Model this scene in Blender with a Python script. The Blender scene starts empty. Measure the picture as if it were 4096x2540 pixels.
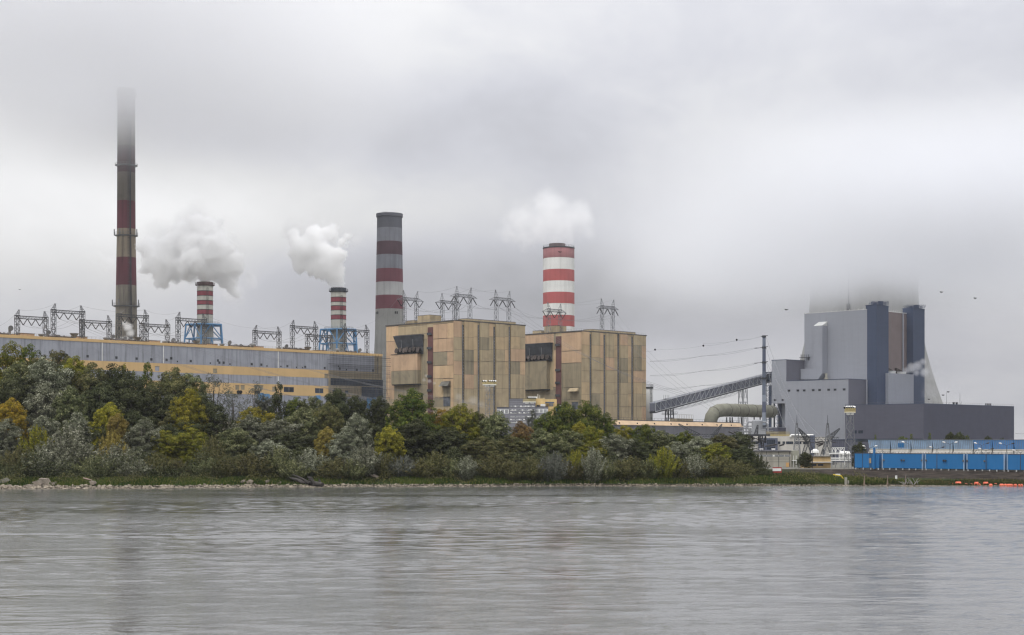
import bpy, math, random
import numpy as np
from mathutils import Vector

sc = bpy.context.scene
COL = sc.collection
# ------------------------------------------------------------------ camera
F = 6216.0      # focal length measured in photograph pixels (4096 wide)
CX, HY = 2048.0, 1764.0   # principal column and horizon row
H = 10.0        # eye height above the river
cam_d = bpy.data.cameras.new("camera")
cam_d.sensor_width = 36.0
cam_d.lens = 36.0 * F / 4096.0
cam_d.shift_y = (HY - 1270.0) / 4096.0
cam_d.clip_start = 1.0
cam_d.clip_end = 20000.0
cam = bpy.data.objects.new("camera", cam_d)
COL.objects.link(cam)
cam.location = (0, 0, H)
cam.rotation_euler = (math.radians(90), 0, 0)
sc.camera = cam

# ------------------------------------------------------------------ world
SUN_EL, SUN_AZ = math.radians(58), math.radians(-150)   # azimuth from +Y towards +X
world = bpy.data.worlds.new("World")
sc.world = world
world.use_nodes = True
NT = world.node_tree
NT.nodes.clear()


class G:
    """small helper for writing node graphs"""
    def __init__(s, tree):
        s.t = tree

    def n(s, kind, **kw):
        nd = s.t.nodes.new(kind)
        for k, v in kw.items():
            setattr(nd, k, v)
        return nd

    def put(s, sock, v):
        if v is None:
            return
        if isinstance(v, bpy.types.NodeSocket):
            s.t.links.new(v, sock)
        else:
            if sock.type == 'RGBA' and hasattr(v, '__len__') and len(v) == 3:
                v = (*v, 1.0)
            if sock.type == 'VECTOR' and not hasattr(v, '__len__'):
                v = (v, v, v)
            sock.default_value = v

    def m(s, op, a, b=None, c=None, clamp=False):
        nd = s.n('ShaderNodeMath', operation=op)
        nd.use_clamp = clamp
        s.put(nd.inputs[0], a); s.put(nd.inputs[1], b); s.put(nd.inputs[2], c)
        return nd.outputs[0]

    def vm(s, op, a, b=None, scale=None):
        nd = s.n('ShaderNodeVectorMath', operation=op)
        s.put(nd.inputs[0], a); s.put(nd.inputs[1], b)
        if scale is not None:
            s.put(nd.inputs['Scale'], scale)
        return nd.outputs['Value'] if op in ('LENGTH', 'DISTANCE', 'DOT_PRODUCT') else nd.outputs[0]

    def xyz(s, v):
        nd = s.n('ShaderNodeSeparateXYZ'); s.put(nd.inputs[0], v); return nd.outputs

    def comb(s, x, y, z):
        nd = s.n('ShaderNodeCombineXYZ')
        s.put(nd.inputs[0], x); s.put(nd.inputs[1], y); s.put(nd.inputs[2], z)
        return nd.outputs[0]

    def noise(s, vec, scale, detail=3.0, rough=0.5, dist=0.0, color=False):
        nd = s.n('ShaderNodeTexNoise')
        s.put(nd.inputs['Vector'], vec); s.put(nd.inputs['Scale'], scale)
        s.put(nd.inputs['Detail'], detail); s.put(nd.inputs['Roughness'], rough)
        s.put(nd.inputs['Distortion'], dist)
        return nd.outputs['Color' if color else 'Fac']

    def mix(s, f, a, b, mode='MIX'):
        nd = s.n('ShaderNodeMix', data_type='RGBA', blend_type=mode)
        s.put(nd.inputs[0], f); s.put(nd.inputs[6], a); s.put(nd.inputs[7], b)
        return nd.outputs[2]

    def ramp(s, v, a, b, lo=0.0, hi=1.0, smooth=True):
        nd = s.n('ShaderNodeMapRange')
        nd.interpolation_type = 'SMOOTHSTEP' if smooth else 'LINEAR'
        s.put(nd.inputs[0], v); s.put(nd.inputs[1], a); s.put(nd.inputs[2], b)
        s.put(nd.inputs[3], lo); s.put(nd.inputs[4], hi)
        return nd.outputs[0]


g = G(NT)
tc = g.n('ShaderNodeTexCoord')
dirv = tc.outputs['Generated']
dx, dy, dz = g.xyz(dirv)[0:3]
hor = g.m('SQRT', g.m('ADD', g.m('MULTIPLY', dx, dx), g.m('MULTIPLY', dy, dy)))
el = g.m('ARCTANGENT', g.m('DIVIDE', dz, g.m('MAXIMUM', hor, 0.001)))      # elevation
az = g.m('ARCTAN2', dx, dy)                                                  # azimuth
# layered stratus: coordinates stretched along the horizon
cv = g.comb(g.m('MULTIPLY', az, 1.0), g.m('MULTIPLY', el, 1.7), 0.37)
warp = g.noise(cv, 3.2, 3.0, 0.5, color=True)
cv2 = g.vm('ADD', cv, g.vm('SCALE', g.vm('SUBTRACT', warp, (.5, .5, .5)), scale=0.16))
n1 = g.noise(cv2, 3.6, 5.0, 0.48)
n2 = g.noise(cv2, 8.0, 8.0, 0.62)
tone = g.m('ADD', g.ramp(n1, 0.30, 0.70, -0.10, 0.10, False), g.ramp(n2, 0.3, 0.7, -0.085, 0.085, False))


def lobe(a0, e0, ra, re, amp):
    """a broad bank of brighter or darker cloud in the direction (a0, e0)"""
    u = g.m('DIVIDE', g.m('SUBTRACT', az, a0), ra)
    v = g.m('DIVIDE', g.m('SUBTRACT', el, e0), re)
    w = g.m('ADD', g.m('MULTIPLY', u, u), g.m('MULTIPLY', v, v))
    w = g.m('ADD', w, g.m('MULTIPLY', g.m('SUBTRACT', n1, 0.5), 1.8))
    return g.m('MULTIPLY', g.m('POWER', 2.718, g.m('MULTIPLY', g.m('MAXIMUM', w, 0.0), -1.0)), amp)


def pd(px, py):     # photograph pixel (2438 wide) -> sky direction, used only to list where each bank lies
    u = (px * 1.68 - CX) / F
    return math.atan(u), math.atan((HY - py * 1.68) / F / math.sqrt(1 + u * u))


banks = [((40, 380), .085, .07, .16), ((250, 60), .22, .04, -.06), ((620, 230), .13, .045, -.13),
         ((960, 340), .15, .05, -.10), ((1500, 400), .10, .03, -.05), ((700, 480), .22, .030, .13), ((450, 530), .10, .040, .20),
         ((1250, 510), .16, .028, .06), ((760, 660), .22, .035, -.07), ((1150, 700), .14, .035, -.16),
         ((1750, 640), .14, .05, -.11), ((2200, 380), .16, .07, -.05), ((1600, 560), .18, .05, -.05), ((2000, 180), .12, .05, -.05), ((2400, 640), .07, .05, -.05),
         ((2350, 900), .09, .04, .0), ((1750, 900), .10, .04, .0), ((200, 800), .10, .03, .02),
         ((1500, 60), .25, .05, .0)]
for (p, ra, re, amp) in banks:
    if amp:
        a0, e0 = pd(*p)
        tone = g.m('ADD', tone, lobe(a0, e0, ra, re, amp))
# brightness: overcast sky three times brighter overhead than at the horizon
sz = g.m('MAXIMUM', dz, 0.0)
base = g.m('MULTIPLY', g.m('ADD', 1.0, g.m('MULTIPLY', g.m('POWER', sz, 1.35), SKY_ZEN := 3.15)), 5.80)
lum = g.m('MULTIPLY', base, g.m('ADD', 1.0, tone))
cool = g.mix(g.ramp(tone, -0.16, 0.14), (0.955, 0.965, 1.05), (1.0, 1.0, 1.015))
cool = g.mix(g.ramp(dz, .25, .8), cool, (1.0, 1.0, 1.0))
cloud = g.vm('SCALE', cool, scale=lum)
sky = g.n('ShaderNodeTexSky', sky_type='NISHITA')
sky.sun_disc = False
sky.sun_elevation = SUN_EL
sky.sun_rotation = SUN_AZ
sky.air_density = 2.0
sky.dust_density = 4.0
colr = g.mix(0.94, sky.outputs[0], cloud)
below = g.m('GREATER_THAN', dz, -0.01)
colr = g.mix(below, (2.6, 2.6, 2.6), colr)
bg = g.n('ShaderNodeBackground')
g.put(bg.inputs[0], colr)
bg.inputs[1].default_value = 0.10
wo = g.n('ShaderNodeOutputWorld')
NT.links.new(bg.outputs[0], wo.inputs[0])

# ------------------------------------------------------------------ sun behind the overcast
sd = bpy.data.lights.new("sun", 'SUN')
sd.energy = 1.5
sd.angle = math.radians(12)
sd.color = (1.0, 0.985, 0.965)
sun = bpy.data.objects.new("sun", sd)
COL.objects.link(sun)
sv = Vector((math.sin(SUN_AZ) * math.cos(SUN_EL), math.cos(SUN_AZ) * math.cos(SUN_EL), math.sin(SUN_EL)))
sun.rotation_euler = sv.to_track_quat('Z', 'Y').to_euler()
sun.location = (-200, -200, 400)

vs = sc.view_settings
vs.view_transform = 'Standard'
vs.look = 'None'
vs.gamma = 1.0
vs.use_curve_mapping = False
vs.exposure = 0.0
sc.render.engine = 'CYCLES'
cy = sc.cycles
cy.use_denoising = True
cy.denoising_prefilter = 'ACCURATE'
cy.max_bounces = 26
cy.diffuse_bounces = 3
cy.glossy_bounces = 3
cy.transmission_bounces = 2
cy.volume_bounces = 24
cy.transparent_max_bounces = 12
cy.volume_max_steps = 256
cy.volume_step_rate = 1.0
cy.caustics_reflective = False
cy.caustics_refractive = False
cy.filter_width = 1.3


# ------------------------------------------------------------------ measuring helpers
def W(x, y, Y):
    """real-world point standing at distance Y that the photograph shows at pixel x, y"""
    return Vector(((x - CX) / F * Y, Y, H + (HY - y) / F * Y))


def zz(fac, ox, oy):
    """converter from an enlarged crop's pixels to photograph pixels"""
    return lambda x, y: (ox + x / fac, oy + y / fac)


S2 = math.sqrt(.5)
U = Vector((S2, S2, 0))      # the two directions of the plant's building grid
V = Vector((-S2, S2, 0))
GZ = 2.3                     # level of the plant's yard


class Face:
    """vertical plane through corner (x, y) running along d; n points outwards, to the river"""
    def __init__(s, o, d, n):
        s.o, s.d, s.n = Vector((o[0], o[1], 0)), d, n

    def t(s, xs):
        k = (xs - CX) / F
        return (k * s.o.y - s.o.x) / (s.d.x - k * s.d.y)

    def z(s, xs, ys):
        Y = s.o.y + s.t(xs) * s.d.y
        return H + (HY - ys) / F * Y

    def p(s, t, z, off=0.0):
        q = s.o + s.d * t + s.n * off
        return Vector((q.x, q.y, z))


# ------------------------------------------------------------------ mesh builder
class MB:
    def __init__(s):
        s.v, s.f, s.m = [], [], []

    def add(s, vs_, fs, mi=0):
        b = len(s.v)
        s.v += [tuple(q) for q in vs_]
        for q in fs:
            s.f.append(tuple(b + i for i in q)); s.m.append(mi)

    def hexa(s, a, b, mi=0):
        """a: four points of the bottom ring, b: four of the top"""
        s.add(list(a) + list(b), [(3, 2, 1, 0), (4, 5, 6, 7), (0, 1, 5, 4), (1, 2, 6, 5), (2, 3, 7, 6), (3, 0, 4, 7)], mi)

    def box(s, c, sx, sy, sz_, ang=0.0, mi=0):
        c = Vector(c)
        ux = Vector((math.cos(ang), math.sin(ang), 0)) * sx / 2
        uy = Vector((-math.sin(ang), math.cos(ang), 0)) * sy / 2
        a = [c - ux - uy, c + ux - uy, c + ux + uy, c - ux + uy]
        s.hexa(a, [q + Vector((0, 0, sz_)) for q in a], mi)

    def slab(s, fc, t0, t1, z0, z1, o0, o1, mi=0):
        a = [fc.p(t0, z0, o1), fc.p(t1, z0, o1), fc.p(t1, z0, o0), fc.p(t0, z0, o0)]
        b = [fc.p(t0, z1, o1), fc.p(t1, z1, o1), fc.p(t1, z1, o0), fc.p(t0, z1, o0)]
        s.hexa(a, b, mi)

    def prism(s, pts, z0, z1, mi=0):
        n = len(pts)
        vs_ = [(p[0], p[1], z0) for p in pts] + [(p[0], p[1], z1) for p in pts]
        s.add(vs_, [tuple(range(n - 1, -1, -1)), tuple(range(n, 2 * n))] + [(i, (i + 1) % n, n + (i + 1) % n, n + i) for i in range(n)], mi)

    def extr(s, pts, vec, mi=0):
        n = len(pts)
        vec = Vector(vec)
        vs_ = [Vector(p) for p in pts] + [Vector(p) + vec for p in pts]
        s.add(vs_, [tuple(range(n - 1, -1, -1)), tuple(range(n, 2 * n))] + [(i, (i + 1) % n, n + (i + 1) % n, n + i) for i in range(n)], mi)

    def tube(s, p, q, r0, r1=None, n=4, mi=0, caps=True):
        r1 = r0 if r1 is None else r1
        p, q = Vector(p), Vector(q)
        d = (q - p)
        if d.length < 1e-6:
            return
        d.normalize()
        a = d.cross(Vector((0, 0, 1)))
        if a.length < 0.05:
            a = Vector((1, 0, 0))
        a.normalize()
        b = d.cross(a)
        vs_ = []
        for c, r in ((p, r0), (q, r1)):
            for i in range(n):
                t = 2 * math.pi * (i + .5) / n
                vs_.append(c + a * math.cos(t) * r + b * math.sin(t) * r)
        fs = [(i, (i + 1) % n, n + (i + 1) % n, n + i) for i in range(n)]
        if caps:
            fs += [tuple(range(n - 1, -1, -1)), tuple(range(n, 2 * n))]
        s.add(vs_, fs, mi)

    def path(s, pts, rad, n=8, mi=0):
        """one continuous tube through the points; rad is a number or a list"""
        pts = [Vector(p) for p in pts]
        if not hasattr(rad, '__len__'):
            rad = [rad] * len(pts)
        rings = []
        ref = None
        for i, p in enumerate(pts):
            d = (pts[min(i + 1, len(pts) - 1)] - pts[max(i - 1, 0)]).normalized()
            if ref is None:
                ref = d.cross(Vector((0.3, 0.2, 1)))
                if ref.length < .05:
                    ref = Vector((1, 0, 0))
            a = (ref - d * ref.dot(d)).normalized()
            ref = a
            b = d.cross(a)
            rings.append([p + a * math.cos(2 * math.pi * k / n) * rad[i] + b * math.sin(2 * math.pi * k / n) * rad[i] for k in range(n)])
        vs_ = [q for r in rings for q in r]
        fs = []
        for i in range(len(pts) - 1):
            for k in range(n):
                fs.append((i * n + k, i * n + (k + 1) % n, (i + 1) * n + (k + 1) % n, (i + 1) * n + k))
        fs += [tuple(range(n - 1, -1, -1)), tuple((len(pts) - 1) * n + k for k in range(n))]
        s.add(vs_, fs, mi)

    def lathe(s, cx, cy_, prof, n=40, mis=None, mi=0, caps=True):
        """prof: list of (radius, z); mis gives one material per ring"""
        b = len(s.v)
        for r, z in prof:
            for k in range(n):
                t = 2 * math.pi * k / n
                s.v.append((cx + r * math.cos(t), cy_ + r * math.sin(t), z))
        for i in range(len(prof) - 1):
            for k in range(n):
                s.f.append((b + i * n + k, b + i * n + (k + 1) % n, b + (i + 1) * n + (k + 1) % n, b + (i + 1) * n + k))
                s.m.append(mis[i] if mis else mi)
        if caps:
            s.f.append(tuple(b + k for k in range(n - 1, -1, -1))); s.m.append(mis[0] if mis else mi)
            s.f.append(tuple(b + (len(prof) - 1) * n + k for k in range(n))); s.m.append(mis[-1] if mis else mi)

    def lattice(s, p, q, w0, w1, seg, r, mi=0, rb=None, ux=None, uy=None):
        """square lattice mast or beam from p to q"""
        p, q = Vector(p), Vector(q)
        d = (q - p).normalized()
        ux = Vector(ux) if ux is not None else U
        uy = Vector(uy) if uy is not None else d.cross(ux).normalized()
        rb = rb or r * .65

        def cor(i):
            f = i / seg
            c = p.lerp(q, f)
            w = (w0 + (w1 - w0) * f) / 2
            return [c + ux * a * w + uy * b * w for a, b in ((-1, -1), (1, -1), (1, 1), (-1, 1))]
        c0, c1 = cor(0), cor(seg)
        for k in range(4):
            s.tube(c0[k], c1[k], r, None, 4, mi, False)
        for i in range(seg):
            a, b = cor(i), cor(i + 1)
            for k in range(4):
                k2 = (k + 1) % 4
                if (i + k) % 2:
                    s.tube(a[k], b[k2], rb, None, 3, mi, False)
                else:
                    s.tube(a[k2], b[k], rb, None, 3, mi, False)
                s.tube(b[k], b[k2], rb, None, 3, mi, False)

    def build(s, name, mats, root=None, parent=None, smooth=False, label=None):
        me = bpy.data.meshes.new(name)
        o = root.location if root is not None else Vector((0, 0, 0))
        vs_ = [(x - o.x, y - o.y, z - o.z) for x, y, z in s.v]
        me.from_pydata(vs_, [], s.f)
        if not hasattr(mats, '__len__'):
            mats = [mats]
        for mm in mats:
            me.materials.append(mm)
        if len(mats) > 1:
            me.polygons.foreach_set('material_index', s.m)
        if smooth:
            me.polygons.foreach_set('use_smooth', [len(f) < 5 for f in s.f])
        me.update()
        ob = bpy.data.objects.new(name, me)
        COL.objects.link(ob)
        if parent is not None or root is not None:
            ob.parent = parent if parent is not None else root
        if label:
            ob['label'] = label
        return ob


def thing(name, label, cat, loc, group=None):
    o = bpy.data.objects.new(name, None)
    COL.objects.link(o)
    o.location = Vector(loc)
    o.empty_display_size = 2
    o['label'] = label
    o['category'] = cat
    if group:
        o['group'] = group
    return o


def tag(o, label=None, cat=None, group=None, kind=None):
    for k, v in (('label', label), ('category', cat), ('group', group), ('kind', kind)):
        if v:
            o[k] = v
    return o


def recentre(o, loc):
    """put a one-mesh thing's origin at its base"""
    loc = Vector(loc)
    o.data.transform(__import__('mathutils').Matrix.Translation(-loc))
    o.location = loc
    return o


def dup(root, loc, label=None, group=None):
    r = root.copy()
    COL.objects.link(r)
    r.location = loc
    if label:
        r['label'] = label
    if group:
        r['group'] = group
    for ch in list(root.children):
        c = ch.copy()
        COL.objects.link(c)
        c.parent = r
        for gch in list(ch.children):
            d = gch.copy()
            COL.objects.link(d)
            d.parent = c
    return r


# ------------------------------------------------------------------ materials
MATS = {}


def mat(name, col, rough=0.7, var=0.10, vscale=0.15, streak=0.0, rib=None, metal=0.0, spec=0.3, grime=None, bump=0.0,
        streak_scale=0.6, grime_amt=0.5, sheets=None):
    """weathered surface: base colour, cloudy wear, vertical rain streaks, ribbed cladding"""
    if name in MATS:
        return MATS[name]
    m = bpy.data.materials.new(name)
    MATS[name] = m
    m.use_nodes = True
    t = m.node_tree
    b = t.nodes['Principled BSDF']
    q = G(t)
    pos = q.n('ShaderNodeNewGeometry').outputs['Position']
    x, y, z = q.xyz(pos)[0:3]
    c = q.mix(q.ramp(q.noise(pos, vscale, 5.0, .6), .32, .68), tuple(v * (1 - var) for v in col), tuple(min(1, v * (1 + var)) for v in col))
    if sheets:      # cladding sheets of slightly different batches
        hsum = q.m('ADD', x, y)
        cell = q.comb(q.m('FLOOR', q.m('DIVIDE', hsum, sheets[0])), q.m('FLOOR', q.m('DIVIDE', q.m('SUBTRACT', x, y), sheets[0])), q.m('FLOOR', q.m('DIVIDE', z, sheets[1])))
        wn = q.n('ShaderNodeTexWhiteNoise'); q.put(wn.inputs[0], cell)
        c = q.mix(q.m('MULTIPLY', wn.outputs[0], sheets[2]), c, tuple(v * .55 for v in col))
    if streak > 0:
        sv_ = q.comb(q.m('MULTIPLY', x, streak_scale), q.m('MULTIPLY', y, streak_scale), q.m('MULTIPLY', z, streak_scale * .05))
        sn = q.ramp(q.noise(sv_, 1.0, 5.0, .65), .45, .75)
        c = q.mix(q.m('MULTIPLY', sn, streak), c, tuple(v * .30 for v in (grime or col)))
    if grime:
        gn = q.ramp(q.noise(pos, vscale * .6, 6.0, .65, 1.0), .5, .72)
        c = q.mix(q.m('MULTIPLY', gn, grime_amt), c, grime)
    q.put(b.inputs['Base Color'], c)
    b.inputs['Roughness'].default_value = rough
    b.inputs['Metallic'].default_value = metal
    b.inputs['Specular IOR Level'].default_value = spec
    h = None
    if rib:
        # vertical ribs, spacing rib metres, across either horizontal direction
        w1_ = q.m('SINE', q.m('MULTIPLY', q.m('ADD', x, y), 6.283 / (rib * 1.414)))
        w2_ = q.m('SINE', q.m('MULTIPLY', q.m('SUBTRACT', x, y), 6.283 / (rib * 1.414)))
        h = q.m('ADD', w1_, w2_)
    if bump:
        h2 = q.m('MULTIPLY', q.noise(pos, 2.0, 4.0, .6), bump)
        h = q.m('ADD', h, h2) if h is not None else h2
    if h is not None:
        bn = q.n('ShaderNodeBump')
        bn.inputs['Strength'].default_value = 0.25 if rib else .5
        bn.inputs['Distance'].default_value = 0.08
        q.put(bn.inputs['Height'], h)
        q.put(b.inputs['Normal'], bn.outputs[0])
    return m


def leaf_mat(name, c1, c2, c3, tip=None):
    """leaves: per-leaf colour comes from a random value stored on every leaf clump"""
    m = bpy.data.materials.new(name)
    m.use_nodes = True
    t = m.node_tree
    b = t.nodes['Principled BSDF']
    q = G(t)
    at = q.n('ShaderNodeAttribute', attribute_name='tint')
    r, gg, bb = [o for o in q.n('ShaderNodeSeparateColor').outputs]
    sep = r.node
    q.put(sep.inputs[0], at.outputs['Color'])
    c = q.mix(q.ramp(r, 0.0, 1.0, 0, 1, False), c1, c2)
    c = q.mix(q.ramp(gg, .55, .95), c, c3)
    oi = q.n('ShaderNodeObjectInfo')
    hs = q.n('ShaderNodeHueSaturation')
    q.put(hs.inputs['Hue'], q.ramp(oi.outputs['Random'], 0, 1, .488, .508, False))
    q.put(hs.inputs['Value'], q.ramp(oi.outputs['Random'], 0, 1, 1.05, 1.40, False))
    q.put(hs.inputs['Color'], c)
    q.put(b.inputs['Base Color'], hs.outputs[0])
    b.inputs['Roughness'].default_value = .75
    b.inputs['Specular IOR Level'].default_value = .08
    tr = q.n('ShaderNodeBsdfTranslucent')
    q.put(tr.inputs[0], hs.outputs[0])
    ms = q.n('ShaderNodeMixShader')
    ms.inputs[0].default_value = .18
    t.links.new(b.outputs[0], ms.inputs[1])
    t.links.new(tr.outputs[0], ms.inputs[2])
    t.links.new(ms.outputs[0], t.nodes['Material Output'].inputs[0])
    return m


def steam_mat(name, dens, albedo, aniso=0.0, detail=None, grid=True):
    m = bpy.data.materials.new(name)
    m.use_nodes = True
    t = m.node_tree
    t.nodes.remove(t.nodes['Principled BSDF'])
    q = G(t)
    pv = q.n('ShaderNodeVolumePrincipled')
    pv.inputs['Color'].default_value = (*albedo, 1)
    pv.inputs['Anisotropy'].default_value = aniso
    if grid:
        pv.inputs['Density Attribute'].default_value = 'density'
    pv.inputs['Density'].default_value = dens
    t.links.new(pv.outputs[0], t.nodes['Material Output'].inputs['Volume'])
    return m
rnd = random.Random(7)


def shore(X):
    """distance of the far waterline at X"""
    xs = [-400, -106, -60, 0, 114, 160, 600]
    ys = [250, 322, 334, 343, 345, 342, 330]
    w = float(np.interp(X, xs, ys))
    return w + 1.3 * math.sin(X * .11) + .7 * math.sin(X * .37 + 1)


def ground_z(X, Y):
    d = Y - shore(X)
    # left of the power lines: stony foot, grassy bank, wooded slope; to the right: bare earth dyke
    right = min(1, max(0, (X - 70) / 25))
    wood = float(np.interp(d, [-40, -6, 0, 3, 9, 30, 60], [-3, -.6, .02, .55, 1.5, 2.2, GZ]))
    crest = min(421.0, 514.4 - X) if X > 70 else 421.0
    foot = crest - 26.0
    if Y < foot:
        dyke = float(np.interp(d, [-40, -6, 0, 2.5, max(12, foot - Y + d)], [-3, -.6, .02, .2, .62]))
    else:
        dyke = float(np.interp(Y, [foot, crest], [.62, GZ]))
    return wood * (1 - right) + dyke * right


# ------------------------------------------------------------------ terrain
def terrain():
    xs = np.concatenate([np.arange(-3000, -300, 150), np.arange(-300, 300, 2.0), np.arange(300, 3001, 150)])
    ys = np.concatenate([np.arange(200, 300, 10), np.arange(300, 430, 1.0), np.arange(430, 600, 20), np.arange(600, 6001, 300)])
    rr = np.random.RandomState(3)
    vs_, fs = [], []
    for j, Y in enumerate(ys):
        for i, X in enumerate(xs):
            d = Y - shore(X)
            z = ground_z(X, Y)
            if d > 1 and abs(X) < 300 and Y < 424:
                z += rr.uniform(-.06, .06) + .12 * math.sin(X * .5 + Y * .3) * (1 if d < 30 else .3)
            vs_.append((X, Y, z))
    nx = len(xs)
    for j in range(len(ys) - 1):
        for i in range(nx - 1):
            a = j * nx + i
            fs.append((a, a + 1, a + nx + 1, a + nx))
    me = bpy.data.meshes.new("ground")
    me.from_pydata(vs_, [], fs)
    o = bpy.data.objects.new("ground", me)
    COL.objects.link(o)
    o['kind'] = 'structure'
    m = bpy.data.materials.new("bank_soil")
    m.use_nodes = True
    q = G(m.node_tree)
    b = m.node_tree.nodes['Principled BSDF']
    pos = q.n('ShaderNodeNewGeometry').outputs['Position']
    x, y, z = q.xyz(pos)[0:3]
    nz = q.noise(pos, .35, 6, .65)
    soil = q.mix(q.ramp(nz, .35, .65), (.018, .014, .012), (.052, .042, .035))
    pale = q.ramp(q.noise(q.comb(q.m('MULTIPLY', x, .3), q.m('MULTIPLY', y, .12), 2.0), 1.0, 5, .7, 1.5), .58, .72)
    soil = q.mix(q.m('MULTIPLY', pale, .45), soil, (.15, .14, .125))
    grassc = q.mix(q.ramp(q.noise(pos, .8, 5, .6), .3, .7), (.010, .020, .006), (.030, .042, .010))
    gm = q.m('MULTIPLY', q.ramp(z, .25, .6), q.m('SUBTRACT', 1.0, q.ramp(z, .62, .80)))
    leftm = q.ramp(x, 60.0, 85.0, 1.0, 0.0)
    gm = q.m('MAXIMUM', gm, q.m('MULTIPLY', leftm, q.ramp(z, .4, .7)))
    c = q.mix(gm, soil, grassc)
    yard = q.ramp(q.m('ADD', y, q.m('MULTIPLY', q.m('MAXIMUM', q.m('SUBTRACT', x, 93.0), 0.0), 1.0)), 422.0, 428.0)
    c = q.mix(yard, c, q.mix(nz, (.11, .11, .10), (.20, .19, .17)))
    wet_line_shade = q.ramp(z, .0, .35, 1.0, 0.0)  # waterline colour: wet soil, with the bank's contact shade put into it
    c = q.mix(q.m('MULTIPLY', wet_line_shade, .8), c, (.07, .06, .045))
    q.put(b.inputs['Base Color'], c)
    b.inputs['Roughness'].default_value = .95
    b.inputs['Specular IOR Level'].default_value = .05
    bn = q.n('ShaderNodeBump'); bn.inputs['Distance'].default_value = .4
    q.put(bn.inputs['Height'], q.noise(pos, 1.2, 6, .7)); q.put(b.inputs['Normal'], bn.outputs[0])
    me.materials.append(m)


terrain()


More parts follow.
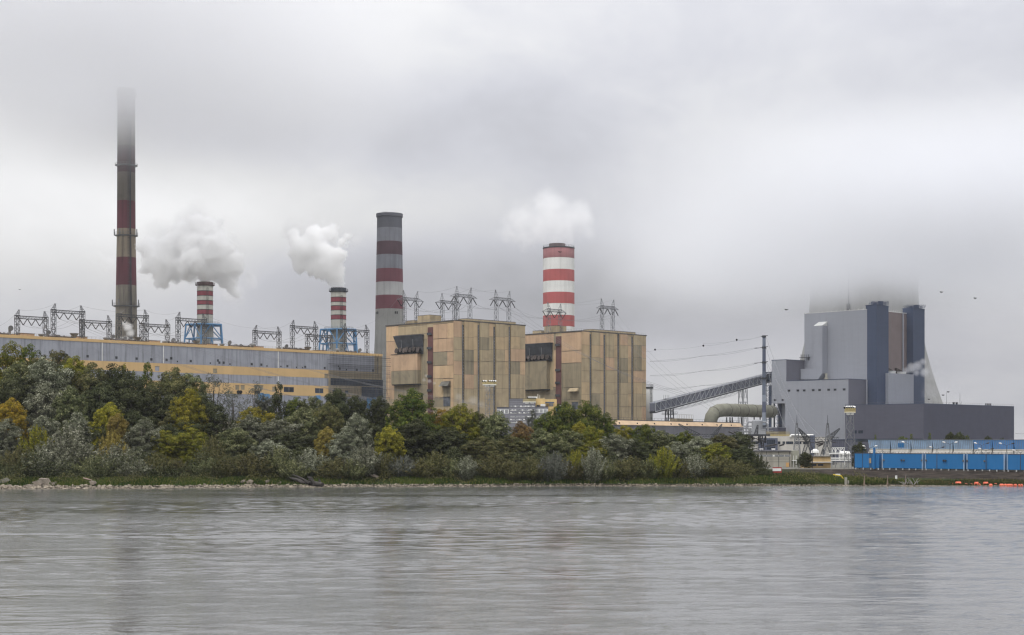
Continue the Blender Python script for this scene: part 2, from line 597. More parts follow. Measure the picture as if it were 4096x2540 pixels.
# ------------------------------------------------------------------ river
def river():
    """real wavelets: crests lie mostly across the view, calm and ruffled patches alternate"""
    rs = np.random.RandomState(5)
    ys = [60.0]
    while ys[-1] < 352:
        ys.append(ys[-1] + max(.20, .0016 * ys[-1] + .06))
    ys = np.array(ys)
    nx = 560
    u = np.linspace(-1, 1, nx)
    Yg, Ug = np.meshgrid(ys, u, indexing='ij')
    Xg = Ug * (Yg * .345 + 4)

    def smooth(X, Y, fx, fy, seed):
        r2 = np.random.RandomState(seed)
        s = 0
        for k in range(7):
            a = r2.uniform(.6, 1.6)
            s = s + np.sin(X * fx * a * r2.choice([-1, 1]) + Y * fy * r2.uniform(.5, 1.5) + r2.uniform(0, 6.28) + 1.5 * np.sin(X * fx * .5 + k))
        return s / 7
    patch = np.clip(.5 + .9 * smooth(Xg, Yg, .03, .07, 1) + .5 * smooth(Xg, Yg, .11, .30, 2), 0, 1)
    # beyond the current line at about 160 m the wind ruffles the surface; nearer it runs smoother
    calm = .36 + .58 / (1 + np.exp(-(Yg - 168 - 10 * np.sin(Xg * .06)) / 5.0))
    calm = calm * (.85 + .3 * patch)
    Z = np.zeros_like(Xg)
    for k in range(64):
        lam = 10 ** rs.uniform(-.10, .95)          # 0.8 m to 9 m
        th = rs.normal() * .42
        kk = 2 * math.pi / lam
        slope = .012 if lam > 2.5 else .032
        amp = slope / kk
        ph = kk * (Yg * math.cos(th) + Xg * math.sin(th)) + rs.uniform(0, 6.28)
        w = amp * np.sin(ph + .8 * np.sin(Xg * .07 + k) + .6 * np.sin(Yg * .05 + 2 * k)) * calm
        if lam < 2.5:
            w = w * (.75 + .5 * patch)
        # the grid is coarser far away: drop the waves it cannot carry
        step = np.maximum(.20, .0016 * Yg + .06)
        w = w * np.clip((lam / step - 2.2) / 1.5, 0, 1)
        if lam > 2.5:
            w = w * np.where(Yg > 168, .40, 1.0)
        else:
            w = w * np.where(Yg > 168, .60, 1.0)
        Z += w
    Z += .02
    n0, n1 = Xg.shape
    co = np.stack([Xg, Yg, Z], -1).reshape(-1, 3).astype(np.float32)
    i = np.arange(n0 - 1)[:, None] * n1 + np.arange(n1 - 1)[None, :]
    q4 = np.stack([i, i + 1, i + n1 + 1, i + n1], -1).reshape(-1, 4)
    nf = len(q4)
    me = bpy.data.meshes.new('river')
    # a still sheet carries the water on beyond the modelled wavelets
    X1 = [-3000, 3000]
    ext = []
    e0 = len(co)
    L0, L1 = (0, Xg[0, 0]), (0, Xg[0, -1])
    left = [k * n1 for k in range(n0)]
    right = [k * n1 + n1 - 1 for k in range(n0)]
    extra = np.array([(-3000, 60, 0), (3000, 60, 0), (-3000, -400, 0), (3000, -400, 0), (-3000, 352, 0), (3000, 352, 0)], dtype=np.float32)
    co = np.concatenate([co, extra])
    faces = [list(q) for q in q4]
    fl_ = [e0 + 4] + left[::-1] + [e0]
    fr_ = [e0 + 1] + right + [e0 + 5]
    faces.append(fl_)
    faces.append(fr_)
    faces.append([e0 + 2, e0 + 3, e0 + 1] + [k for k in range(n1 - 1, -1, -1)] + [e0])
    me.from_pydata(co.tolist(), [], faces)
    me.polygons.foreach_set('use_smooth', [True] * nf + [False] * 3)
    m = bpy.data.materials.new("river_water")
    m.use_nodes = True
    q = G(m.node_tree)
    b = m.node_tree.nodes['Principled BSDF']
    pos = q.n('ShaderNodeNewGeometry').outputs['Position']
    x, y, z = q.xyz(pos)[0:3]
    cur = q.noise(q.comb(q.m('MULTIPLY', x, .012), q.m('MULTIPLY', y, .035), 0), 1.0, 4, .55, .6)
    ruff = q.ramp(cur, .40, .62)
    a2 = q.noise(q.comb(q.m('MULTIPLY', x, .9), q.m('MULTIPLY', y, 2.6), 3), 1.0, 4, .6, .4)
    a3 = q.noise(q.comb(q.m('MULTIPLY', x, 3.0), q.m('MULTIPLY', y, 7.0), 7), 1.0, 2, .5)
    hgt = q.m('ADD', q.m('MULTIPLY', a2, q.m('ADD', .014, q.m('MULTIPLY', ruff, .045))), q.m('MULTIPLY', a3, q.m('ADD', .012, q.m('MULTIPLY', ruff, .030))))
    bn = q.n('ShaderNodeBump'); bn.inputs['Distance'].default_value = 1.0; bn.inputs['Strength'].default_value = WATER_BUMP
    q.put(bn.inputs['Height'], hgt)
    q.put(b.inputs['Normal'], bn.outputs[0])
    q.put(b.inputs['Base Color'], (.100, .101, .099))
    b.inputs['Roughness'].default_value = .06
    b.inputs['IOR'].default_value = 1.333
    me.materials.append(m)
    o = bpy.data.objects.new('river', me)
    COL.objects.link(o)
    o['kind'] = 'structure'


WATER_BUMP = .75
river()

# ------------------------------------------------------------------ palette (linear albedo)
def A(r, g_, b_, k=1.0):
    f = lambda v: ((v / 255 + .055) / 1.055) ** 2.4 if v > 10 else v / 255 / 12.92
    return (f(r) * k, f(g_) * k, f(b_) * k)


sand = mat('sand_cladding', A(210, 180, 144, .82), rib=.9, var=.07, streak=.25, sheets=(6, 9, .10), grime=(.16, .13, .10), grime_amt=.25)
peach = mat('peach_cladding', A(202, 171, 140, .82), rib=.9, var=.07, streak=.30, sheets=(6, 9, .12), grime=(.15, .12, .10), grime_amt=.30)
tan = mat('tan_cladding', A(198, 174, 138, .82), rib=.9, var=.07, streak=.30, sheets=(6, 9, .12), grime=(.13, .12, .09), grime_amt=.35)
greybeige = mat('greybeige_cladding', A(188, 170, 138, .80), rib=.9, var=.08, streak=.35, sheets=(6, 9, .09), grime=(.12, .11, .09), grime_amt=.3)
olive = mat('stained_cladding', A(164, 152, 127, .76), rib=.9, var=.08, streak=.45, sheets=(6, 9, .14), grime=(.08, .08, .07), grime_amt=.5)
hallsand = mat('hall_sand_cladding', A(218, 184, 132, .80), rib=.6, var=.05, streak=.12, sheets=(6, 20, .06))
hallgrey = mat('hall_grey_cladding', A(170, 173, 183, .74), rib=.6, var=.07, streak=.55, grime=(.10, .10, .11), grime_amt=.25, sheets=(6, 30, .10), streak_scale=.9)
maroon = mat('maroon_cladding', A(106, 72, 70, .80), rib=.9, var=.12, streak=.4)
dark = mat('dark_steel', (.045, .047, .055), rough=.6, var=.25)
black = mat('opening_black', (.012, .012, .014), rough=.9, var=.3)  # near black: shade of slots and holes put into the colour, also black fittings
navy = mat('dark_glazing', (.030, .042, .065), rough=.25, var=.4, spec=.5, sheets=(2.0, 2.0, .5))
pylon_m = mat('galvanised_steel_dark', (.060, .063, .070), rough=.6, var=.2)
pylon_l = mat('galvanised_steel', (.17, .175, .185), rough=.6, var=.2)
insul = mat('insulator_glass', (.035, .030, .030), rough=.4, var=.2)
concrete = mat('concrete', A(176, 172, 160, .75), var=.12, streak=.35, grime=(.20, .19, .16), grime_amt=.4)
roofm = mat('roof_felt', (.09, .085, .08), rough=.95, var=.2)
ventm = mat('vent_zinc', (.14, .14, .14), rough=.55, var=.3, grime=(.05, .04, .035), grime_amt=.6)
rust = mat('rusty_duct', (.075, .060, .055), rough=.8, var=.4)
white = mat('white_paint', (.72, .72, .70), rough=.6, var=.06, streak=.12)
lightgrey = mat('pale_grey_cladding', A(176, 179, 188, .80), rib=.5, var=.03, streak=.08, sheets=(7, 1.2, .06), vscale=.03)
midgrey = mat('shade_grey_cladding', A(128, 128, 140, .75), rib=.5, var=.04, streak=.06, sheets=(7, 1.2, .05), vscale=.03)  # pale cladding darkened for walls turned from the light; also vent hoods
slate = mat('slate_cladding', A(80, 92, 118, .80), rib=.5, var=.04, streak=.08, sheets=(7, 1.2, .10), vscale=.03)
charcoal = mat('charcoal_cladding', A(98, 99, 114, .80), rib=.5, var=.05, streak=.10, sheets=(6, 1.2, .13), vscale=.03)
brown = mat('brown_cladding', A(146, 132, 130, .80), rib=.5, var=.05, streak=.10)
bluep = mat('blue_sheet', A(42, 118, 178, .80), rib=.35, var=.06, rough=.5, streak=.10, sheets=(4, 9, .07))
bluef = mat('faded_blue_sheet', A(140, 166, 194, .95), rib=.5, var=.16, rough=.7, streak=.35, grime=(.30, .30, .29), grime_amt=.7, vscale=.30, sheets=(1.2, 9, .10))
blueg = mat('worn_blue_sheet', A(88, 138, 194, .95), rib=.5, var=.10, rough=.7, streak=.3, sheets=(1.2, 9, .10))
bluet = mat('blue_steel', A(98, 146, 190, .80), var=.12, streak=.15)
cooltower = mat('cooling_tower_concrete', A(182, 182, 180, .76), var=.05, streak=.30, streak_scale=.25, grime=(.24, .23, .20), grime_amt=.3)


# ------------------------------------------------------------------ turbine hall
HALL = Face((-66, 790), -U, Vector((S2, -S2, 0)))        # t grows towards the near (left) end
HZ = 54.2


def turbine_hall():
    t_far, t_near = 0.0, 300.0
    fc = HALL
    root = thing('turbine_hall', 'very long turbine hall with blue grey and sand yellow bands and many roof vents', 'building', fc.p(150, GZ))
    mb = MB()
    deep = -46
    mb.slab(fc, t_far, t_near, GZ, HZ - 1.2, deep, 0, 0)
    # coloured bands, each a cladding skin on the wall
    mb.slab(fc, t_far, t_near, HZ - 1.25, HZ, deep - .1, .30, 1)
    tg = fc.t(1313)
    mb.slab(fc, tg, t_near, 44.9, HZ - 1.26, .001, .12, 2)
    mb.slab(fc, 5.2, tg, 44.9, HZ - 1.26, .001, .10, 4)
    mb.slab(fc, tg, t_near, 41.0, 44.89, .001, .14, 1)
    mb.slab(fc, tg, t_near, 37.1, 40.99, .001, .12, 2)
    mb.slab(fc, tg, t_near, 32.0, 37.09, .001, .14, 1)
    mb.slab(fc, t_far, t_near, 20, 31.9, .001, .10, 4)
    for x in (408, 653, 1112):
        t = fc.t(x)
        mb.slab(fc, t - .13, t + .13, 45, HZ - 1.3, .12, .3, 5)
        if x == 1112:
            mb.slab(fc, t - .13, t + .13, 37.2, 40.9, .12, .3, 5)
    mb.build('wall', [mat('unpainted_panel', A(168, 156, 134, .78), rib=.9, var=.1, streak=.4), hallsand, hallgrey, dark, mat('bare_grey_wall', A(164, 167, 178, .74), var=.1, streak=.4), white], root)
    rf = MB()
    rf.slab(fc, t_far + .4, t_near, HZ - .9, HZ - .6, deep + .3, -.4)
    rf.build('roof', roofm, root)
    # scaffolded bay: open glazing strips
    ob = MB()
    for (xa, xb, ya, yb) in ((1322, 1531, 1516, 1544), (1446, 1531, 1548, 1588), (1330, 1345, 1560, 1566), (1380, 1392, 1562, 1574)):
        ta, tb = fc.t(xb), fc.t(xa)
        xm = (xa + xb) / 2
        ob.slab(fc, ta, tb, fc.z(xm, yb), fc.z(xm, ya), .001, .06)
    ob.build('glazing_strip', navy, root)
    # small louvres and openings, positions measured on the facade
    za = zz(3.484, 0, 1200); zb = zz(3.78, 650, 1200); zc = zz(3.36, 1150, 1200)
    small = [za(x, y) for x, y in ((708, 757), (931, 770), (1218, 783), (1620, 803), (1902, 818), (2107, 828), (2318, 835), (2384, 812))] + \
            [zb(x, y) for x, y in ((59, 905), (128, 882), (425, 923), (835, 915), (857, 947), (922, 948), (1347, 970), (1492, 978), (1885, 1000), (2155, 1012))] + \
            [zc(x, y) for x, y in ((235, 900), (497, 914), (700, 922), (929, 937), (1146, 947))]
    for (x, y) in small:
        t, z = fc.t(x), fc.z(x, y)
        mb = MB()
        mb.slab(fc, t - .55, t + .55, z - .55, z + .55, .10, .2)
        mb.build('louvre', dark, root)
    for (x, y) in [zb(x, y) for x, y in ((222, 930), (720, 955), (1017, 970), (1577, 998), (1787, 1005), (2022, 1017), (2114, 1022))] + [zc(682, 890), zc(790, 937)]:
        t, z = fc.t(x), fc.z(x, y)
        mb = MB()
        mb.slab(fc, t - .3, t + .3, z - .32, z + .32, .10, .2)
        mb.build('porthole', black, root)
    wins = [(za(2188, 958), 8, 8, 2.2, hallgrey), (zb(791, 1076), 6, 7, 2.0, olive), (zb(1620, 1202), 6, 7, 2.0, hallgrey)] + \
           [(zb(x, 1325), 6, 7, 2.0, olive) for x in (1127, 1209, 1413, 1492)] + [(zb(1684, 1348), 6, 7, 2, olive), (zc(517, 1025), 6, 7, 2, olive)]
    for (xy, w, h, _s, mm) in wins:
        t, z = fc.t(xy[0]), fc.z(*xy)
        mb = MB()
        mb.slab(fc, t - 1.05, t + 1.05, z - 1.0, z + 1.0, .13, .18, 0)
        mb.slab(fc, t - 1.15, t + 1.15, z + 1.0, z + 1.12, .13, .3, 1)
        mb.build('shuttered_window', [mm, dark], root)
    for (xy, w) in ((zb(1897, 1355), 2.6), (zc(423, 1220), 2.5), (zc(25, 1205), 2.5)):
        t, z = fc.t(xy[0]), fc.z(*xy)
        mb = MB()
        mb.slab(fc, t - w, t + w, z - 1.15, z + 1.15, .13, .20, 0)
        mb.slab(fc, t - .08, t + .08, z - 1.1, z + 1.1, .2, .26, 1)
        mb.slab(fc, t - w - .1, t + w + .1, z + 1.15, z + 1.27, .13, .3, 1)
        mb.build('wide_window', [navy, ventm], root)
    for x in (1138, 1172, 1408, 1440):
        (xx, yy) = zb(x, 1390)
        t, z = fc.t(xx), fc.z(xx, yy)
        mb = MB()
        mb.tube(fc.p(t, z, .1), fc.p(t, z, .9), .75, .75, 10)
        mb.tube(fc.p(t, z - .9, .5), fc.p(t, z - .2, .5), .5, .4, 8)
        mb.build('wall_fan', black, root)
    # light blue service doors at the foot of the wall
    for (x, y, w, h) in [(zc(1095, 1385)[0], 1612, 1.6, 6), (zc(405, 1315)[0], 1591, 1.4, 2.4), (zc(1160, 1335)[0], 1598, 1.2, 2), (zb(1480, 1460)[0], 1588, 1.6, 4), (zb(1560, 1460)[0], 1588, 2.0, 3)]:
        t, z = fc.t(x), fc.z(x, y)
        mb = MB()
        mb.slab(fc, t - w, t + w, z - h / 2, z + h / 2, .1, .5)
        mb.build('service_panel', bluet, root)
    # roof penthouses
    pents = [(za(300, 0)[0], za(482, 0)[0], za(0, 470)[1]), (za(1080, 0)[0], za(1216, 0)[0], za(0, 515)[1]), (za(2085, 0)[0], za(2232, 0)[0], za(0, 570)[1]),
             (zb(670, 0)[0], zb(833, 0)[0], zb(0, 668)[1]), (zb(1380, 0)[0], zb(1530, 0)[0], zb(0, 705)[1]), (zc(400, 0)[0], zc(535, 0)[0], zc(0, 680)[1]), (zc(985, 0)[0], zc(1100, 0)[0], zc(0, 713)[1])]
    for (xa, xb, yt) in pents:
        b2 = Face(fc.p(0, 0, -6.5), fc.d, fc.n)
        ta, tb = b2.t(xb), b2.t(xa)
        z = b2.z((xa + xb) / 2, yt)
        ln = 14
        mb = MB()
        mb.slab(b2, ta, tb, HZ - .6, z, -16, 0, 0)
        mb.slab(b2, ta - .15, tb + .15, z, z + .22, -16.2, .2, 1)
        mb.slab(b2, ta - 2.6, ta - .01, HZ - .6, z - 1.4, -3, -.4, 1)
        mb.slab(b2, tb + .01, tb + 2.4, HZ - .6, z - .9, -3, -.6, 1)
        mb.slab(b2, tb - 1.9, tb - .5, z - 2.6, z - 1.2, .001, .08, 1)
        mb.build('penthouse', [peach, rust], root)
    # roof vents measured along the parapet: x, y of the head, size, style
    vl = [(za(134, 412), 1.0, 'horn'), (za(576, 492), .9, 'cup'), (za(660, 470), .85, 'horn'), (za(800, 505), .9, 'cup'), (za(1035, 490), 1.1, 'dish'),
          (za(1478, 543), .9, 'cup'), (za(1562, 525), .8, 'horn'), (za(1690, 553), .9, 'cup'), (za(1732, 550), .6, 'horn'), (za(1922, 545), 1.0, 'dish'),
          (za(2300, 592), .9, 'cup'), (za(2400, 575), .85, 'horn'), (zb(42, 642), .85, 'cup'), (zb(148, 620), .8, 'horn'), (zb(265, 655), .8, 'cup'), (zb(508, 640), 1.1, 'dish'),
          (zb(900, 682), .85, 'cup'), (zb(1001, 658), .8, 'horn'), (zb(1107, 694), .85, 'mush'), (zb(1168, 700), .5, 'horn'), (zb(1357, 680), 1.05, 'mush'),
          (zb(1760, 735), .9, 'cup'), (zb(1860, 715), .8, 'horn'), (zb(1955, 748), .8, 'cup'), (zb(2018, 752), .5, 'mush'), (zb(2198, 735), 1.0, 'dish'),
          (zc(575, 690), .9, 'mush'), (zc(672, 672), 1.0, 'mush'), (zc(751, 700), .8, 'cup'), (zc(958, 688), .8, 'horn'), (zc(115, 668), .5, 'mush')]
    for (xy, s, kind) in vl:
        b2 = Face(fc.p(0, 0, -2.6), fc.d, fc.n)
        t, z = b2.t(xy[0]), b2.z(*xy)
        c = b2.p(t, 0)
        mb = MB()
        s *= 1.25
        if kind == 'horn':
            mb.tube((c.x, c.y, HZ - .7), (c.x, c.y, z), .42 * s, None, 10)
            mb.path([(c.x, c.y, z - .1), (c.x, c.y, z + .35), Vector((c.x, c.y, z + .55)) + fc.n * .5, Vector((c.x, c.y, z + .5)) + fc.n * 1.1], [.42 * s, .5 * s, .75 * s, .95 * s], 10)
        elif kind == 'cup':
            mb.lathe(c.x, c.y, [(.5 * s, HZ - .7), (.5 * s, z - .5), (1.15 * s, z), (1.15 * s, z + .55), (.9 * s, z + .6)], 12)
        elif kind == 'dish':
            mb.lathe(c.x, c.y, [(.5 * s, HZ - .7), (.5 * s, z - .6), (.8 * s, z - .4), (1.5 * s, z + .75), (1.35 * s, z + .78)], 12)
        else:
            mb.lathe(c.x, c.y, [(.5 * s, HZ - .7), (.5 * s, z - .3), (1.2 * s, z - .3), (1.05 * s, z + .4), (.5 * s, z + .8)], 12)
        mb.build('roof_vent', ventm, root)
    # rusty ducts lying behind the parapet
    ducts = [(za(0, 0)[0] + 1, za(108, 0)[0]), (za(680, 0)[0], za(1000, 0)[0]), (za(1545, 0)[0], za(1880, 0)[0]), (zb(100, 0)[0], zb(205, 0)[0]), (zb(270, 0)[0], zb(480, 0)[0]),
             (zb(1020, 0)[0], zb(1300, 0)[0]), (zb(1830, 0)[0], zb(2165, 0)[0]), (zc(120, 0)[0], zc(240, 0)[0]), (zc(790, 0)[0], zc(915, 0)[0])]
    for (xa, xb) in ducts:
        b2 = Face(fc.p(0, 0, -1.6), fc.d, fc.n)
        ta, tb = b2.t(xb), b2.t(xa)
        mb = MB()
        mb.tube(b2.p(ta, HZ + .25), b2.p(tb, HZ + .25), .55, None, 8)
        n = max(2, int((tb - ta) / 3))
        for i in range(n + 1):
            tt = ta + (tb - ta) * i / n
            mb.tube(b2.p(tt - .2, HZ + .3), b2.p(tt + .2, HZ + .3), .75, None, 8)
        mb.build('roof_duct', rust, root)
    rl = MB()
    for i in range(0, 151):
        t = i * 2.0
        rl.tube(fc.p(t, HZ, -.6), fc.p(t, HZ + 1.1, -.6), .04, None, 3, 0, False)
    for h in (.6, 1.1):
        rl.tube(fc.p(0, HZ + h, -.6), fc.p(300, HZ + h, -.6), .035, None, 3, 0, False)
    rl.build('roof_railing', pylon_l, root)


turbine_hall()


def scaffold():
    fc = HALL
    root = thing('scaffold', 'dark tubular scaffold in front of the unfinished end of the long hall', 'scaffold', fc.p(17, GZ, 1.5))
    mb = MB()
    t0, t1 = -3.6, fc.t(1313)
    bays = int((t1 - t0) / 1.9)
    for o in (1.9,):
        for i in range(bays + 1):
            t = t0 + (t1 - t0) * i / bays
            mb.tube(fc.p(t, GZ + 12, o), fc.p(t, HZ - .4 + (1.6 if i < 4 else 0), o), .055, None, 4, 0, False)
    mb.build('upright', dark, root)
    lv = MB()
    z = 16.0
    k = 0
    while z < HZ - .5:
        main = (k % 2 == 0)
        jit = rnd.uniform(0, 1.2)
        lv.tube(fc.p(t0 - jit * .5, z, 1.95), fc.p(t1 + (1.8 * jit if k % 3 else 0), z, 1.95), .07 if not main else .13, None, 4, 0, False)
        lv.tube(fc.p(t0, z + .95, 1.95), fc.p(t1, z + .95, 1.95), .04, None, 4, 0, False)
        z += 2.0
        k += 1
    lv.build('rail', dark, root)
    pk = MB()
    z, k = 16.0, 0
    while z < HZ - .5:
        if k % 2 == 0:
            pk.slab(fc, t0, t1, z - .06, z + .06, .75, 1.85)
        z += 2.0
        k += 1
    pk.build('deck', mat('scaffold_planks', (.13, .115, .09), var=.3), root)
    br = MB()
    for i in range(6):
        a = t0 + (t1 - t0) * i / 6
        br.tube(fc.p(a, 30, 2.05), fc.p(a + 3.4, 38, 2.05), .05, None, 4, 0, False)
    br.tube(fc.p(5.1, 44, 2.2), fc.p(5.1, HZ - 2, 2.2), .22, None, 4)
    br.build('brace', dark, root)


scaffold()


# ------------------------------------------------------------------ boiler houses
def corner_box(xc, yc, Yc, xl, xr, zb=GZ):
    """a box seen corner-on: pixel of its near top corner, its distance, and the pixel columns of its two ends"""
    c = W(xc, yc, Yc)
    fr = Face((c.x, c.y), U, Vector((S2, -S2, 0)))
    fl = Face((c.x, c.y), V, Vector((-S2, -S2, 0)))
    return c, fl, fr, fl.t(xl), fr.t(xr), c.z


def boiler_house(key, xc, yc, Yc, xl, xr, conv, leftp, rightp, slots, splits, lab, recess, red, redsteps, gal, openi, hoodp, extras):
    c, fl, fr, tl, tr, zt = corner_box(xc, yc, Yc, xl, xr)
    root = thing('boiler_house', lab, 'building', (c.x, c.y, GZ))
    pal = [greybeige, sand, peach, tan, olive, maroon, dark, roofm]
    idx = dict(g=0, s=1, p=2, t=3, o=4, m=5, d=6, r=7)
    mb = MB()
    p0, p1, p2, p3 = fr.p(0, 0), fr.p(tr, 0), fr.p(tr, 0) + V * tl, fl.p(tl, 0)
    mb.prism([(q.x, q.y) for q in (p0, p1, p2, p3)], GZ, zt - .05, 0)
    mb.prism([(q.x, q.y) for q in (p0 + Vector((0, -.5, 0)), p1 + Vector((.5, 0, 0)), p2 + Vector((0, .5, 0)), p3 + Vector((-.5, 0, 0)))], zt - .04, zt + .55, 7)
    # cladding fields of the left face
    for i, (x0, y0, x1, y1, k) in enumerate(leftp):
        a, b = conv(x0, y0), conv(x1, y1)
        ta, tb = fl.t(b[0]), fl.t(a[0])
        xm = (a[0] + b[0]) / 2
        z0, z1 = max(GZ, fl.z(xm, b[1])), min(zt - .1, fl.z(xm, a[1]))
        mb.slab(fl, ta, tb, z0, z1 - .12, .001, .10 + .004 * (i % 5), idx[k])
        mb.slab(fl, ta, tb, z1 - .11, z1, .001, .16 + .004 * (i % 5), 6)     # flashing line over each field
    # columns of the right face: raised and recessed strips cut by horizontal joints
    rr = random.Random(key)
    for j, (x0, x1, out) in enumerate(rightp):
        ta, tb = fr.t(conv(x0, 0)[0]), fr.t(conv(x1, 0)[0])
        ys = [zt - .1] + [fr.z(conv(x0, 0)[0], conv(0, y)[1]) + rr.uniform(-.3, .3) for y in splits] + [GZ]
        for i in range(len(ys) - 1):
            k = rr.choice('ggggttttpps' if j % 2 == 0 else 'gggtpo')
            if i > 3 and rr.random() < .6:
                k = 'g'
            o_ = out + .02 * (i % 3) + .005 * (j % 3)
            mb.slab(fr, ta, tb, ys[i + 1] + .1, ys[i], .001, o_, idx[k])
            mb.slab(fr, ta, tb, ys[i + 1], ys[i + 1] + .09, .001, o_ + .06, 6)
    mb.build('wall', pal, root)
    # vertical slots with ladders, their shade painted as black strips on the face
    for (x0, x1, y0, y1) in slots:
        ta, tb = fr.t(conv(x0, 0)[0]), fr.t(conv(x1, 0)[0])
        z1 = fr.z(conv(x0, 0)[0], conv(0, y0)[1])
        mb = MB()
        mb.slab(fr, ta, tb, GZ + 6, z1, .001, .12)
        s = mb.build('ladder_slot', black, root)
        lb = MB()
        z = GZ + 6
        tm = (ta + tb) / 2
        w = (tb - ta) * .30
        while z < z1 - 1:
            lb.slab(fr, tm - w, tm + w, z, z + .35, .13, .5)
            z += 1.5
        lb.slab(fr, ta - .05, ta + .12, GZ + 6, z1, .001, .55)
        lb.build('ladder', pylon_l, root, parent=s)
    # maroon stair strip with landings
    x0, y0, x1 = red
    ta, tb = fl.t(conv(x1, 0)[0]), fl.t(conv(x0, 0)[0])
    z1 = fl.z(conv(x0, 0)[0], conv(0, y0)[1])
    mb = MB()
    mb.slab(fl, ta, tb, GZ, z1, .001, .22)
    st = mb.build('stair_strip', maroon, root)
    for (x, y) in redsteps:
        z = fl.z(conv(x, 0)[0], conv(0, y)[1])
        m2 = MB()
        m2.slab(fl, ta + (tb - ta) * .15, tb, z - .35, z, .23, .8)
        m2.slab(fl, ta + (tb - ta) * .15, tb, z, z + .9, .72, .78)
        m2.build('landing', dark, root, parent=st)
    # gallery box hanging from the left face
    (x0, y0, x1, y1, ysplit, up, lo, depth) = gal
    ta, tb = fl.t(conv(x1, 0)[0]), fl.t(conv(x0, 0)[0])
    xm = conv((x0 + x1) / 2, 0)[0]
    zt_, zm, zb_ = fl.z(xm, conv(0, y0)[1]), fl.z(xm, conv(0, ysplit)[1]), fl.z(xm, conv(0, y1)[1])
    mb = MB()
    mb.slab(fl, ta, tb, zm, zt_, .2, depth, idx[up])
    mb.slab(fl, ta, tb, zb_, zm - .08, .2, depth - .05, idx[lo])
    mb.slab(fl, ta - .15, tb + .15, zt_, zt_ + .25, .2, depth + .2, 6)
    mb.slab(fl, ta - .6, tb, zb_ - .5, zb_ - .02, .2, depth * .8, 6)
    mb.build('hanging_gallery', pal, root)
    # fans under a flared hood; the recess shade is a dark sheet
    (x0, y0, x1, y1) = openi
    ta, tb = fl.t(conv(x1, 0)[0]), fl.t(conv(x0, 0)[0])
    xm = conv((x0 + x1) / 2, 0)[0]
    z1, z0 = fl.z(xm, conv(0, y0)[1]), fl.z(xm, conv(0, y1)[1])
    mb = MB()
    mb.slab(fl, ta, tb, z0 - .5, z1, .2, .3, 0)
    mb.build('fan_opening', [mat('recess_shade_backwall', (.060, .060, .064), var=.4, vscale=.4)], root)
    hd = MB()
    zk = z0 + (z1 - z0) * .42
    e = 2.6
    hd.hexa([fl.p(ta, zk, .35), fl.p(tb, zk, .35), fl.p(tb, zk - .2, .55), fl.p(ta, zk - .2, .55)],
            [fl.p(ta - .3, z1, .35), fl.p(tb + 1.0, z1, .35), fl.p(tb + 1.2, z1 - .1, e), fl.p(ta - .3, z1 - .1, e)], 0)
    hd.slab(fl, ta - .5, tb + 1.2, z1, z1 + .35, .2, e + .2, 0)
    for f in (.33, .78):
        t = ta + (tb - ta) * f
        hd.tube(fl.p(t, z0, 1.3), fl.p(t, z1 - .3, 2.0), .16, None, 4, 1)
    hd.build('flared_hood', [mat('hood_sheet', (.060, .066, .080), var=.3, rib=.9), pylon_l], root)
    for i, f in enumerate((.06, .22, .36, .50, .60, .74, .90)):
        t = ta + (tb - ta) * f
        zc_ = z0 + 1.5 + (.45 if i % 2 else 0)
        mb = MB()
        r = 1.35 - .1 * (i % 3)
        mb.path([fl.p(t, z0 - .2, 1.4), fl.p(t, zc_ - .6, 1.4), fl.p(t + .1, zc_, 1.7), fl.p(t + .3, zc_ + .3, 2.9)], [.8, .9, r * .9, r], 12, 0)
        mb.tube(fl.p(t + .3, zc_ + .3, 2.9), fl.p(t + .32, zc_ + .33, 3.1), r + .12, None, 12, 1)
        mb.build('exhaust_fan', [black, rust], root)
    for (kind, x0, y0, x1, y1) in extras:
        ta, tb = fl.t(conv(x1, 0)[0]), fl.t(conv(x0, 0)[0])
        xm = conv((x0 + x1) / 2, 0)[0]
        z1, z0 = fl.z(xm, conv(0, y0)[1]), fl.z(xm, conv(0, y1)[1])
        mb = MB()
        if kind == 'canopy':
            mb.hexa([fl.p(ta, z0, .2), fl.p(tb, z0, .2), fl.p(tb, z0, 2.6), fl.p(ta, z0, 2.6)],
                    [fl.p(ta, z1, .2), fl.p(tb, z1, .2), fl.p(tb, z1, .5), fl.p(ta, z1, .5)], 0)
            mb.build('canopy', greybeige if key == 22 else mat('dirty_canopy', (.12, .115, .10), rib=.9, var=.2), root)
        elif kind == 'door':
            mb.slab(fl, ta, tb, z0, z1, .2, .26, 0)
            mb.slab(fl, ta - .2, tb + .2, z1, z1 + .25, .2, .5, 1)
            mb.build('gate_door', [mat('stained_grey_door', (.09, .10, .12), var=.35, vscale=.5), dark], root)
    # rooftop plant rooms
    rt = MB()
    ct = c + U * (tr * .18) + V * (tl * .62)
    for (du, dv, lu, lv_, hh) in ((.12, .50, 9, 13, 4.0), (.10, .70, 8, 9, 1.7), (.45, .14, 42, 9, 1.5), (.8, .6, 12, 12, 2.0)):
        q = c + U * (tr * du) + V * (tl * dv)
        lu_ = min(lu, tr * .8) / 2
        lv2 = min(lv_, tl * .6) / 2
        pts = [q - U * lu_ * .5 - V * lv2 * .5, q + U * lu_ * 1.3 - V * lv2 * .5, q + U * lu_ * 1.3 + V * lv2, q - U * lu_ * .5 + V * lv2]
        rt.prism([(p.x, p.y) for p in pts], zt + .56, zt + .56 + hh, 0)
        rt.prism([(p.x, p.y) for p in pts], zt + .57 + hh, zt + .8 + hh, 1)
    rt.build('plant_room', [greybeige, roofm], root)
    rl = MB()
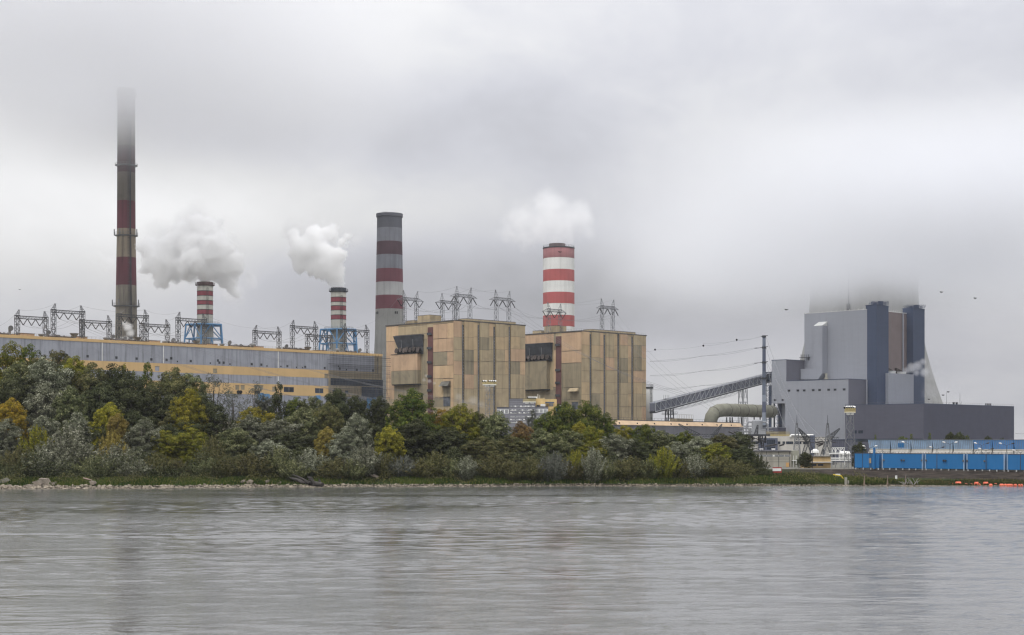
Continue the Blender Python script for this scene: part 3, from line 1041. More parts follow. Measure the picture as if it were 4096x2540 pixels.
    for (fc, L) in ((fl, tl), (fr, tr)):
        n = int(L / 2)
        for i in range(n + 1):
            rl.tube(fc.p(L * i / n, zt + .5, -.2), fc.p(L * i / n, zt + 1.5, -.2), .035, None, 3, 0, False)
        rl.tube(fc.p(0, zt + 1.5, -.2), fc.p(L, zt + 1.5, -.2), .035, None, 3, 0, False)
    rl.build('parapet_railing', pylon_l, root)
    return c, fl, fr, tl, tr, zt


z4 = zz(3.217, 1500, 1130)
z5 = zz(3.36, 2050, 1250)
L1 = [(147, 558, 303, 755, 's'), (303, 556, 665, 668, 'g'), (147, 757, 262, 1225, 'p'), (262, 670, 665, 735, 'g'), (600, 735, 665, 1320, 'o'), (165, 1228, 187, 1480, 's'),
      (147, 1228, 164, 1500, 'p'), (188, 1228, 250, 1500, 'p'), (250, 1315, 672, 1600, 'o'), (752, 530, 935, 718, 'p'), (936, 515, 1009, 718, 's'),
      (752, 720, 1009, 888, 'p'), (752, 892, 930, 1062, 'o'), (931, 890, 1009, 1060, 'p'), (752, 1066, 1009, 1232, 's'), (752, 1234, 880, 1480, 't'),
      (881, 1234, 975, 1268, 's'), (976, 1234, 1009, 1600, 's'), (881, 1338, 975, 1600, 'o'), (752, 1482, 880, 1600, 'o')]
R1 = [(1012, 1112, .35), (1145, 1262, .55), (1264, 1316, .15), (1345, 1460, .6), (1462, 1520, .15), (1548, 1662, .6), (1664, 1714, .15), (1742, 1858, .6), (1860, 1928, .25)]
SL1 = [(1121, 1139, 545, 1512), (1322, 1338, 545, 1512), (1524, 1540, 570, 1512), (1721, 1736, 570, 1512)]
bh1 = boiler_house(11, 1824, 1283, 800, 1545, 2100, z4, L1, R1, SL1, (700, 860, 1015, 1185, 1360),
                   'tan boiler house with patchwork cladding, nearer the long banded hall', None, (681, 578, 749),
                   [(710, 668), (710, 850), (710, 1032), (710, 1215), (710, 1395)], (252, 925, 590, 1308, 1135, 'p', 'o', 2.4),
                   (300, 690, 628, 918), None, [('canopy', 865, 1272, 975, 1335), ('door', 885, 1475, 968, 1590)])
L2 = [(150, 290, 556, 425, 'p'), (556, 270, 584, 500, 'o'), (556, 502, 584, 1000, 's'), (548, 1002, 580, 1170, 'o'), (150, 1045, 580, 1250, 'o'), (662, 262, 752, 515, 'p'), (753, 262, 926, 505, 'p'),
      (662, 517, 875, 675, 'p'), (876, 507, 926, 672, 'p'), (662, 678, 926, 1003, 'o'), (662, 1006, 926, 1166, 'o'), (662, 1168, 926, 1400, 'o')]
R2 = [(930, 1030, .35), (1060, 1170, .55), (1171, 1218, .15), (1252, 1358, .6), (1359, 1405, .15), (1438, 1541, .6), (1542, 1594, .15), (1622, 1727, .6), (1728, 1790, .25)]
SL2 = [(1036, 1053, 290, 1420), (1225, 1242, 300, 1420), (1411, 1428, 290, 1420), (1598, 1614, 322, 1420)]
bh2 = boiler_house(22, 2326.5, 1325, 867, 2057, 2584, z5, L2, R2, SL2, (440, 610, 775, 940, 1095, 1260),
                   'tan boiler house with patchwork cladding, on the white silo and conveyor side', None, (584, 322, 658),
                   [(620, 440), (620, 780), (620, 950), (620, 1120)], (170, 655, 500, 1035, 655, 'o', 'o', 2.6),
                   (175, 425, 540, 655), None, [('canopy', 778, 1015, 895, 1062), ('door', 803, 1208, 885, 1300)])
z1 = zz(1.718, 0, 1100); z2 = zz(1.718, 900, 1100); z3 = zz(1.718, 1500, 1100); z5b = zz(1.718, 3072, 1100)
z9 = zz(1.742, 1100, 700); zch = zz(1.5118, 0, 300); zt = zz(3.024, 3400, 1150); z6 = zz(3.36, 2600, 1300)
z7 = zz(4.065, 2850, 1650); z8 = zz(3.269, 3350, 1700); zn = zz(4.2, 3040, 1400); zo = zz(5.4, 1950, 1480)
za = zz(3.484, 0, 1200); zb = zz(3.78, 650, 1200); zc = zz(3.36, 1150, 1200)


# ------------------------------------------------------------------ chimneys
def ch_mat(name, col, soot=.0, top=0, var=.10, streak=.5):
    return mat(name, col, var=var, streak=streak, streak_scale=.45, vscale=.05, rough=.85, grime=tuple(v * .45 for v in col), grime_amt=.35 + soot)


def rail_ring(mb, cx, cy_, r, z, h=1.3, n=28, post=.05, skip=1):
    pts = [(cx + r * math.cos(2 * math.pi * k / n), cy_ + r * math.sin(2 * math.pi * k / n)) for k in range(n)]
    for k in range(n):
        a, b = pts[k], pts[(k + 1) % n]
        for hh in (h * .5, h):
            mb.tube((*a, z + hh), (*b, z + hh), post, None, 3, 0, False)
        mb.tube((*a, z), (*a, z + h), post, None, 3, 0, False)


def ladder_on(mb, cx, cy_, prof, ang, w=.5, t=.09, step=1.2, cage=True):
    """ladder with cage climbing a tapered shaft; prof = [(r, z), ...]"""
    rs, zs = [p[0] for p in prof], [p[1] for p in prof]
    ca, sa = math.cos(ang), math.sin(ang)
    tx, ty = -sa, ca
    z = zs[0]
    prev = None
    while z < zs[-1]:
        r = float(np.interp(z, zs, rs)) + .35
        c = Vector((cx + ca * r, cy_ + sa * r, z))
        L, R = c + Vector((tx, ty, 0)) * w, c - Vector((tx, ty, 0)) * w
        if prev:
            mb.tube(prev[0], L, t, None, 3, 0, False)
            mb.tube(prev[1], R, t, None, 3, 0, False)
            if cage:
                mb.tube(prev[2], c + Vector((ca, sa, 0)) * .9, t, None, 3, 0, False)
        mb.tube(L, R, t * .8, None, 3, 0, False)
        if cage:
            o = c + Vector((ca, sa, 0)) * .9
            mb.tube(L, o, t * .8, None, 3, 0, False); mb.tube(o, R, t * .8, None, 3, 0, False)
        prev = (L, R, c + Vector((ca, sa, 0)) * .9)
        z += step * 2


def tall_chimney():
    Y = 1300.0
    c = W(505, 1764, Y)
    Zp = lambda zy: H + (HY - zch(0, zy)[1]) / F * Y
    rp = lambda half: half / 1.5118 / F * Y
    root = thing('tall_chimney', 'tallest slender chimney, banded maroon and tan, its top lost in the low cloud', 'chimney', (c.x, c.y, GZ))
    prof_r = [(95, 52.0), (262, 52.4), (430, 53), (592, 53.6), (763, 54.2), (932, 55), (1105, 58), (1273, 61), (1400, 67), (1700, 74)]
    rr = lambda zy: rp(float(np.interp(zy, [p[0] for p in prof_r], [p[1] for p in prof_r])))
    mats = [ch_mat('tall_concrete', A(150, 142, 128, .75), .2, streak=.75), ch_mat('tall_maroon', A(104, 56, 64, .9), .1), ch_mat('tall_tan', A(162, 148, 128, .75), .1, streak=.65),
            ch_mat('tall_sooty_tan', A(120, 112, 102, .7), .2), ch_mat('tall_sooty_maroon', A(84, 60, 62, .8), .2)]
    bands = [(1700, 0), (1273, 1), (1105, 2), (932, 1), (763, 3), (592, 4), (430, 3), (262, 4), (95, None)]
    prof, mis = [], []
    for i, (zy, m_) in enumerate(bands):
        z = Zp(zy) if zy < 1700 else GZ
        prof.append((rr(zy), z))
        if m_ is not None:
            mis.append(m_)
    mb = MB()
    mb.lathe(c.x, c.y, prof, 48, mis)
    mb.build('shaft', mats, root, smooth=True)
    cr = MB()
    cr.lathe(c.x, c.y, [(rr(95) + .1, Zp(135)), (rr(95) + 1.3, Zp(128)), (rr(95) + 1.3, Zp(112)), (rr(95) + .3, Zp(108)), (rr(95) + .3, Zp(85)), (rr(95) - 1.0, Zp(85))], 40)
    cr.build('crown', mats[3], root)
    for zy in (548, 972, 1398):
        z = Zp(zy)
        r = rr(zy)
        pf = MB()
        pf.lathe(c.x, c.y, [(r, z - .9), (r + 1.9, z - .15), (r + 1.9, z + .15), (r, z + .15)], 36, caps=False)
        p = pf.build('platform', pylon_l, root)
        rl = MB()
        rail_ring(rl, c.x, c.y, r + 1.85, z, 2.6 if zy != 548 else 1.8, 24, .07)
        if zy != 548:
            for a in (-2.9, -1.9, -.25):
                x, y = c.x + (r + 2.0) * math.cos(a), c.y + (r + 2.0) * math.sin(a)
                rl.box((x, y, z), .7, .7, 5.2)
        rl.build('railing', pylon_l, root, parent=p)
    ld = MB()
    pr = [(p[0], p[1]) for p in prof]
    ladder_on(ld, c.x, c.y, pr, math.radians(-62), .7, .11, 1.3)
    ld.build('ladder', pylon_m, root)
    cb = MB()
    for a in (-48, -52):
        cb.path([(c.x + (r + .25) * math.cos(math.radians(a)), c.y + (r + .25) * math.sin(math.radians(a)), z) for r, z in pr], .28, 5)
    cb.build('cable_duct', dark, root)
    return c


def wide_chimney():
    Y = 1300.0
    c = W(1558, 1764, Y)
    Zp = lambda zy: H + (HY - z9(0, zy)[1]) / F * Y
    rp = lambda half: half / 1.742 / F * Y
    root = thing('wide_chimney', 'broad tapering grey and maroon banded chimney rising behind the boiler houses', 'chimney', (c.x, c.y, GZ))
    ring = [(3000, 125), (1417, 115), (1250, 107), (1100, 101), (937, 98), (842, 96.5), (750, 94.5), (657, 92.5), (560, 91), (468, 89), (373, 88), (300, 87), (275, 88)]
    prof = [(rp(r), GZ if y == 3000 else Zp(y)) for y, r in ring]
    ms = [ch_mat('wide_concrete', A(158, 158, 154, .72), 0, streak=.35), ch_mat('wide_maroon', A(108, 60, 70, .85), 0, streak=.2), ch_mat('wide_white', A(178, 178, 178, .8), 0, streak=.35),
          ch_mat('wide_sooty_white', A(128, 130, 138, .8), .1, streak=.4), ch_mat('wide_sooty_maroon', A(80, 58, 66, .9), .1, streak=.2), ch_mat('wide_sooty_grey', A(96, 97, 105, .8), .1, streak=.2)]
    mis = [0, 0, 0, 0, 1, 2, 1, 3, 4, 3, 5, 5]
    mb = MB()
    mb.lathe(c.x, c.y, prof, 56, mis)
    mb.build('shaft', ms, root, smooth=True)
    cr = MB()
    r = rp(88)
    cr.lathe(c.x, c.y, [(r, Zp(298)), (r + .6, Zp(294)), (r + .6, Zp(272)), (r - 1.2, Zp(272)), (r - 1.2, Zp(290))], 56, caps=False)
    cr.build('rim', ms[5], root)
    t = MB()
    q = W(z9(768, 0)[0], z9(0, 268)[1], Y - 6)
    for i in range(4):
        t.tube((q.x + i * 1.2 - 2, q.y, Zp(272)), (q.x + i * 1.2 - 2, q.y, Zp(263)), .15)
    t.tube((q.x - 2, q.y, Zp(264)), (q.x + 1.8, q.y, Zp(264)), .12)
    t.build('beacon_frame', pylon_l, root)
    for i, (x, y) in enumerate(((710, 965), (722, 965), (845, 965), (857, 965))):
        k = (z9(x, 0)[0] - CX) / F
        rr_ = rp(98.5)
        z = Zp(y)
        # point on the near side of the shaft in that direction
        ox = k * Y - c.x
        oy = -math.sqrt(max(rr_ ** 2 - ox * ox, 0))
        p = Vector((c.x + ox, c.y + oy, z))
        w = MB()
        w.box((p.x, p.y + .2, z - 1.0), .9, 1.2, 2.0)
        w.build('shaft_opening', black, root)
    return c


def small_chimney(name_lab, xc, half, Y, capy, rimy, bands, deck, legs, ringy, legy, stemy, capm, widest):
    """slim steel chimney carried through a pale blue trestle"""
    c = W(xc, 1764, Y)
    Z = lambda y: H + (HY - y) / F * Y
    r = half / F * Y
    root = thing('trestle_chimney', name_lab, 'chimney', (c.x, c.y, GZ))
    wht = ch_mat('trestle_white', A(204, 202, 192, .85), 0, streak=.35)
    red = ch_mat('trestle_red', A(150, 78, 88, .85), 0, streak=.35)
    grc = ch_mat('trestle_grey', A(176, 176, 170, .8), 0, streak=.4)
    prof, mis = [(r * 1.06, GZ)], []
    for (y, m_) in bands:          # listed from the bottom up: top edge of each band
        prof.append((r * (1.06 if y > stemy else 1.0), Z(y)))
        mis.append(m_)
    mb = MB()
    mb.lathe(c.x, c.y, prof, 36, mis)
    sh = mb.build('shaft', [wht, red, grc], root, smooth=True)
    hp = MB()
    for y in [b[0] for b in bands[1:]]:
        hp.lathe(c.x, c.y, [(r * 1.0, Z(y) - .25), (r * 1.025, Z(y) - .2), (r * 1.025, Z(y) + .1), (r, Z(y) + .15)], 36, caps=False)
    hp.build('hoop', dark, root)
    cp = MB()
    w = widest / F * Y
    cp.lathe(c.x, c.y, [(r * .99, Z(rimy + 2)), (w, Z(rimy - 1)), (w, Z(rimy - 3)), (r * 1.02, Z(rimy - 4)), (r * 1.02, Z(capy)), (r * .8, Z(capy))], 36)
    cp.build('cap', capm, root)
    rl = MB()
    rail_ring(rl, c.x, c.y, w, Z(rimy - 2), 1.6, 20, .08)
    rl.build('cap_railing', capm, root)
    # soot streaks are a fixed stain: thin dark cladding strip beside the ladder
    ld = MB()
    ladder_on(ld, c.x, c.y, [(r * 1.0, Z(legy)), (r, Z(rimy + 3))], math.radians(-62), .55, .09, 1.3)
    ld.build('ladder', mat('sooty_ladder', (.07, .07, .07)), root)
    # trestle
    x0, x1 = (deck[0] - CX) / F * Y, (deck[1] - CX) / F * Y
    rw = (x1 - x0) / 2
    zd = Z(deck[2])
    cx = (x0 + x1) / 2
    n = 8
    ang = [2 * math.pi * (k + .5) / n for k in range(4)]
    hs = rw * .98
    top = [Vector((c.x + a * hs, c.y + b * hs, zd)) for a, b in ((-1, -.38), (.0, -1), (1, -.38), (.75, .75), (-.75, .75))]
    top = [Vector((cx + (t.x - c.x), t.y, t.z)) for t in top]
    lx0, lx1 = (legs[0] - CX) / F * Y, (legs[1] - CX) / F * Y
    spread = (lx1 - lx0) / (x1 - x0)
    k = (Z(legy) - GZ) / (zd - Z(legy))
    foot = [Vector((cx + (t.x - cx) * spread, c.y + (t.y - c.y) * spread, Z(legy))) for t in top]
    base = [f + (f - t) * k for f, t in zip(foot, top)]
    zr = Z(ringy)
    mb = MB()
    for i in range(5):
        j = (i + 1) % 5
        f = (zd - zr) / (zd - Z(legy))
        pi_, pj_ = top[i].lerp(foot[i], f), top[j].lerp(foot[j], f)
        mb.tube(top[i], base[i], .55, .65, 8)
        mb.tube(top[i], top[j], .55, None, 8)
        mb.tube(pi_, pj_, .40, None, 6)
        mid = top[i].lerp(top[j], .5)
        mb.tube(mid, pi_, .36, None, 6)
        mb.tube(mid, pj_, .36, None, 6)
        m2 = pi_.lerp(pj_, .5)
        mb.tube(m2, base[i].lerp(top[i], .35), .34, None, 6)
        mb.tube(m2, base[j].lerp(top[j], .35), .34, None, 6)
    mb.build('trestle', bluet, root)
    dk = MB()
    dk.lathe(c.x, c.y, [(r * 1.0, zd - .3), (rw * .8, zd + .1), (rw * .8, zd + .4), (r, zd + .5)], 5 * 4, caps=False)
    p = dk.build('deck', bluet, root)
    r2 = MB()
    rail_ring(r2, cx, c.y, rw * .8, zd + .4, 1.5, 20, .07)
    r2.build('deck_railing', pylon_l, root, parent=p)
    return c


def striped_chimney():
    Y = 1250.0
    c = W(2235, 1764, Y)
    Zp = lambda zy: H + (HY - z9(0, zy)[1]) / F * Y
    r = 63.2 / F * Y
    root = thing('striped_chimney', 'thick bright red and white striped chimney steaming into the cloud', 'chimney', (c.x, c.y, GZ))
    rd = ch_mat('bright_red_band', A(184, 98, 96, .8), 0, streak=.2, var=.06)
    rd2 = ch_mat('greyed_red_band', A(146, 100, 102, .85), .1, streak=.3)  # duller, greyer red of the top band
    wh = ch_mat('bright_white_band', A(222, 222, 218, .9), 0, streak=.2, var=.04)
    ys = [2400, 1060, 982, 902, 823, 745, 665, 585, 512]
    prof = [(r * (1 - .01 * i / 8), GZ if y == 2400 else Zp(y)) for i, y in enumerate(ys)]
    mb = MB()
    mb.lathe(c.x, c.y, prof, 56, [1, 0, 1, 0, 1, 0, 1, 2])
    mb.build('shaft', [rd, wh, rd2], root, smooth=True)
    fl_ = MB()
    cf = c.x - 1.2
    fl_.lathe(cf, c.y, [(r * .52, Zp(512)), (r * .52, Zp(480)), (r * .45, Zp(480))], 32)
    fl_.build('inner_flue', ch_mat('flue_grey', A(120, 108, 108, .8)), root)
    rm = MB()
    rm.lathe(c.x, c.y, [(r, Zp(516)), (r * 1.015, Zp(514)), (r * 1.015, Zp(508)), (r * .9, Zp(508))], 48, caps=False)
    rail_ring(rm, c.x, c.y, r * .98, Zp(508), 1.6, 40, .06)
    rm.build('rim', dark, root)
    return c


CH1 = tall_chimney()
CH3 = wide_chimney()
CH2 = small_chimney('slim red and cream banded chimney on a blue trestle, beside the tallest chimney', 820, 31.5, 1050, 1129, 1143,
                    [(1345, 2), (1298, 2), (1258.5, 0), (1239.5, 1), (1220, 0), (1203, 1), (1184, 0), (1165, 1), (1140, 0)], (748, 891, 1300), (739, 896), 1356, 1385, 1299, ch_mat('cap_rust', A(110, 88, 88, .8)), 38.5)
CH5 = small_chimney('slim red and white banded chimney on a blue trestle, with a dark grey cap', 1354, 30.5, 1050, 1152, 1168,
                    [(1380, 2), (1315, 2), (1278.5, 0), (1261, 1), (1242, 0), (1224, 1), (1209, 0), (1190, 1), (1166, 0)], (1284, 1427, 1320), (1275, 1430), 1376, 1415, 1316, ch_mat('cap_grey', A(72, 76, 84, .8)), 38.0)
CH4 = striped_chimney()


# ------------------------------------------------------------------ newest power block
def new_block():
    c, fl, fr, tl, tr, zt_ = corner_box(3393.6, 1516.7, 1000, 3086.7, 3465)
    root = thing('power_block', 'pale grey power block with stepped roofs and one row of small vents', 'building', (c.x, c.y, GZ))
    tcut = fl.t(zn(422, 0)[0])
    zcut = fl.z(zn(310, 0)[0], zn(0, 897)[1])
    tl2 = fl.t(zn(442, 0)[0])
    zr = fl.z(zn(442, 0)[0], zn(0, 165)[1])
    mb = MB()

    def blk(f, ta, tb, z0, z1, depth, off=0.0, mi=0):
        mb.slab(f, ta, tb, z0, z1, -depth, off, mi)
    blk(fl, 0, tcut, GZ, zt_, tr)
    blk(fl, tcut, tl, zcut, zt_ - .02, tr - .1, -.002)
    blk(fl, tl2, tl - .003, zt_ - .01, zr, tr + 18, -.001)
    blk(fl, tcut + .01, tl - .05, GZ, zcut - .01, tr - .3, -6.5)
    blk(fr, 0.002, tr - .002, GZ, zt_ - .03, 1.0, .02, 1)  # same pale wall, its shade put into the colour
    # side wall of the raised stair end, its shade put into the colour
    q = fl.p(tl2, 0)
    fr2 = Face((q.x, q.y), U, Vector((S2, -S2, 0)))
    blk(fr2, .01, 21.0, zt_ + .02, zr - .03, .5, .03, 1)
    for (f, a, b, z, d) in ((fl, 0, tl2, zt_, tr),):
        mb.slab(f, a - .2, b, z, z + .35, -.4, .15, 2)
    mb.slab(fr, 0, tr, zt_, zt_ + .35, -.4, .15, 2)
    mb.slab(fl, tl2 - .2, tl + .2, zr, zr + .35, -.4, .15, 2)
    mb.slab(fr2, 0, 40, zr, zr + .35, -.4, .15, 2)
    mb.build('lower_wall', [lightgrey, midgrey, slate], root)
    # tall upper block, its face set back behind the lower roof
    o = c + U * (tr + 0.5)
    fu = Face((o.x, o.y), V, Vector((-S2, -S2, 0)))
    ta, tb = -.3, fu.t(3217.5)
    zu = fu.z(3463, 1238.5)
    mb = MB()
    mb.slab(fu, ta, tb, GZ, zu, -26, 0, 0)
    mb.slab(fu, ta, tb + .1, zu, zu + .3, -26.1, .1, 1)
    for i in range(14):
        t = ta + (tb - ta) * i / 14
        mb.box(fu.p(t, zu + .3, -1), .25, .25, .8, 0, 1)
    mb.build('upper_wall', [lightgrey, white], root)
    # white-capped duct climbing the upper face
    pts = [zt(0, 0)]
    P = lambda x, y, f=fu, off=6.0: None
    fd = Face((o.x - S2 * 6.2, o.y - S2 * 6.2), V, Vector((-S2, -S2, 0)))
    poly = []
    for (x, y) in ((313, 350), (373, 348), (373, 675), (341, 717), (224, 718), (224, 646), (313, 645)):
        xs, ys = z5b(x, y)
        t = fd.t(xs)
        poly.append((t, fd.z(xs, ys)))
    mb = MB()
    mb.extr([fd.p(t, z) for t, z in poly], U * 6.0, 0)
    t0, t1 = poly[0][0], poly[1][0]
    zc_ = poly[0][1]
    # sloping cap
    mb2 = MB()
    hcap = 30 / 1.718 / F * 1030
    mb2.add([fd.p(t0, zc_ + .02), fd.p(t1, zc_ + .02), fd.p(t1, zc_ + .02, -6), fd.p(t0, zc_ + .02, -6), fd.p(t0, zc_ + hcap, -6), fd.p(t1, zc_ + hcap, -6)],
            [(0, 1, 5, 4), (0, 4, 3), (1, 2, 5), (3, 4, 5, 2), (0, 3, 2, 1)], 0)
    dct = mb.build('flue_duct', lightgrey, root)
    mb2.build('duct_cap', white, root, parent=dct)
    dd = MB()
    dd.extr([fd.p(poly[2][0] - .03, poly[2][1] - .3), fd.p(poly[3][0] - .03, poly[3][1]), fd.p(poly[3][0] - 1.5, poly[3][1] - .4), fd.p(poly[2][0] - .9, poly[2][1] - 2)], U * 5.9, 0)
    # two rows of vents
    for i, (x, y) in enumerate([(488, 683), (638, 681), (743, 680), (894, 676), (1002, 674), (1154, 669), (1262, 667), (1415, 664), (254, 842), (384, 840)]):
        xs, ys = zn(x, y)
        t, z = fl.t(xs), fl.z(xs, ys)
        m2 = MB()
        m2.slab(fl, t - .95, t + .95, z - .6, z + .6, .001, .15, 0)
        m2.slab(fl, t - 1.05, t + 1.05, z + .6, z + .75, .001, .4, 1)
        m2.build('wall_vent', [dark, midgrey], root)
    pp = MB()
    q = fr.p(tr - .4, 0, .6)
    pp.tube((q.x, q.y, GZ + 10), (q.x, q.y, zt_ + .2), .55, None, 10)
    pp.build('downpipe', lightgrey, root)
    cl = MB()
    xs = zn(205, 0)[0]
    q = fl.p(fl.t(xs), 0, -.6)
    cl.tube((q.x, q.y, GZ), (q.x, q.y, zcut), .75, None, 12)
    cl.build('column', white, root)
    stw = MB()
    for i in range(7):
        z = GZ + 3 + i * (zcut - GZ - 4) / 7
        stw.slab(fl, fl.t(zn(285, 0)[0]), fl.t(zn(232, 0)[0]), z, z + .5, -5.5, -2.0)
        stw.tube(fl.p(fl.t(zn(285, 0)[0]), z, -2), fl.p(fl.t(zn(232, 0)[0]), z + 4, -2), .15)
    stw.slab(fl, fl.t(zn(278, 0)[0]), fl.t(zn(238, 0)[0]), GZ, zcut, -6, -5.6)
    stw.build('recess_stair', slate, root)
    b = MB()
    xs0, xs1 = zn(150, 0)[0], zn(435, 0)[0]
    ta, tb = fl.t(xs1), fl.t(xs0)
    zb0 = fl.z(xs1, zn(0, 1305)[1])
    b.slab(fl, ta, tb, GZ, zb0, .01, 9, 0)
    b.slab(fl, ta - .1, tb + .1, zb0, zb0 + .3, .01, 9.1, 1)
    fk = Face(fl.p(0, 0, 9).xy, V, fl.n)
    b.slab(fk, fk.t(zn(243, 0)[0]), fk.t(zn(187, 0)[0]), GZ, fk.z(zn(215, 0)[0], zn(0, 1355)[1]), .001, .1, 2)
    b.build('entrance_annex', [charcoal, lightgrey, dark], root)
    for (x, y, s) in ((1665, 470, 1.6), (1110, 475, 1.2)):
        xs, ys = zn(x, y)
        q = W(xs, ys, 1022 if x > 1500 else 1034)
        m2 = MB()
        m2.box((q.x, q.y, zt_ - .2), s * 2, s * 2, 2.4)
        m2.box((q.x, q.y, zt_ + 2.2), s * 1.2, s * 1.2, 3.0, 0, 0)
        m2.build('roof_unit', mat('cream_unit', (.38, .36, .30)), root)
    m2 = MB()
    q = fl.p(tl2 - 1, 0, -19)
    for i in range(5):
        m2.box((q.x + i * 1.3 - 2, q.y, zr + .3), .3, .3, 4)
    m2.box((q.x + .5, q.y, zr + 2.0), 7, 1.5, .3)
    m2.build('roof_rail', dark, root)
    # stair tower of dark steel at the conveyor end
    rs = thing('stair_tower', 'dark steel stair tower against the narrow end of the pale grey block', 'stair tower', fl.p(tl + 3, GZ, -1))
    m3 = MB()
    xs0, xs1 = z6(1562, 0)[0], z6(1632, 0)[0]
    ta, tb = fl.t(xs1), fl.t(xs0)
    ztop = fl.z(xs0, z6(0, 640)[1])
    m3.slab(fl, ta + .1, ta + (tb - ta) * .52, GZ, ztop - 9, -4, -.2, 0)
    for tt in (ta + .2, tb - .2, (ta + tb) / 2):
        for of in (-4.2, -.1):
            m3.tube(fl.p(tt, GZ, of), fl.p(tt, ztop, of), .22, None, 4)
    m3.build('tower_frame', mat('stair_steel', A(74, 84, 104, .8), var=.15), rs)
    m4 = MB()
    for i in range(15):
        z = GZ + 2 + i * (ztop - GZ - 4) / 15
        m4.slab(fl, (ta + tb) / 2, tb + .5, z, z + .35, -4, .2)
        m4.slab(fl, (ta + tb) / 2, tb + .5, z + 1.0, z + 1.15, .1, .2)
        m4.tube(fl.p(ta + .3, z, 0), fl.p(tb - .3, z + 3.2, 0), .12)
    m4.slab(fl, ta - .5, tb + 3, ztop, ztop + .4, -4.5, .4)
    m4.build('landing', mat('stair_steel', None), rs)
    return c, fl, fr, fu


NB = new_block()


def slate_tower(xc, yc, Y, xl, xr, lab, crown, flare):
    c, fl, fr, tl, tr, z_ = corner_box(xc, yc, Y, xl, xr)
    root = thing('slate_tower', lab, 'tower', (c.x, c.y, GZ))
    mb = MB()
    pts = [fr.p(0, 0), fr.p(tr, 0), fr.p(tr, 0) + V * tl, fl.p(tl, 0)]
    mb.prism([(p.x, p.y) for p in pts], GZ, z_)
    mb.slab(fl, -.2, tl + .2, z_ + .01, z_ + .4, -tr - .2, .2)
    mb.build('shaft', slate, root)
    cr = MB()
    x0, x1, y0 = crown
    ctr = (pts[0] + pts[2]) / 2
    k0, k1 = (x0 - CX) / F, (x1 - CX) / F
    h = H + (HY - y0) / F * ctr.y
    wx = (k1 - k0) * ctr.y
    cx = (k0 + k1) / 2 * ctr.y
    n = 16
    for i in range(n + 1):
        xx = cx - wx / 2 + wx * i / n
        for yy in (-3.5, 3.5):
            cr.tube((xx, ctr.y + yy, z_ + .4), (xx + (xx - cx) * .12 * flare, ctr.y + yy, h - rnd.uniform(0, .8)), .13, None, 3, 0, False)
    for hh in (.35, .65, .95):
        for yy in (-3.5, 3.5):
            cr.tube((cx - wx / 2 * (1 + .1 * flare * hh), ctr.y + yy, z_ + (h - z_) * hh), (cx + wx / 2 * (1 + .1 * flare * hh), ctr.y + yy, z_ + (h - z_) * hh), .12, None, 3, 0, False)
    cr.box((cx + wx * .1, ctr.y, z_ + .4), wx * .22, 4, (h - z_) * .9)
    cr.box((cx - wx * .25, ctr.y, z_ + .4), wx * .12, 4, (h - z_) * .5)
    cr.build('roof_cage', slate, root)
    return c


slate_tower(3506.5, 1220, 1010, 3463.2, 3554.4, 'dark slate tower against the pale grey block, before the cooling tower', (3481, 3549, 1206), 0)
slate_tower(3653, 1233, 1062, 3610.6, 3698.6, 'dark slate tower standing alone past the brown boiler', (3624, 3693, 1221), 1)


def brown_boiler():
    q = W(3540, 1245.5, 1046)
    f = Face((q.x, q.y), U, Vector((S2, -S2, 0)))
    z_ = q.z
    tb = f.t(3612)
    root = thing('boiler_tower', 'brownish boiler tower between the two dark slate towers', 'building', (q.x, q.y, GZ))
    mb = MB()
    mb.slab(f, 0, tb + 6, GZ, z_, -26, 0, 0)
    mb.build('wall', brown, root)
    m2 = MB()
    m2.slab(f, -.1, tb + 6.1, z_, z_ + .5, -26.1, .2, 0)
    for i in range(8):
        m2.tube(f.p(tb * i / 8, z_ + .4, -1), f.p(tb * i / 8 + 1, z_ + 1.6, -1), .1)
    m2.build('roof_edge', white, root)
    m3 = MB()
    t = f.t(3608.5)
    m3.tube(f.p(t, GZ + 20, .7), f.p(t, z_, .7), .55, None, 10)
    m3.build('riser_pipe', lightgrey, root)


brown_boiler()


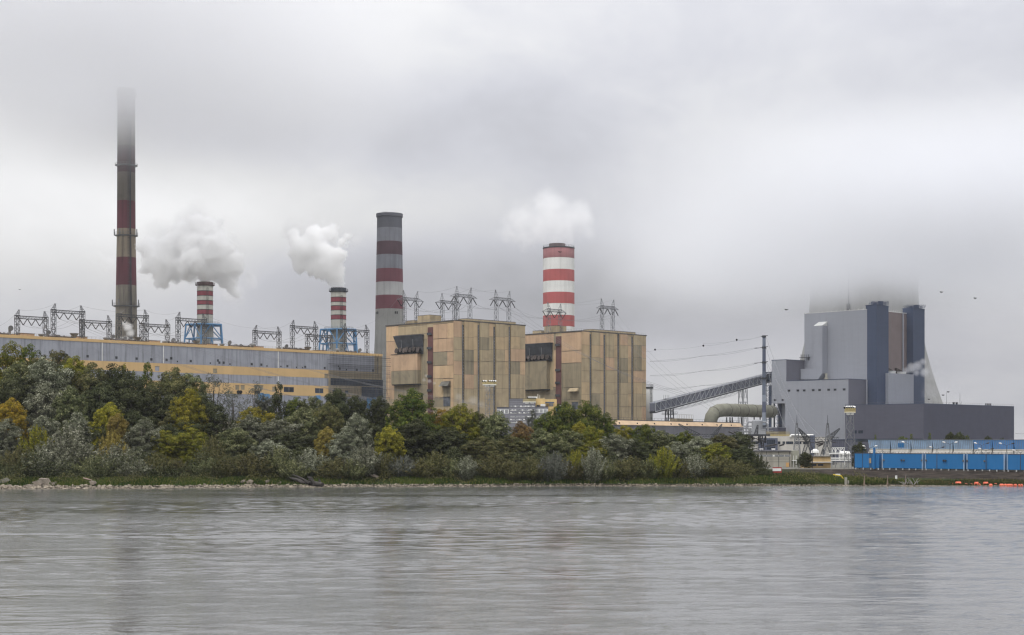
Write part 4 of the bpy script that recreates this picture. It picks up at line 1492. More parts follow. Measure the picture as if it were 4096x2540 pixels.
def filter_house():
    q = W(3553.5, 1492, 1016)
    f = Face((q.x, q.y), U, Vector((S2, -S2, 0)))
    tb = f.t(3654)
    root = thing('filter_house', 'pale grey box between the slate towers, with two white roof fans', 'building', (q.x, q.y, GZ))
    mb = MB()
    mb.slab(f, 0, tb, GZ, q.z, -14, 0, 0)
    mb.slab(f, tb - .5, tb + .1, GZ, q.z + .1, -14.1, .12, 0)
    mb.build('wall', lightgrey, root)
    for (a, b, y) in ((3557, 3574.5, 1484), (3597.5, 3615.5, 1487)):
        f2 = Face(f.p(0, 0, -5).xy, U, f.n)
        ta, tb2 = f2.t(a), f2.t(b)
        z = f2.z((a + b) / 2, y)
        m2 = MB()
        c = f2.p((ta + tb2) / 2, 0)
        m2.lathe(c.x, c.y, [((tb2 - ta) / 2, q.z + .1), ((tb2 - ta) / 2, z - .4), ((tb2 - ta) / 2 + .3, z - .3), ((tb2 - ta) / 2 + .3, z), (.5, z)], 20)
        m2.build('roof_fan', white, root)
    for (x0, x1, y0, y1) in ((3552, 3571, 1469, 1483), (3588, 3612, 1472, 1486)):
        f2 = Face(f.p(0, 0, -12).xy, U, f.n)
        ta, tb2 = f2.t(x0), f2.t(x1)
        z0, z1 = f2.z(x1, y1), f2.z(x0, y0)
        m2 = MB()
        m2.add([f2.p(ta, q.z), f2.p(tb2 + 1, q.z), f2.p(tb2 + 1, z0), f2.p(ta, z1), f2.p(ta, q.z, -1.8), f2.p(tb2 + 1, q.z, -1.8), f2.p(tb2 + 1, z0, -1.8), f2.p(ta, z1, -1.8)],
               [(0, 1, 2, 3), (7, 6, 5, 4), (3, 2, 6, 7), (0, 3, 7, 4), (1, 5, 6, 2), (0, 4, 5, 1)])
        m2.build('sloping_duct', rust, root)


filter_house()


def dark_annex():
    c, fl, fr, tl, tr, z_ = corner_box(3695, 1615, 950, 3380.5, 4056)
    root = thing('charcoal_hall', 'wide low charcoal clad hall below the slate towers, behind the blue cabins', 'building', (c.x, c.y, GZ))
    mb = MB()
    pts = [fr.p(0, 0), fr.p(tr, 0), fr.p(tr, 0) + V * tl, fl.p(tl, 0)]
    mb.prism([(p.x, p.y) for p in pts], GZ, z_, 0)
    zb0, zb1 = fl.z(3500, 1767), fl.z(3500, 1755)
    mb.slab(fl, 0, tl - .2, zb0, zb1, .001, .12, 1)
    mb.slab(fr, 0, tr, zb0 - 1.2, zb1 - .8, .001, .12, 1)
    mb.slab(fl, 0, tl, z_, z_ + .3, -tr, .1, 2)
    mb.slab(fr, .0, tr, z_, z_ + .301, -.5, .1, 2)
    mb.slab(fr, .01, tr, GZ + .1, z_ - .05, .001, .06, 3)  # darker charcoal skin: the right face's shade put into the colour
    mb.build('wall', [charcoal, navy, slate, mat('charcoal_cladding_shade', A(84, 86, 104, .80), rib=.5, var=.05, streak=.08, sheets=(6, 1.2, .08))], root)
    for (x0, x1) in ((215, 252), (274, 300), (303, 335)):
        ta, tb = fl.t(z8(x1, 0)[0]), fl.t(z8(x0, 0)[0])
        m2 = MB()
        m2.slab(fl, ta, tb, fl.z(3430, z8(0, 110)[1]), fl.z(3430, z8(0, 70)[1]), .001, .15)
        m2.build('window', navy, root)
    for (x, y, ht) in ((3803.5, 1569, 0), (3812.5, 1610, 0), (3857, 1572, 0), (3861, 1606, 0)):
        t = fr.t(x)
        p = fr.p(t, z_, -3)
        m2 = MB()
        zt2 = H + (HY - y) / F * p.y
        m2.tube(p, (p.x + (.4 if y > 1600 else 0), p.y, zt2), .12, .06, 4)
        m2.build('aerial', dark, root)
    for x in (3832, 3844):
        p = fr.p(fr.t(x), z_, -3)
        m2 = MB(); m2.lathe(p.x, p.y, [(.5, z_), (.5, z_ + .8), (1.0, z_ + 1.1), (.6, z_ + 1.8)], 10); m2.build('roof_vent', dark, root)
    for x in (3966, 3973, 3979, 3985):
        p = fr.p(fr.t(x), z_, -4)
        m2 = MB(); m2.lathe(p.x, p.y, [(.45, z_), (.45, z_ + 1.7), (.55, z_ + 1.8)], 10); m2.build('roof_stack', ventm, root)
    rl = MB()
    for (f, L) in ((fl, tl), (fr, tr)):
        n = int(L / 3)
        for i in range(n + 1):
            rl.tube(f.p(L * i / n, z_ + .3, -.4), f.p(L * i / n, z_ + 1.3, -.4), .04, None, 3, 0, False)
        rl.tube(f.p(0, z_ + 1.3, -.4), f.p(L, z_ + 1.3, -.4), .04, None, 3, 0, False)
    rl.build('roof_railing', pylon_l, root)


dark_annex()


def cooling_tower():
    Y = 1350.0
    c = W(3455, 1764, Y)
    root = thing('cooling_tower', 'huge pale concrete cooling tower vanishing into the cloud', 'cooling tower', (c.x, c.y, GZ))
    prof = []
    for i in range(41):
        z = GZ + (185 - GZ) * i / 40
        zr = 140.0
        b = 93.0 if z < zr else 120.0
        prof.append((46.0 * math.sqrt(1 + ((z - zr) / b) ** 2 * .98), z))
    mb = MB()
    mb.lathe(c.x, c.y, prof, 120, caps=False)
    mb.build('shell', cooltower, root, smooth=True)
    ld = MB()
    ang = math.radians(-118)
    for i in range(0, 39):
        r0, z0 = prof[i]; r1, z1 = prof[i + 1]
        a = (c.x + (r0 + .8) * math.cos(ang), c.y + (r0 + .8) * math.sin(ang), z0)
        b = (c.x + (r1 + .8) * math.cos(ang), c.y + (r1 + .8) * math.sin(ang), z1)
        ld.tube(a, b, .45, None, 6)
    i = 26
    ld.lathe(c.x + (prof[i][0] + .8) * math.cos(ang), c.y + (prof[i][0] + .8) * math.sin(ang), [(.5, 118), (1.6, 119), (1.6, 125), (.5, 126)], 8)
    ld.build('riser_ladder', dark, root)
    return c


CT = cooling_tower()


# ------------------------------------------------------------------ silo, conveyor, duct, mast
def silo():
    Y = 935.0
    c = W(2579, 1764, Y)
    r = 32.5 / F * Y
    z_ = H + (HY - 1549) / F * Y
    root = thing('white_silo', 'slim white silo with a railed top beside the boiler house', 'silo', (c.x, c.y, GZ))
    mb = MB()
    mb.lathe(c.x, c.y, [(r, GZ), (r, z_ - 4), (r, z_)], 32)
    mb.build('shell', white, root, smooth=True)
    m2 = MB()
    m2.lathe(c.x, c.y, [(r + .3, z_ - .9), (r + .3, z_ + .1), (r - 1, z_ + .15)], 32, caps=False)
    rail_ring(m2, c.x, c.y, r + .2, z_, 1.6, 18, .07)
    m2.build('roof_railing', dark, root)
    m3 = MB()
    ladder_on(m3, c.x, c.y, [(r, GZ), (r, z_ + 1)], math.radians(-50), .45, .09, 1.2)
    m3.build('ladder', dark, root)


silo()


def conveyor():
    A0 = W(2610, 1629, 905)
    B0 = W(3084, 1506, 1056)
    root = thing('conveyor_bridge', 'long inclined grey conveyor bridge climbing to the pale grey block', 'conveyor', (A0.x, A0.y, GZ))
    d = (B0 - A0)
    L = d.length
    d.normalize()
    side = Vector((d.y, -d.x, 0)).normalized()      # towards the river
    up = Vector((0, 0, 1))
    g_m = mat('gallery_sheet', A(112, 116, 130, .75), rib=.5, var=.08)
    hw, hh = 1.9, 2.6

    def at(s, a, b):
        return A0 + d * s + side * a + up * b
    mb = MB()
    mb.hexa([at(0, hw - .3, -hh + .4), at(L, hw - .3, -hh + .4), at(L, -hw, -hh + .4), at(0, -hw, -hh + .4)],
            [at(0, hw - .3, hh - .3), at(L, hw - .3, hh - .3), at(L, -hw, hh - .3), at(0, -hw, hh - .3)])
    mb.build('gallery', g_m, root)
    tr_ = MB()
    n = 26
    for a in (hw, -hw - .3):
        tr_.tube(at(0, a, hh), at(L, a, hh), .22)
        tr_.tube(at(0, a, -hh), at(L, a, -hh), .28)
        for i in range(n + 1):
            s = L * i / n
            tr_.tube(at(s, a, -hh), at(s, a, hh), .17)
            if i < n:
                flip = (i % 2 == 0) if i < 13 else True
                s2 = L * (i + 1) / n
                if i < 5 or i >= 14:
                    tr_.tube(at(s, a, hh), at(s2, a, -hh), .15)
                elif flip or True:
                    tr_.tube(at(s, a, -hh), at(s2, a, hh), .15)
    tr_.build('truss', mat('pale_truss', (.40, .41, .43)), root)
    bt = MB()
    bt.hexa([at(0, hw, -hh - .9), at(L, hw, -hh - .9), at(L, -hw, -hh - .9), at(0, -hw, -hh - .9)],
            [at(0, hw, -hh - .25), at(L, hw, -hh - .25), at(L, -hw, -hh - .25), at(0, -hw, -hh - .25)])
    bt.build('belly', dark, root)
    # hanging lower truss between the two supports
    lt = MB()
    s0, s1 = L * .135, L * .70
    for a in (hw - .4, -hw + .4):
        k = 22
        for i in range(k):
            f0, f1 = i / k, (i + 1) / k
            dp = lambda f: -hh - 1.0 - 1.9 * min(1, min(f, 1 - f) * 9)
            p0, p1 = at(s0 + (s1 - s0) * f0, a, dp(f0)), at(s0 + (s1 - s0) * f1, a, dp(f1))
            q0, q1 = at(s0 + (s1 - s0) * f0, a, -hh - .9), at(s0 + (s1 - s0) * f1, a, -hh - .9)
            lt.tube(p0, p1, .13)
            lt.tube(q0 if i % 2 else p0, p1 if i % 2 else q1, .09)
    lt.build('lower_truss', mat('pale_truss', None), root)
    # supports
    for (s, wtop, wbot, nm) in ((L * .125, 4.0, 4.6, 'trestle_leg'), (L * .735, 6.0, 8.6, 'trestle_leg')):
        p = at(s, 0, -hh - .9)
        sp = MB()
        dd = Vector((d.x, d.y, 0)).normalized()
        for sx in (-1, 1):
            top_ = p + dd * sx * wtop / 2
            bot_ = Vector((p.x, p.y, GZ)) + dd * sx * wbot / 2
            for a in (-1.6, 1.6):
                sp.tube(top_ + side * a, bot_ + side * a * 1.3, .42)
            for i in range(12):
                f = (i + .5) / 12
                c_ = top_.lerp(bot_, f)
                sp.tube(c_ + side * 1.6, c_ - side * 1.6, .16)
        for i in range(5):
            f0, f1 = i / 5, (i + 1) / 5
            for a in (-1.7, 1.7):
                l0 = (p - dd * wtop / 2).lerp(Vector((p.x, p.y, GZ)) - dd * wbot / 2, f1) + side * a
                r0 = (p + dd * wtop / 2).lerp(Vector((p.x, p.y, GZ)) + dd * wbot / 2, f1) + side * a
                m_ = (p - dd * wtop / 2).lerp(Vector((p.x, p.y, GZ)) - dd * wbot / 2, f0)
                m2_ = (p + dd * wtop / 2).lerp(Vector((p.x, p.y, GZ)) + dd * wbot / 2, f0)
                mid = (m_ + m2_) / 2 + side * a
                sp.tube(l0, r0, .18); sp.tube(mid, l0, .2); sp.tube(mid, r0, .2)
        sp.build(nm, mat('pale_truss', None) if wtop > 5 else mat('support_steel', (.11, .115, .13)), root)
    # catwalk on the short support
    p = at(L * .125, 0, -hh - 4.2)
    cw = MB()
    cw.box((p.x, p.y, p.z), 9, 5, .3)
    for i in range(10):
        cw.tube((p.x - 4.5 + i, p.y - 2.5, p.z), (p.x - 4.5 + i, p.y - 2.5, p.z + 1.4), .07)
    cw.tube((p.x - 4.5, p.y - 2.5, p.z + 1.4), (p.x + 4.5, p.y - 2.5, p.z + 1.4), .07)
    p = at(L * .10, 0, hh)
    cw.box((p.x, p.y, p.z), 3, 3, .3)
    for i in range(4):
        cw.tube((p.x - 1.4 + i, p.y, p.z), (p.x - 1.4 + i, p.y, p.z + 2.6), .09)
    cw.build('catwalk', dark, root)


conveyor()


def big_duct():
    root_p = W(2842, 1700, 905)
    root = thing('flue_elbow', 'fat ribbed beige pipe bending up from behind the low hall', 'pipe', (root_p.x, root_p.y, GZ))
    pts = []
    for (x, y, Y) in ((816, 1420, 900), (816, 1290, 900), (828, 1235, 900), (862, 1182, 901), (920, 1150, 904), (1000, 1143, 910), (1200, 1147, 925), (1400, 1154, 940), (1640, 1163, 960)):
        xs, ys = z6(x, y)
        pts.append(W(xs, ys, Y))
    m_ = mat('ribbed_duct', A(134, 133, 118, .75), var=.12, streak=.25, vscale=.3)
    mb = MB()
    R_ = [3.85] * len(pts)
    mb.path(pts, R_, 28)
    mb.build('duct', m_, root, smooth=True)
    # welded ring ribs
    seg = []
    for i in range(len(pts) - 1):
        n = max(1, int((pts[i + 1] - pts[i]).length / 2.6))
        for k in range(n):
            seg.append((pts[i].lerp(pts[i + 1], k / n), (pts[i + 1] - pts[i]).normalized()))
    rb = MB()
    for k, (p, d) in enumerate(seg):
        wdt = .12 if k % 4 else .4
        if k % 4 == 0:
            rb.tube(p - d * .3, p + d * .3, 3.93, None, 28)
    rb.build('stiffening_ring', mat('ribbed_duct_dark', A(96, 94, 84, .75), var=.2), root)
    sp = MB()
    for x in (1030, 1075, 1105, 1230, 1400, 1480):
        xs, ys = z6(x, 1240)
        q = W(xs, ys, 925)
        sp.tube((q.x, q.y, GZ), (q.x, q.y, q.z), .5)
        sp.tube((q.x + 3, q.y, GZ), (q.x, q.y, q.z), .25)
    sp.build('saddle', dark, root)


big_duct()


def low_hall():
    a = W(2420, 1675, 760)
    b = W(2970, 1697, 895)
    d = Vector((b.x - a.x, b.y - a.y, 0)).normalized()
    f = Face((a.x, a.y), d, Vector((d.y, -d.x, 0)))
    L = (b - a).length
    zt_ = a.z - .6
    t0 = -60.0
    root = thing('low_hall', 'low grey hall with a beige roof edge behind the trees', 'building', (a.x, a.y, GZ))
    mb = MB()
    mb.slab(f, t0, L, GZ, zt_ - 2.2, -30, 0, 0)
    mb.build('wall', mat('low_hall_wall', A(124, 124, 132, .72), rib=.5, var=.08, streak=.3, sheets=(8, 30, .1)), root)
    m2 = MB()
    m2.hexa([f.p(t0, zt_ - 2.2, .5), f.p(L + .3, zt_ - 2.2, .5), f.p(L + .3, zt_ - 2.2, -30), f.p(t0, zt_ - 2.2, -30)],
            [f.p(t0, zt_, -1.5), f.p(L + .3, zt_, -1.5), f.p(L + .3, zt_, -30), f.p(t0, zt_, -30)])
    m2.build('roof', mat('beige_roof', A(206, 178, 146, .8), var=.08, streak=.3), root)
    m3 = MB()
    m3.slab(f, t0, L, zt_ + .02, zt_ + .45, -30, -1.7)
    for i in range(60):
        t = t0 + (L - t0) * i / 59
        m3.tube(f.p(t, zt_ + .4, -2), f.p(t, zt_ + 1.5, -2), .05, None, 3, 0, False)
        if i % 5 == 0:
            m3.box(f.p(t, zt_ - 1.7, -.2), .7, .9, .7)
    m3.tube(f.p(t0, zt_ + 1.5, -2), f.p(L, zt_ + 1.5, -2), .05, None, 3, 0, False)
    m3.build('roof_railing', dark, root)
    m4 = MB()
    x0, x1 = z6(375, 0)[0], z6(580, 0)[0]
    f2 = Face(f.p(0, 0, -14).xy, d, f.n)
    ta, tb = f2.t(x0), f2.t(x1)
    zz_ = f2.z((x0 + x1) / 2, z6(0, 1258)[1])
    m4.slab(f2, ta, tb, zt_, zz_, -5, 0, 0)
    for i in range(10):
        t = ta + (tb - ta) * i / 9
        m4.tube(f2.p(t, zz_, 0), f2.p(t, zz_ + 2.2, 0), .07, None, 3, 0, False)
    m4.tube(f2.p(ta, zz_ + 2.2, 0), f2.p(tb, zz_ + 2.2, 0), .07, None, 3, 0, False)
    m4.build('roof_tank', olive, root)


low_hall()


def mast():
    Y = 640.0
    xt, xb_ = z6(1520, 0)[0], z6(1533, 0)[0]
    top_ = W(xt, 1342, Y)
    c = W(xb_, 1764, Y)
    root = thing('steel_mast', 'tall thick blue grey steel mast carrying power lines before the conveyor', 'mast', (c.x, c.y, GZ))
    ms = [mat('mast_grey', A(104, 112, 128, .8), var=.12, streak=.35, streak_scale=2.5), mat('mast_pale', A(138, 146, 158, .8), var=.1, streak=.3, streak_scale=2.5), mat('mast_slate', A(90, 96, 116, .8), var=.1, streak=.3, streak_scale=2.5)]
    Z = lambda y: H + (HY - z6(0, y)[1]) / F * Y
    rr = lambda y: float(np.interp(y, [140, 1700], [22, 29])) / 3.36 / F * Y
    pr = [(1800, 0), (1360, 1), (1175, 2), (1030, 1), (940, 0), (620, 2), (340, 0), (140, 0)]
    mb = MB()
    prof = [(rr(y), GZ if y == 1800 else Z(y)) for y, _ in pr]
    cxs = c.x
    mb.lathe(cxs, c.y, prof, 12, [m_ for _, m_ in pr[:-1]])
    mb.build('shaft', ms, root, smooth=True)
    ar = MB()
    for y in (150, 300, 500, 715):
        z = Z(y)
        ar.tube((cxs - rr(y) - (1.0 if y > 200 else .6), c.y - .4, z - .2), (cxs + rr(y) + .9, c.y + .4, z + .35), .17)
        ar.lathe(cxs, c.y, [(rr(y) + .05, z - .5), (rr(y) + .18, z - .5), (rr(y) + .18, z + .3), (rr(y) + .05, z + .3)], 14, caps=False)
        if y > 200:
            for s in (-1, 1):
                ar.tube((cxs - rr(y) - 1.0, c.y - .4, z - .2), (cxs - rr(y) - 3.4, c.y - 1.0, z - .5 + .12 * s), .09)
    ar.lathe(cxs, c.y, [(rr(1360) + .1, Z(1362)), (rr(1360) + .5, Z(1358)), (rr(1360) + .5, Z(1350)), (rr(1360) + .1, Z(1348))], 14, caps=False)
    ar.build('crossarm', dark, root)
    return cxs, c.y, Z


MAST = mast()
# ------------------------------------------------------------------ portal pylons on the roofs
def strand(mb, a, b, r=.15, k=5):
    """insulator string drawn as a beaded rod"""
    a, b = Vector(a), Vector(b)
    mb.tube(a, b, r * .45, None, 4, 0, False)
    for i in range(k):
        f0, f1 = (i + .15) / k, (i + .85) / k
        mb.tube(a.lerp(b, f0), a.lerp(b, f1), r, None, 5, 0, True)


PYL = {}


def portal(key, fc, off, conv, xl, xr, beam, apex, depth_px, basez, lab, group, arms=0, vees=None, invert=False, m=None, sc_=1.0, no_left_spire=False):
    f = Face(fc.p(0, 0, off).xy, fc.d, fc.n)
    a, b = conv(xl, beam[0]), conv(xr, beam[1])
    ta, tb = f.t(a[0]), f.t(b[0])
    za_, zb_ = f.z(*a), f.z(*b)
    zt_ = (za_ + zb_) / 2
    dp = depth_px / (conv(1, 0)[0] - conv(0, 0)[0]) ** -1 / F * f.p(ta, 0).y
    root = thing('portal_pylon', lab, 'pylon', f.p((ta + tb) / 2, basez), group)
    m = m or pylon_m
    n = f.n
    wl = 1.7 * sc_
    tips = []
    for i, (t, z, (ax, ay)) in enumerate(((ta, zt_, apex[0]), (tb, zt_, apex[1]))):
        mb = MB()
        p0, p1 = f.p(t, basez), f.p(t, z + .2)
        seg = max(4, int((z - basez) / 1.9))
        mb.lattice(p0, p1, wl * (1.0 if arms else .85), wl * (.8 if arms else 1.0), seg, .13 * sc_, 0, .085 * sc_, ux=f.d, uy=n)
        xs, ys = conv(ax, ay)
        tz = f.z(xs, ys)
        tt = f.t(xs)
        tip = f.p(tt, tz)
        tips.append(tip)
        if not (no_left_spire and i == 0):
            for sx in (-1, 1):
                for sy in (-1, 1):
                    c0 = f.p(t + sx * wl * .45, z + .2, sy * wl * .45)
                    mb.tube(c0, tip + f.d * sx * .15, .10 * sc_, None, 4, 0, False)
            for q in (.3, .55, .78):
                cc = [f.p(t + sx * wl * .45, z + .2, sy * wl * .45).lerp(tip, q) for sx, sy in ((-1, -1), (1, -1), (1, 1), (-1, 1))]
                for k in range(4):
                    mb.tube(cc[k], cc[(k + 1) % 4], .07 * sc_, None, 3, 0, False)
            mb.tube(tip - f.d * .45, tip + f.d * .45, .12, None, 4, 0, False)
        mb.build('leg', m, root)
    mb = MB()
    lo, hi = min(ta, tb) - wl * .5, max(ta, tb) + wl * .5
    seg = 10
    for o in (-.55, .55):
        mb.tube(f.p(lo, zt_, o), f.p(hi, zt_, o), .14 * sc_, None, 4, 0, False)
        mb.tube(f.p(lo, zt_ - dp, o), f.p(hi, zt_ - dp, o), .14 * sc_, None, 4, 0, False)
        for i in range(seg):
            t0, t1 = lo + (hi - lo) * i / seg, lo + (hi - lo) * (i + 1) / seg
            tm = (t0 + t1) / 2
            mb.tube(f.p(t0, zt_ - dp, o), f.p(tm, zt_, o), .09 * sc_, None, 3, 0, False)
            mb.tube(f.p(tm, zt_, o), f.p(t1, zt_ - dp, o), .09 * sc_, None, 3, 0, False)
    if arms:
        for s, e in ((lo, lo - arms), (hi, hi + arms)):
            for o in (-.5, .5):
                mb.tube(f.p(s, zt_ - dp, o), f.p(e, zt_ - dp - .1, 0), .12 * sc_, None, 4, 0, False)
                mb.tube(f.p(s, zt_ + .1, o), f.p(e, zt_ - dp - .1, 0), .09 * sc_, None, 4, 0, False)
                for q in (.33, .66):
                    mb.tube(f.p(s + (e - s) * q, zt_ - dp, o * (1 - q)), f.p(s + (e - s) * q, zt_ - dp * q, o * (1 - q)), .07 * sc_, None, 3, 0, False)
        lo2, hi2 = lo - arms, hi + arms
    else:
        lo2, hi2 = min(ta, tb) + wl * .5, max(ta, tb) - wl * .5
    mb.build('beam', m, root)
    # insulator strings
    mb = MB()
    bots = []
    span = (hi2 - lo2) / 3
    hv = (2.7 if not arms else 3.4) * sc_
    for k in range(3):
        t0, t1 = lo2 + span * k + (.1 if not arms else .3), lo2 + span * (k + 1) - (.1 if not arms else .3)
        tm = (t0 + t1) / 2
        zb0 = zt_ - dp
        if invert:
            for of in (-.15, .15):
                strand(mb, f.p(tm + of, zb0, of), f.p(t0 + .5, zb0 - hv, of))
                strand(mb, f.p(tm + of, zb0, of), f.p(t1 - .2, zb0 - hv, of))
            bots.append(f.p(t1 - .2, zb0 - hv))
        else:
            for of in (-.15, .15):
                strand(mb, f.p(t0, zb0, of), f.p(tm, zb0 - hv, of))
                strand(mb, f.p(t1, zb0, of), f.p(tm, zb0 - hv, of))
            bots.append(f.p(tm, zb0 - hv))
    mb.build('insulator', insul, root)
    PYL[key] = (tips, bots)
    return root


gl = 'dark portal pylons along the hall roof'
HR = HZ - .6
portal('a', HALL, -9, za, 240, 635, (220, 242), ((265, 137), (620, 160)), 38, HR, 'dark portal pylon nearest the picture edge, low beam, over the first roof penthouse', gl)
portal('b', HALL, -6, za, 746, 1148, (135, 165), ((770, 52), (1125, 80)), 36, HR, 'tallest dark portal pylon on the hall roof, between the first and second penthouse', gl)
portal('c', HALL, -12, za, 1142, 1522, (280, 298), ((1165, 205), (1503, 217)), 34, HR, 'low dark portal pylon sharing its leg line with the tallest one, before the tall chimney', gl, no_left_spire=True)
portal('d', HALL, -6, za, 1660, 2036, (198, 218), ((1650, 190), (2015, 137)), 34, HR, 'dark portal pylon whose beam crosses the foot of the tallest chimney', gl, no_left_spire=True)
portal('e', HALL, -12, za, 1975, 2334, (330, 348), ((1990, 320), (2314, 273)), 34, HR, 'low dark portal pylon between the tallest chimney and the first blue trestle', gl, no_left_spire=True)
portal('f', HALL, -6, zb, 236, 633, (270, 298), ((260, 183), (613, 208)), 40, HR, 'dark portal pylon standing before the first blue trestle chimney', gl)
portal('g', HALL, -12, zb, 1398, 1762, (463, 487), ((1422, 383), (1743, 405)), 34, HR, 'dark portal pylon alone midway between the two blue trestle chimneys', gl)
portal('h', HALL, -6, zc, 66, 378, (345, 367), ((82, 270), (362, 288)), 28, HR, 'dark portal pylon just before the second trestle chimney, higher of the overlapping pair', gl)
portal('i', HALL, -13, zc, 268, 574, (462, 480), ((262, 455), (562, 470)), 26, HR, 'dark portal pylon before the second trestle chimney, lower of the overlapping pair', gl, no_left_spire=True)
portal('j', HALL, -6, zc, 765, 1068, (392, 407), ((775, 315), (1052, 335)), 26, HR, 'dark portal pylon between the second trestle chimney and the wide chimney', gl)
gr = 'winged portal pylons on the boiler houses'
c1, f1l, f1r, t1l, t1r, zr1 = bh1
c2, f2l, f2r, t2l, t2r, zr2 = bh2
QL1 = Face((c1 + V * t1l * .75).xy, U, Vector((S2, -S2, 0)))
QC1 = Face((c1 + V * t1l * .45).xy, U, Vector((S2, -S2, 0)))
QC1b = Face((c1 + V * t1l * .20).xy, U, Vector((S2, -S2, 0)))
QC2 = Face((c2 + V * t2l * .45).xy, U, Vector((S2, -S2, 0)))
QC2b = Face((c2 + V * t2l * .20).xy, U, Vector((S2, -S2, 0)))
portal('k', QL1, 0, z4, 378, 532, (190, 207), ((365, 100), (550, 115)), 33, zr1 + .5, 'pale winged pylon touching the edge of the wide chimney', gr, arms=4.4, m=pylon_l)
portal('l', QC1, 0, z4, 865, 1022, (232, 246), ((862, 140), (1035, 160)), 28, zr1 + .5, 'pale winged pylon half hidden by its taller neighbour on the first boiler house', gr, arms=4.2, m=pylon_l)
portal('m', QC1b, 0, z4, 1055, 1222, (145, 165), ((1052, 50), (1238, 68)), 33, zr1 + .5, 'highest winged pylon above the middle of the first boiler house', gr, arms=4.4, invert=True, m=pylon_l)
portal('n', QC1b, 0, z4, 1560, 1722, (190, 207), ((1550, 95), (1734, 112)), 33, zr1 + .5, 'pale winged pylon at the far end of the first boiler house roof', gr, arms=4.4, invert=True, m=pylon_l)
portal('o', QC2, 0, z3, 1194, 1272, (232, 240), ((1187, 187), (1275, 199)), 18, zr2 + .5, 'pale winged pylon standing before the red and white striped chimney', gr, arms=4.4, m=pylon_l)
portal('p', QC2b, 0, z3, 1560, 1634, (210, 219), ((1555, 163), (1641, 171)), 18, zr2 + .5, 'pale winged pylon alone on the second boiler house', gr, arms=4.4, invert=True, m=pylon_l)

wire_m = mat('wire', (.12, .12, .13), rough=.5)


def wire(mb, a, b, sag, r=.05, n=14):
    a, b = Vector(a), Vector(b)
    pts = [a.lerp(b, i / n) - Vector((0, 0, sag * 4 * (i / n) * (1 - i / n))) for i in range(n + 1)]
    mb.path(pts, r, 3)
    return pts


def line_between(lab, pairs, sag=3, r=.05, balls=None):
    root = thing('power_line', lab, 'power line', pairs[0][0], 'power lines over the plant')
    for i, (a, b) in enumerate(pairs):
        mb = MB()
        pts = wire(mb, a, b, sag, r)
        mb.build('conductor', wire_m, root)
    for p in (balls or []):
        m2 = MB()
        m2.lathe(p.x, p.y, [(.02, p.z - .45), (.3, p.z - .35), (.45, p.z), (.3, p.z + .35), (.02, p.z + .45)], 12)
        m2.build('marker_ball', black, root, smooth=True)


def pt(conv, x, y, Y):
    xs, ys = conv(x, y)
    return W(xs, ys, Y)


T = lambda k, i: PYL[k][0][i]
Bt = lambda k: PYL[k][1]
line_between('thin earth wire linking the first two pylon peaks over the hall roof', [(T('a', 0), T('b', 0)), (T('a', 1), T('b', 1)), (pt(za, -60, 380, 640), T('a', 0))], 1.2, .035)
line_between('earth wires running from the tallest hall pylon past the tall chimney', [(T('b', 1), T('d', 1)), (T('c', 1), pt(za, 1760, 110, 760)), (T('d', 1), T('f', 0)), (T('e', 1), T('f', 0))], 1.5, .035)
line_between('faint conductors strung from the first pylons towards the tall chimney', [(Bt('a')[k], Bt('b')[min(2, k)] - Vector((0, 0, 1))) for k in range(3)] + [(Bt('b')[k], Bt('d')[k]) for k in range(3)], 2, .045)
line_between('conductors between the pylons beside the first blue trestle', [(Bt('c')[k], Bt('e')[k]) for k in range(3)] + [(Bt('e')[k], Bt('f')[k]) for k in range(3)], 2.5, .045)
line_between('long conductors sloping over the middle of the hall roof', [(Bt('g')[k], Bt('h')[k]) for k in range(3)] + [(Bt('h')[k], Bt('j')[k]) for k in range(3)], 2.5, .045)
line_between('earth wires over the second trestle chimney', [(T('f', 1), T('g', 1)), (T('g', 0), T('h', 0)), (T('h', 1), T('j', 1)), (T('j', 1), T('k', 0))], 3, .035)
for (k, x1, y1, lb) in (('b', 1560, 1640, 'three conductors diving from the tallest hall pylon across the hall front'), ('d', 1900, 1650, 'three conductors diving from the pylon by the tall chimney across the hall front'),
                        ('f', 1960, 1600, 'three conductors diving from the pylon by the first blue trestle')):
    line_between(lb, [(Bt(k)[i], W(x1 - 60 * (2 - i), y1 + 14 * i, 480)) for i in range(3)], 4, .035)
line_between('conductors between the winged pylons over the first boiler house', [(Bt('k')[i], Bt('l')[i]) for i in range(3)] + [(Bt('l')[i], Bt('m')[i]) for i in range(3)] + [(Bt('m')[i], Bt('n')[i]) for i in range(3)], 2, .045)
line_between('earth wires joining the peaks of the winged pylons', [(T('k', 1), T('m', 0)), (T('l', 0), T('m', 1)), (T('m', 0), T('n', 0)), (T('m', 1), T('n', 1)), (T('o', 0), T('p', 0)), (T('o', 1), T('p', 1))], 1.5, .035)
line_between('conductors crossing in front of the striped chimney', [(Bt('n')[i], Bt('o')[i]) for i in range(3)] + [(Bt('o')[i], Bt('p')[i]) for i in range(3)], 2.5, .045)
line_between('three conductors falling from the last boiler house pylon behind the conveyor', [(Bt('p')[i], pt(z6, 900 + 40 * i, 1200 - 30 * i, 700)) for i in range(3)], 5, .05)
line_between('three conductors falling from the first boiler house past its river corner', [(Bt('n')[i], pt(z6, 560 - 60 * i, 935 + 12 * i, 720)) for i in range(3)], 5, .05)
mx, my, MZ = MAST
xr_ = lambda y: mx
bl = [pt(z6, 68, 331, 700), pt(z6, 717, 278, 668), pt(z6, 1165, 199, 655)]
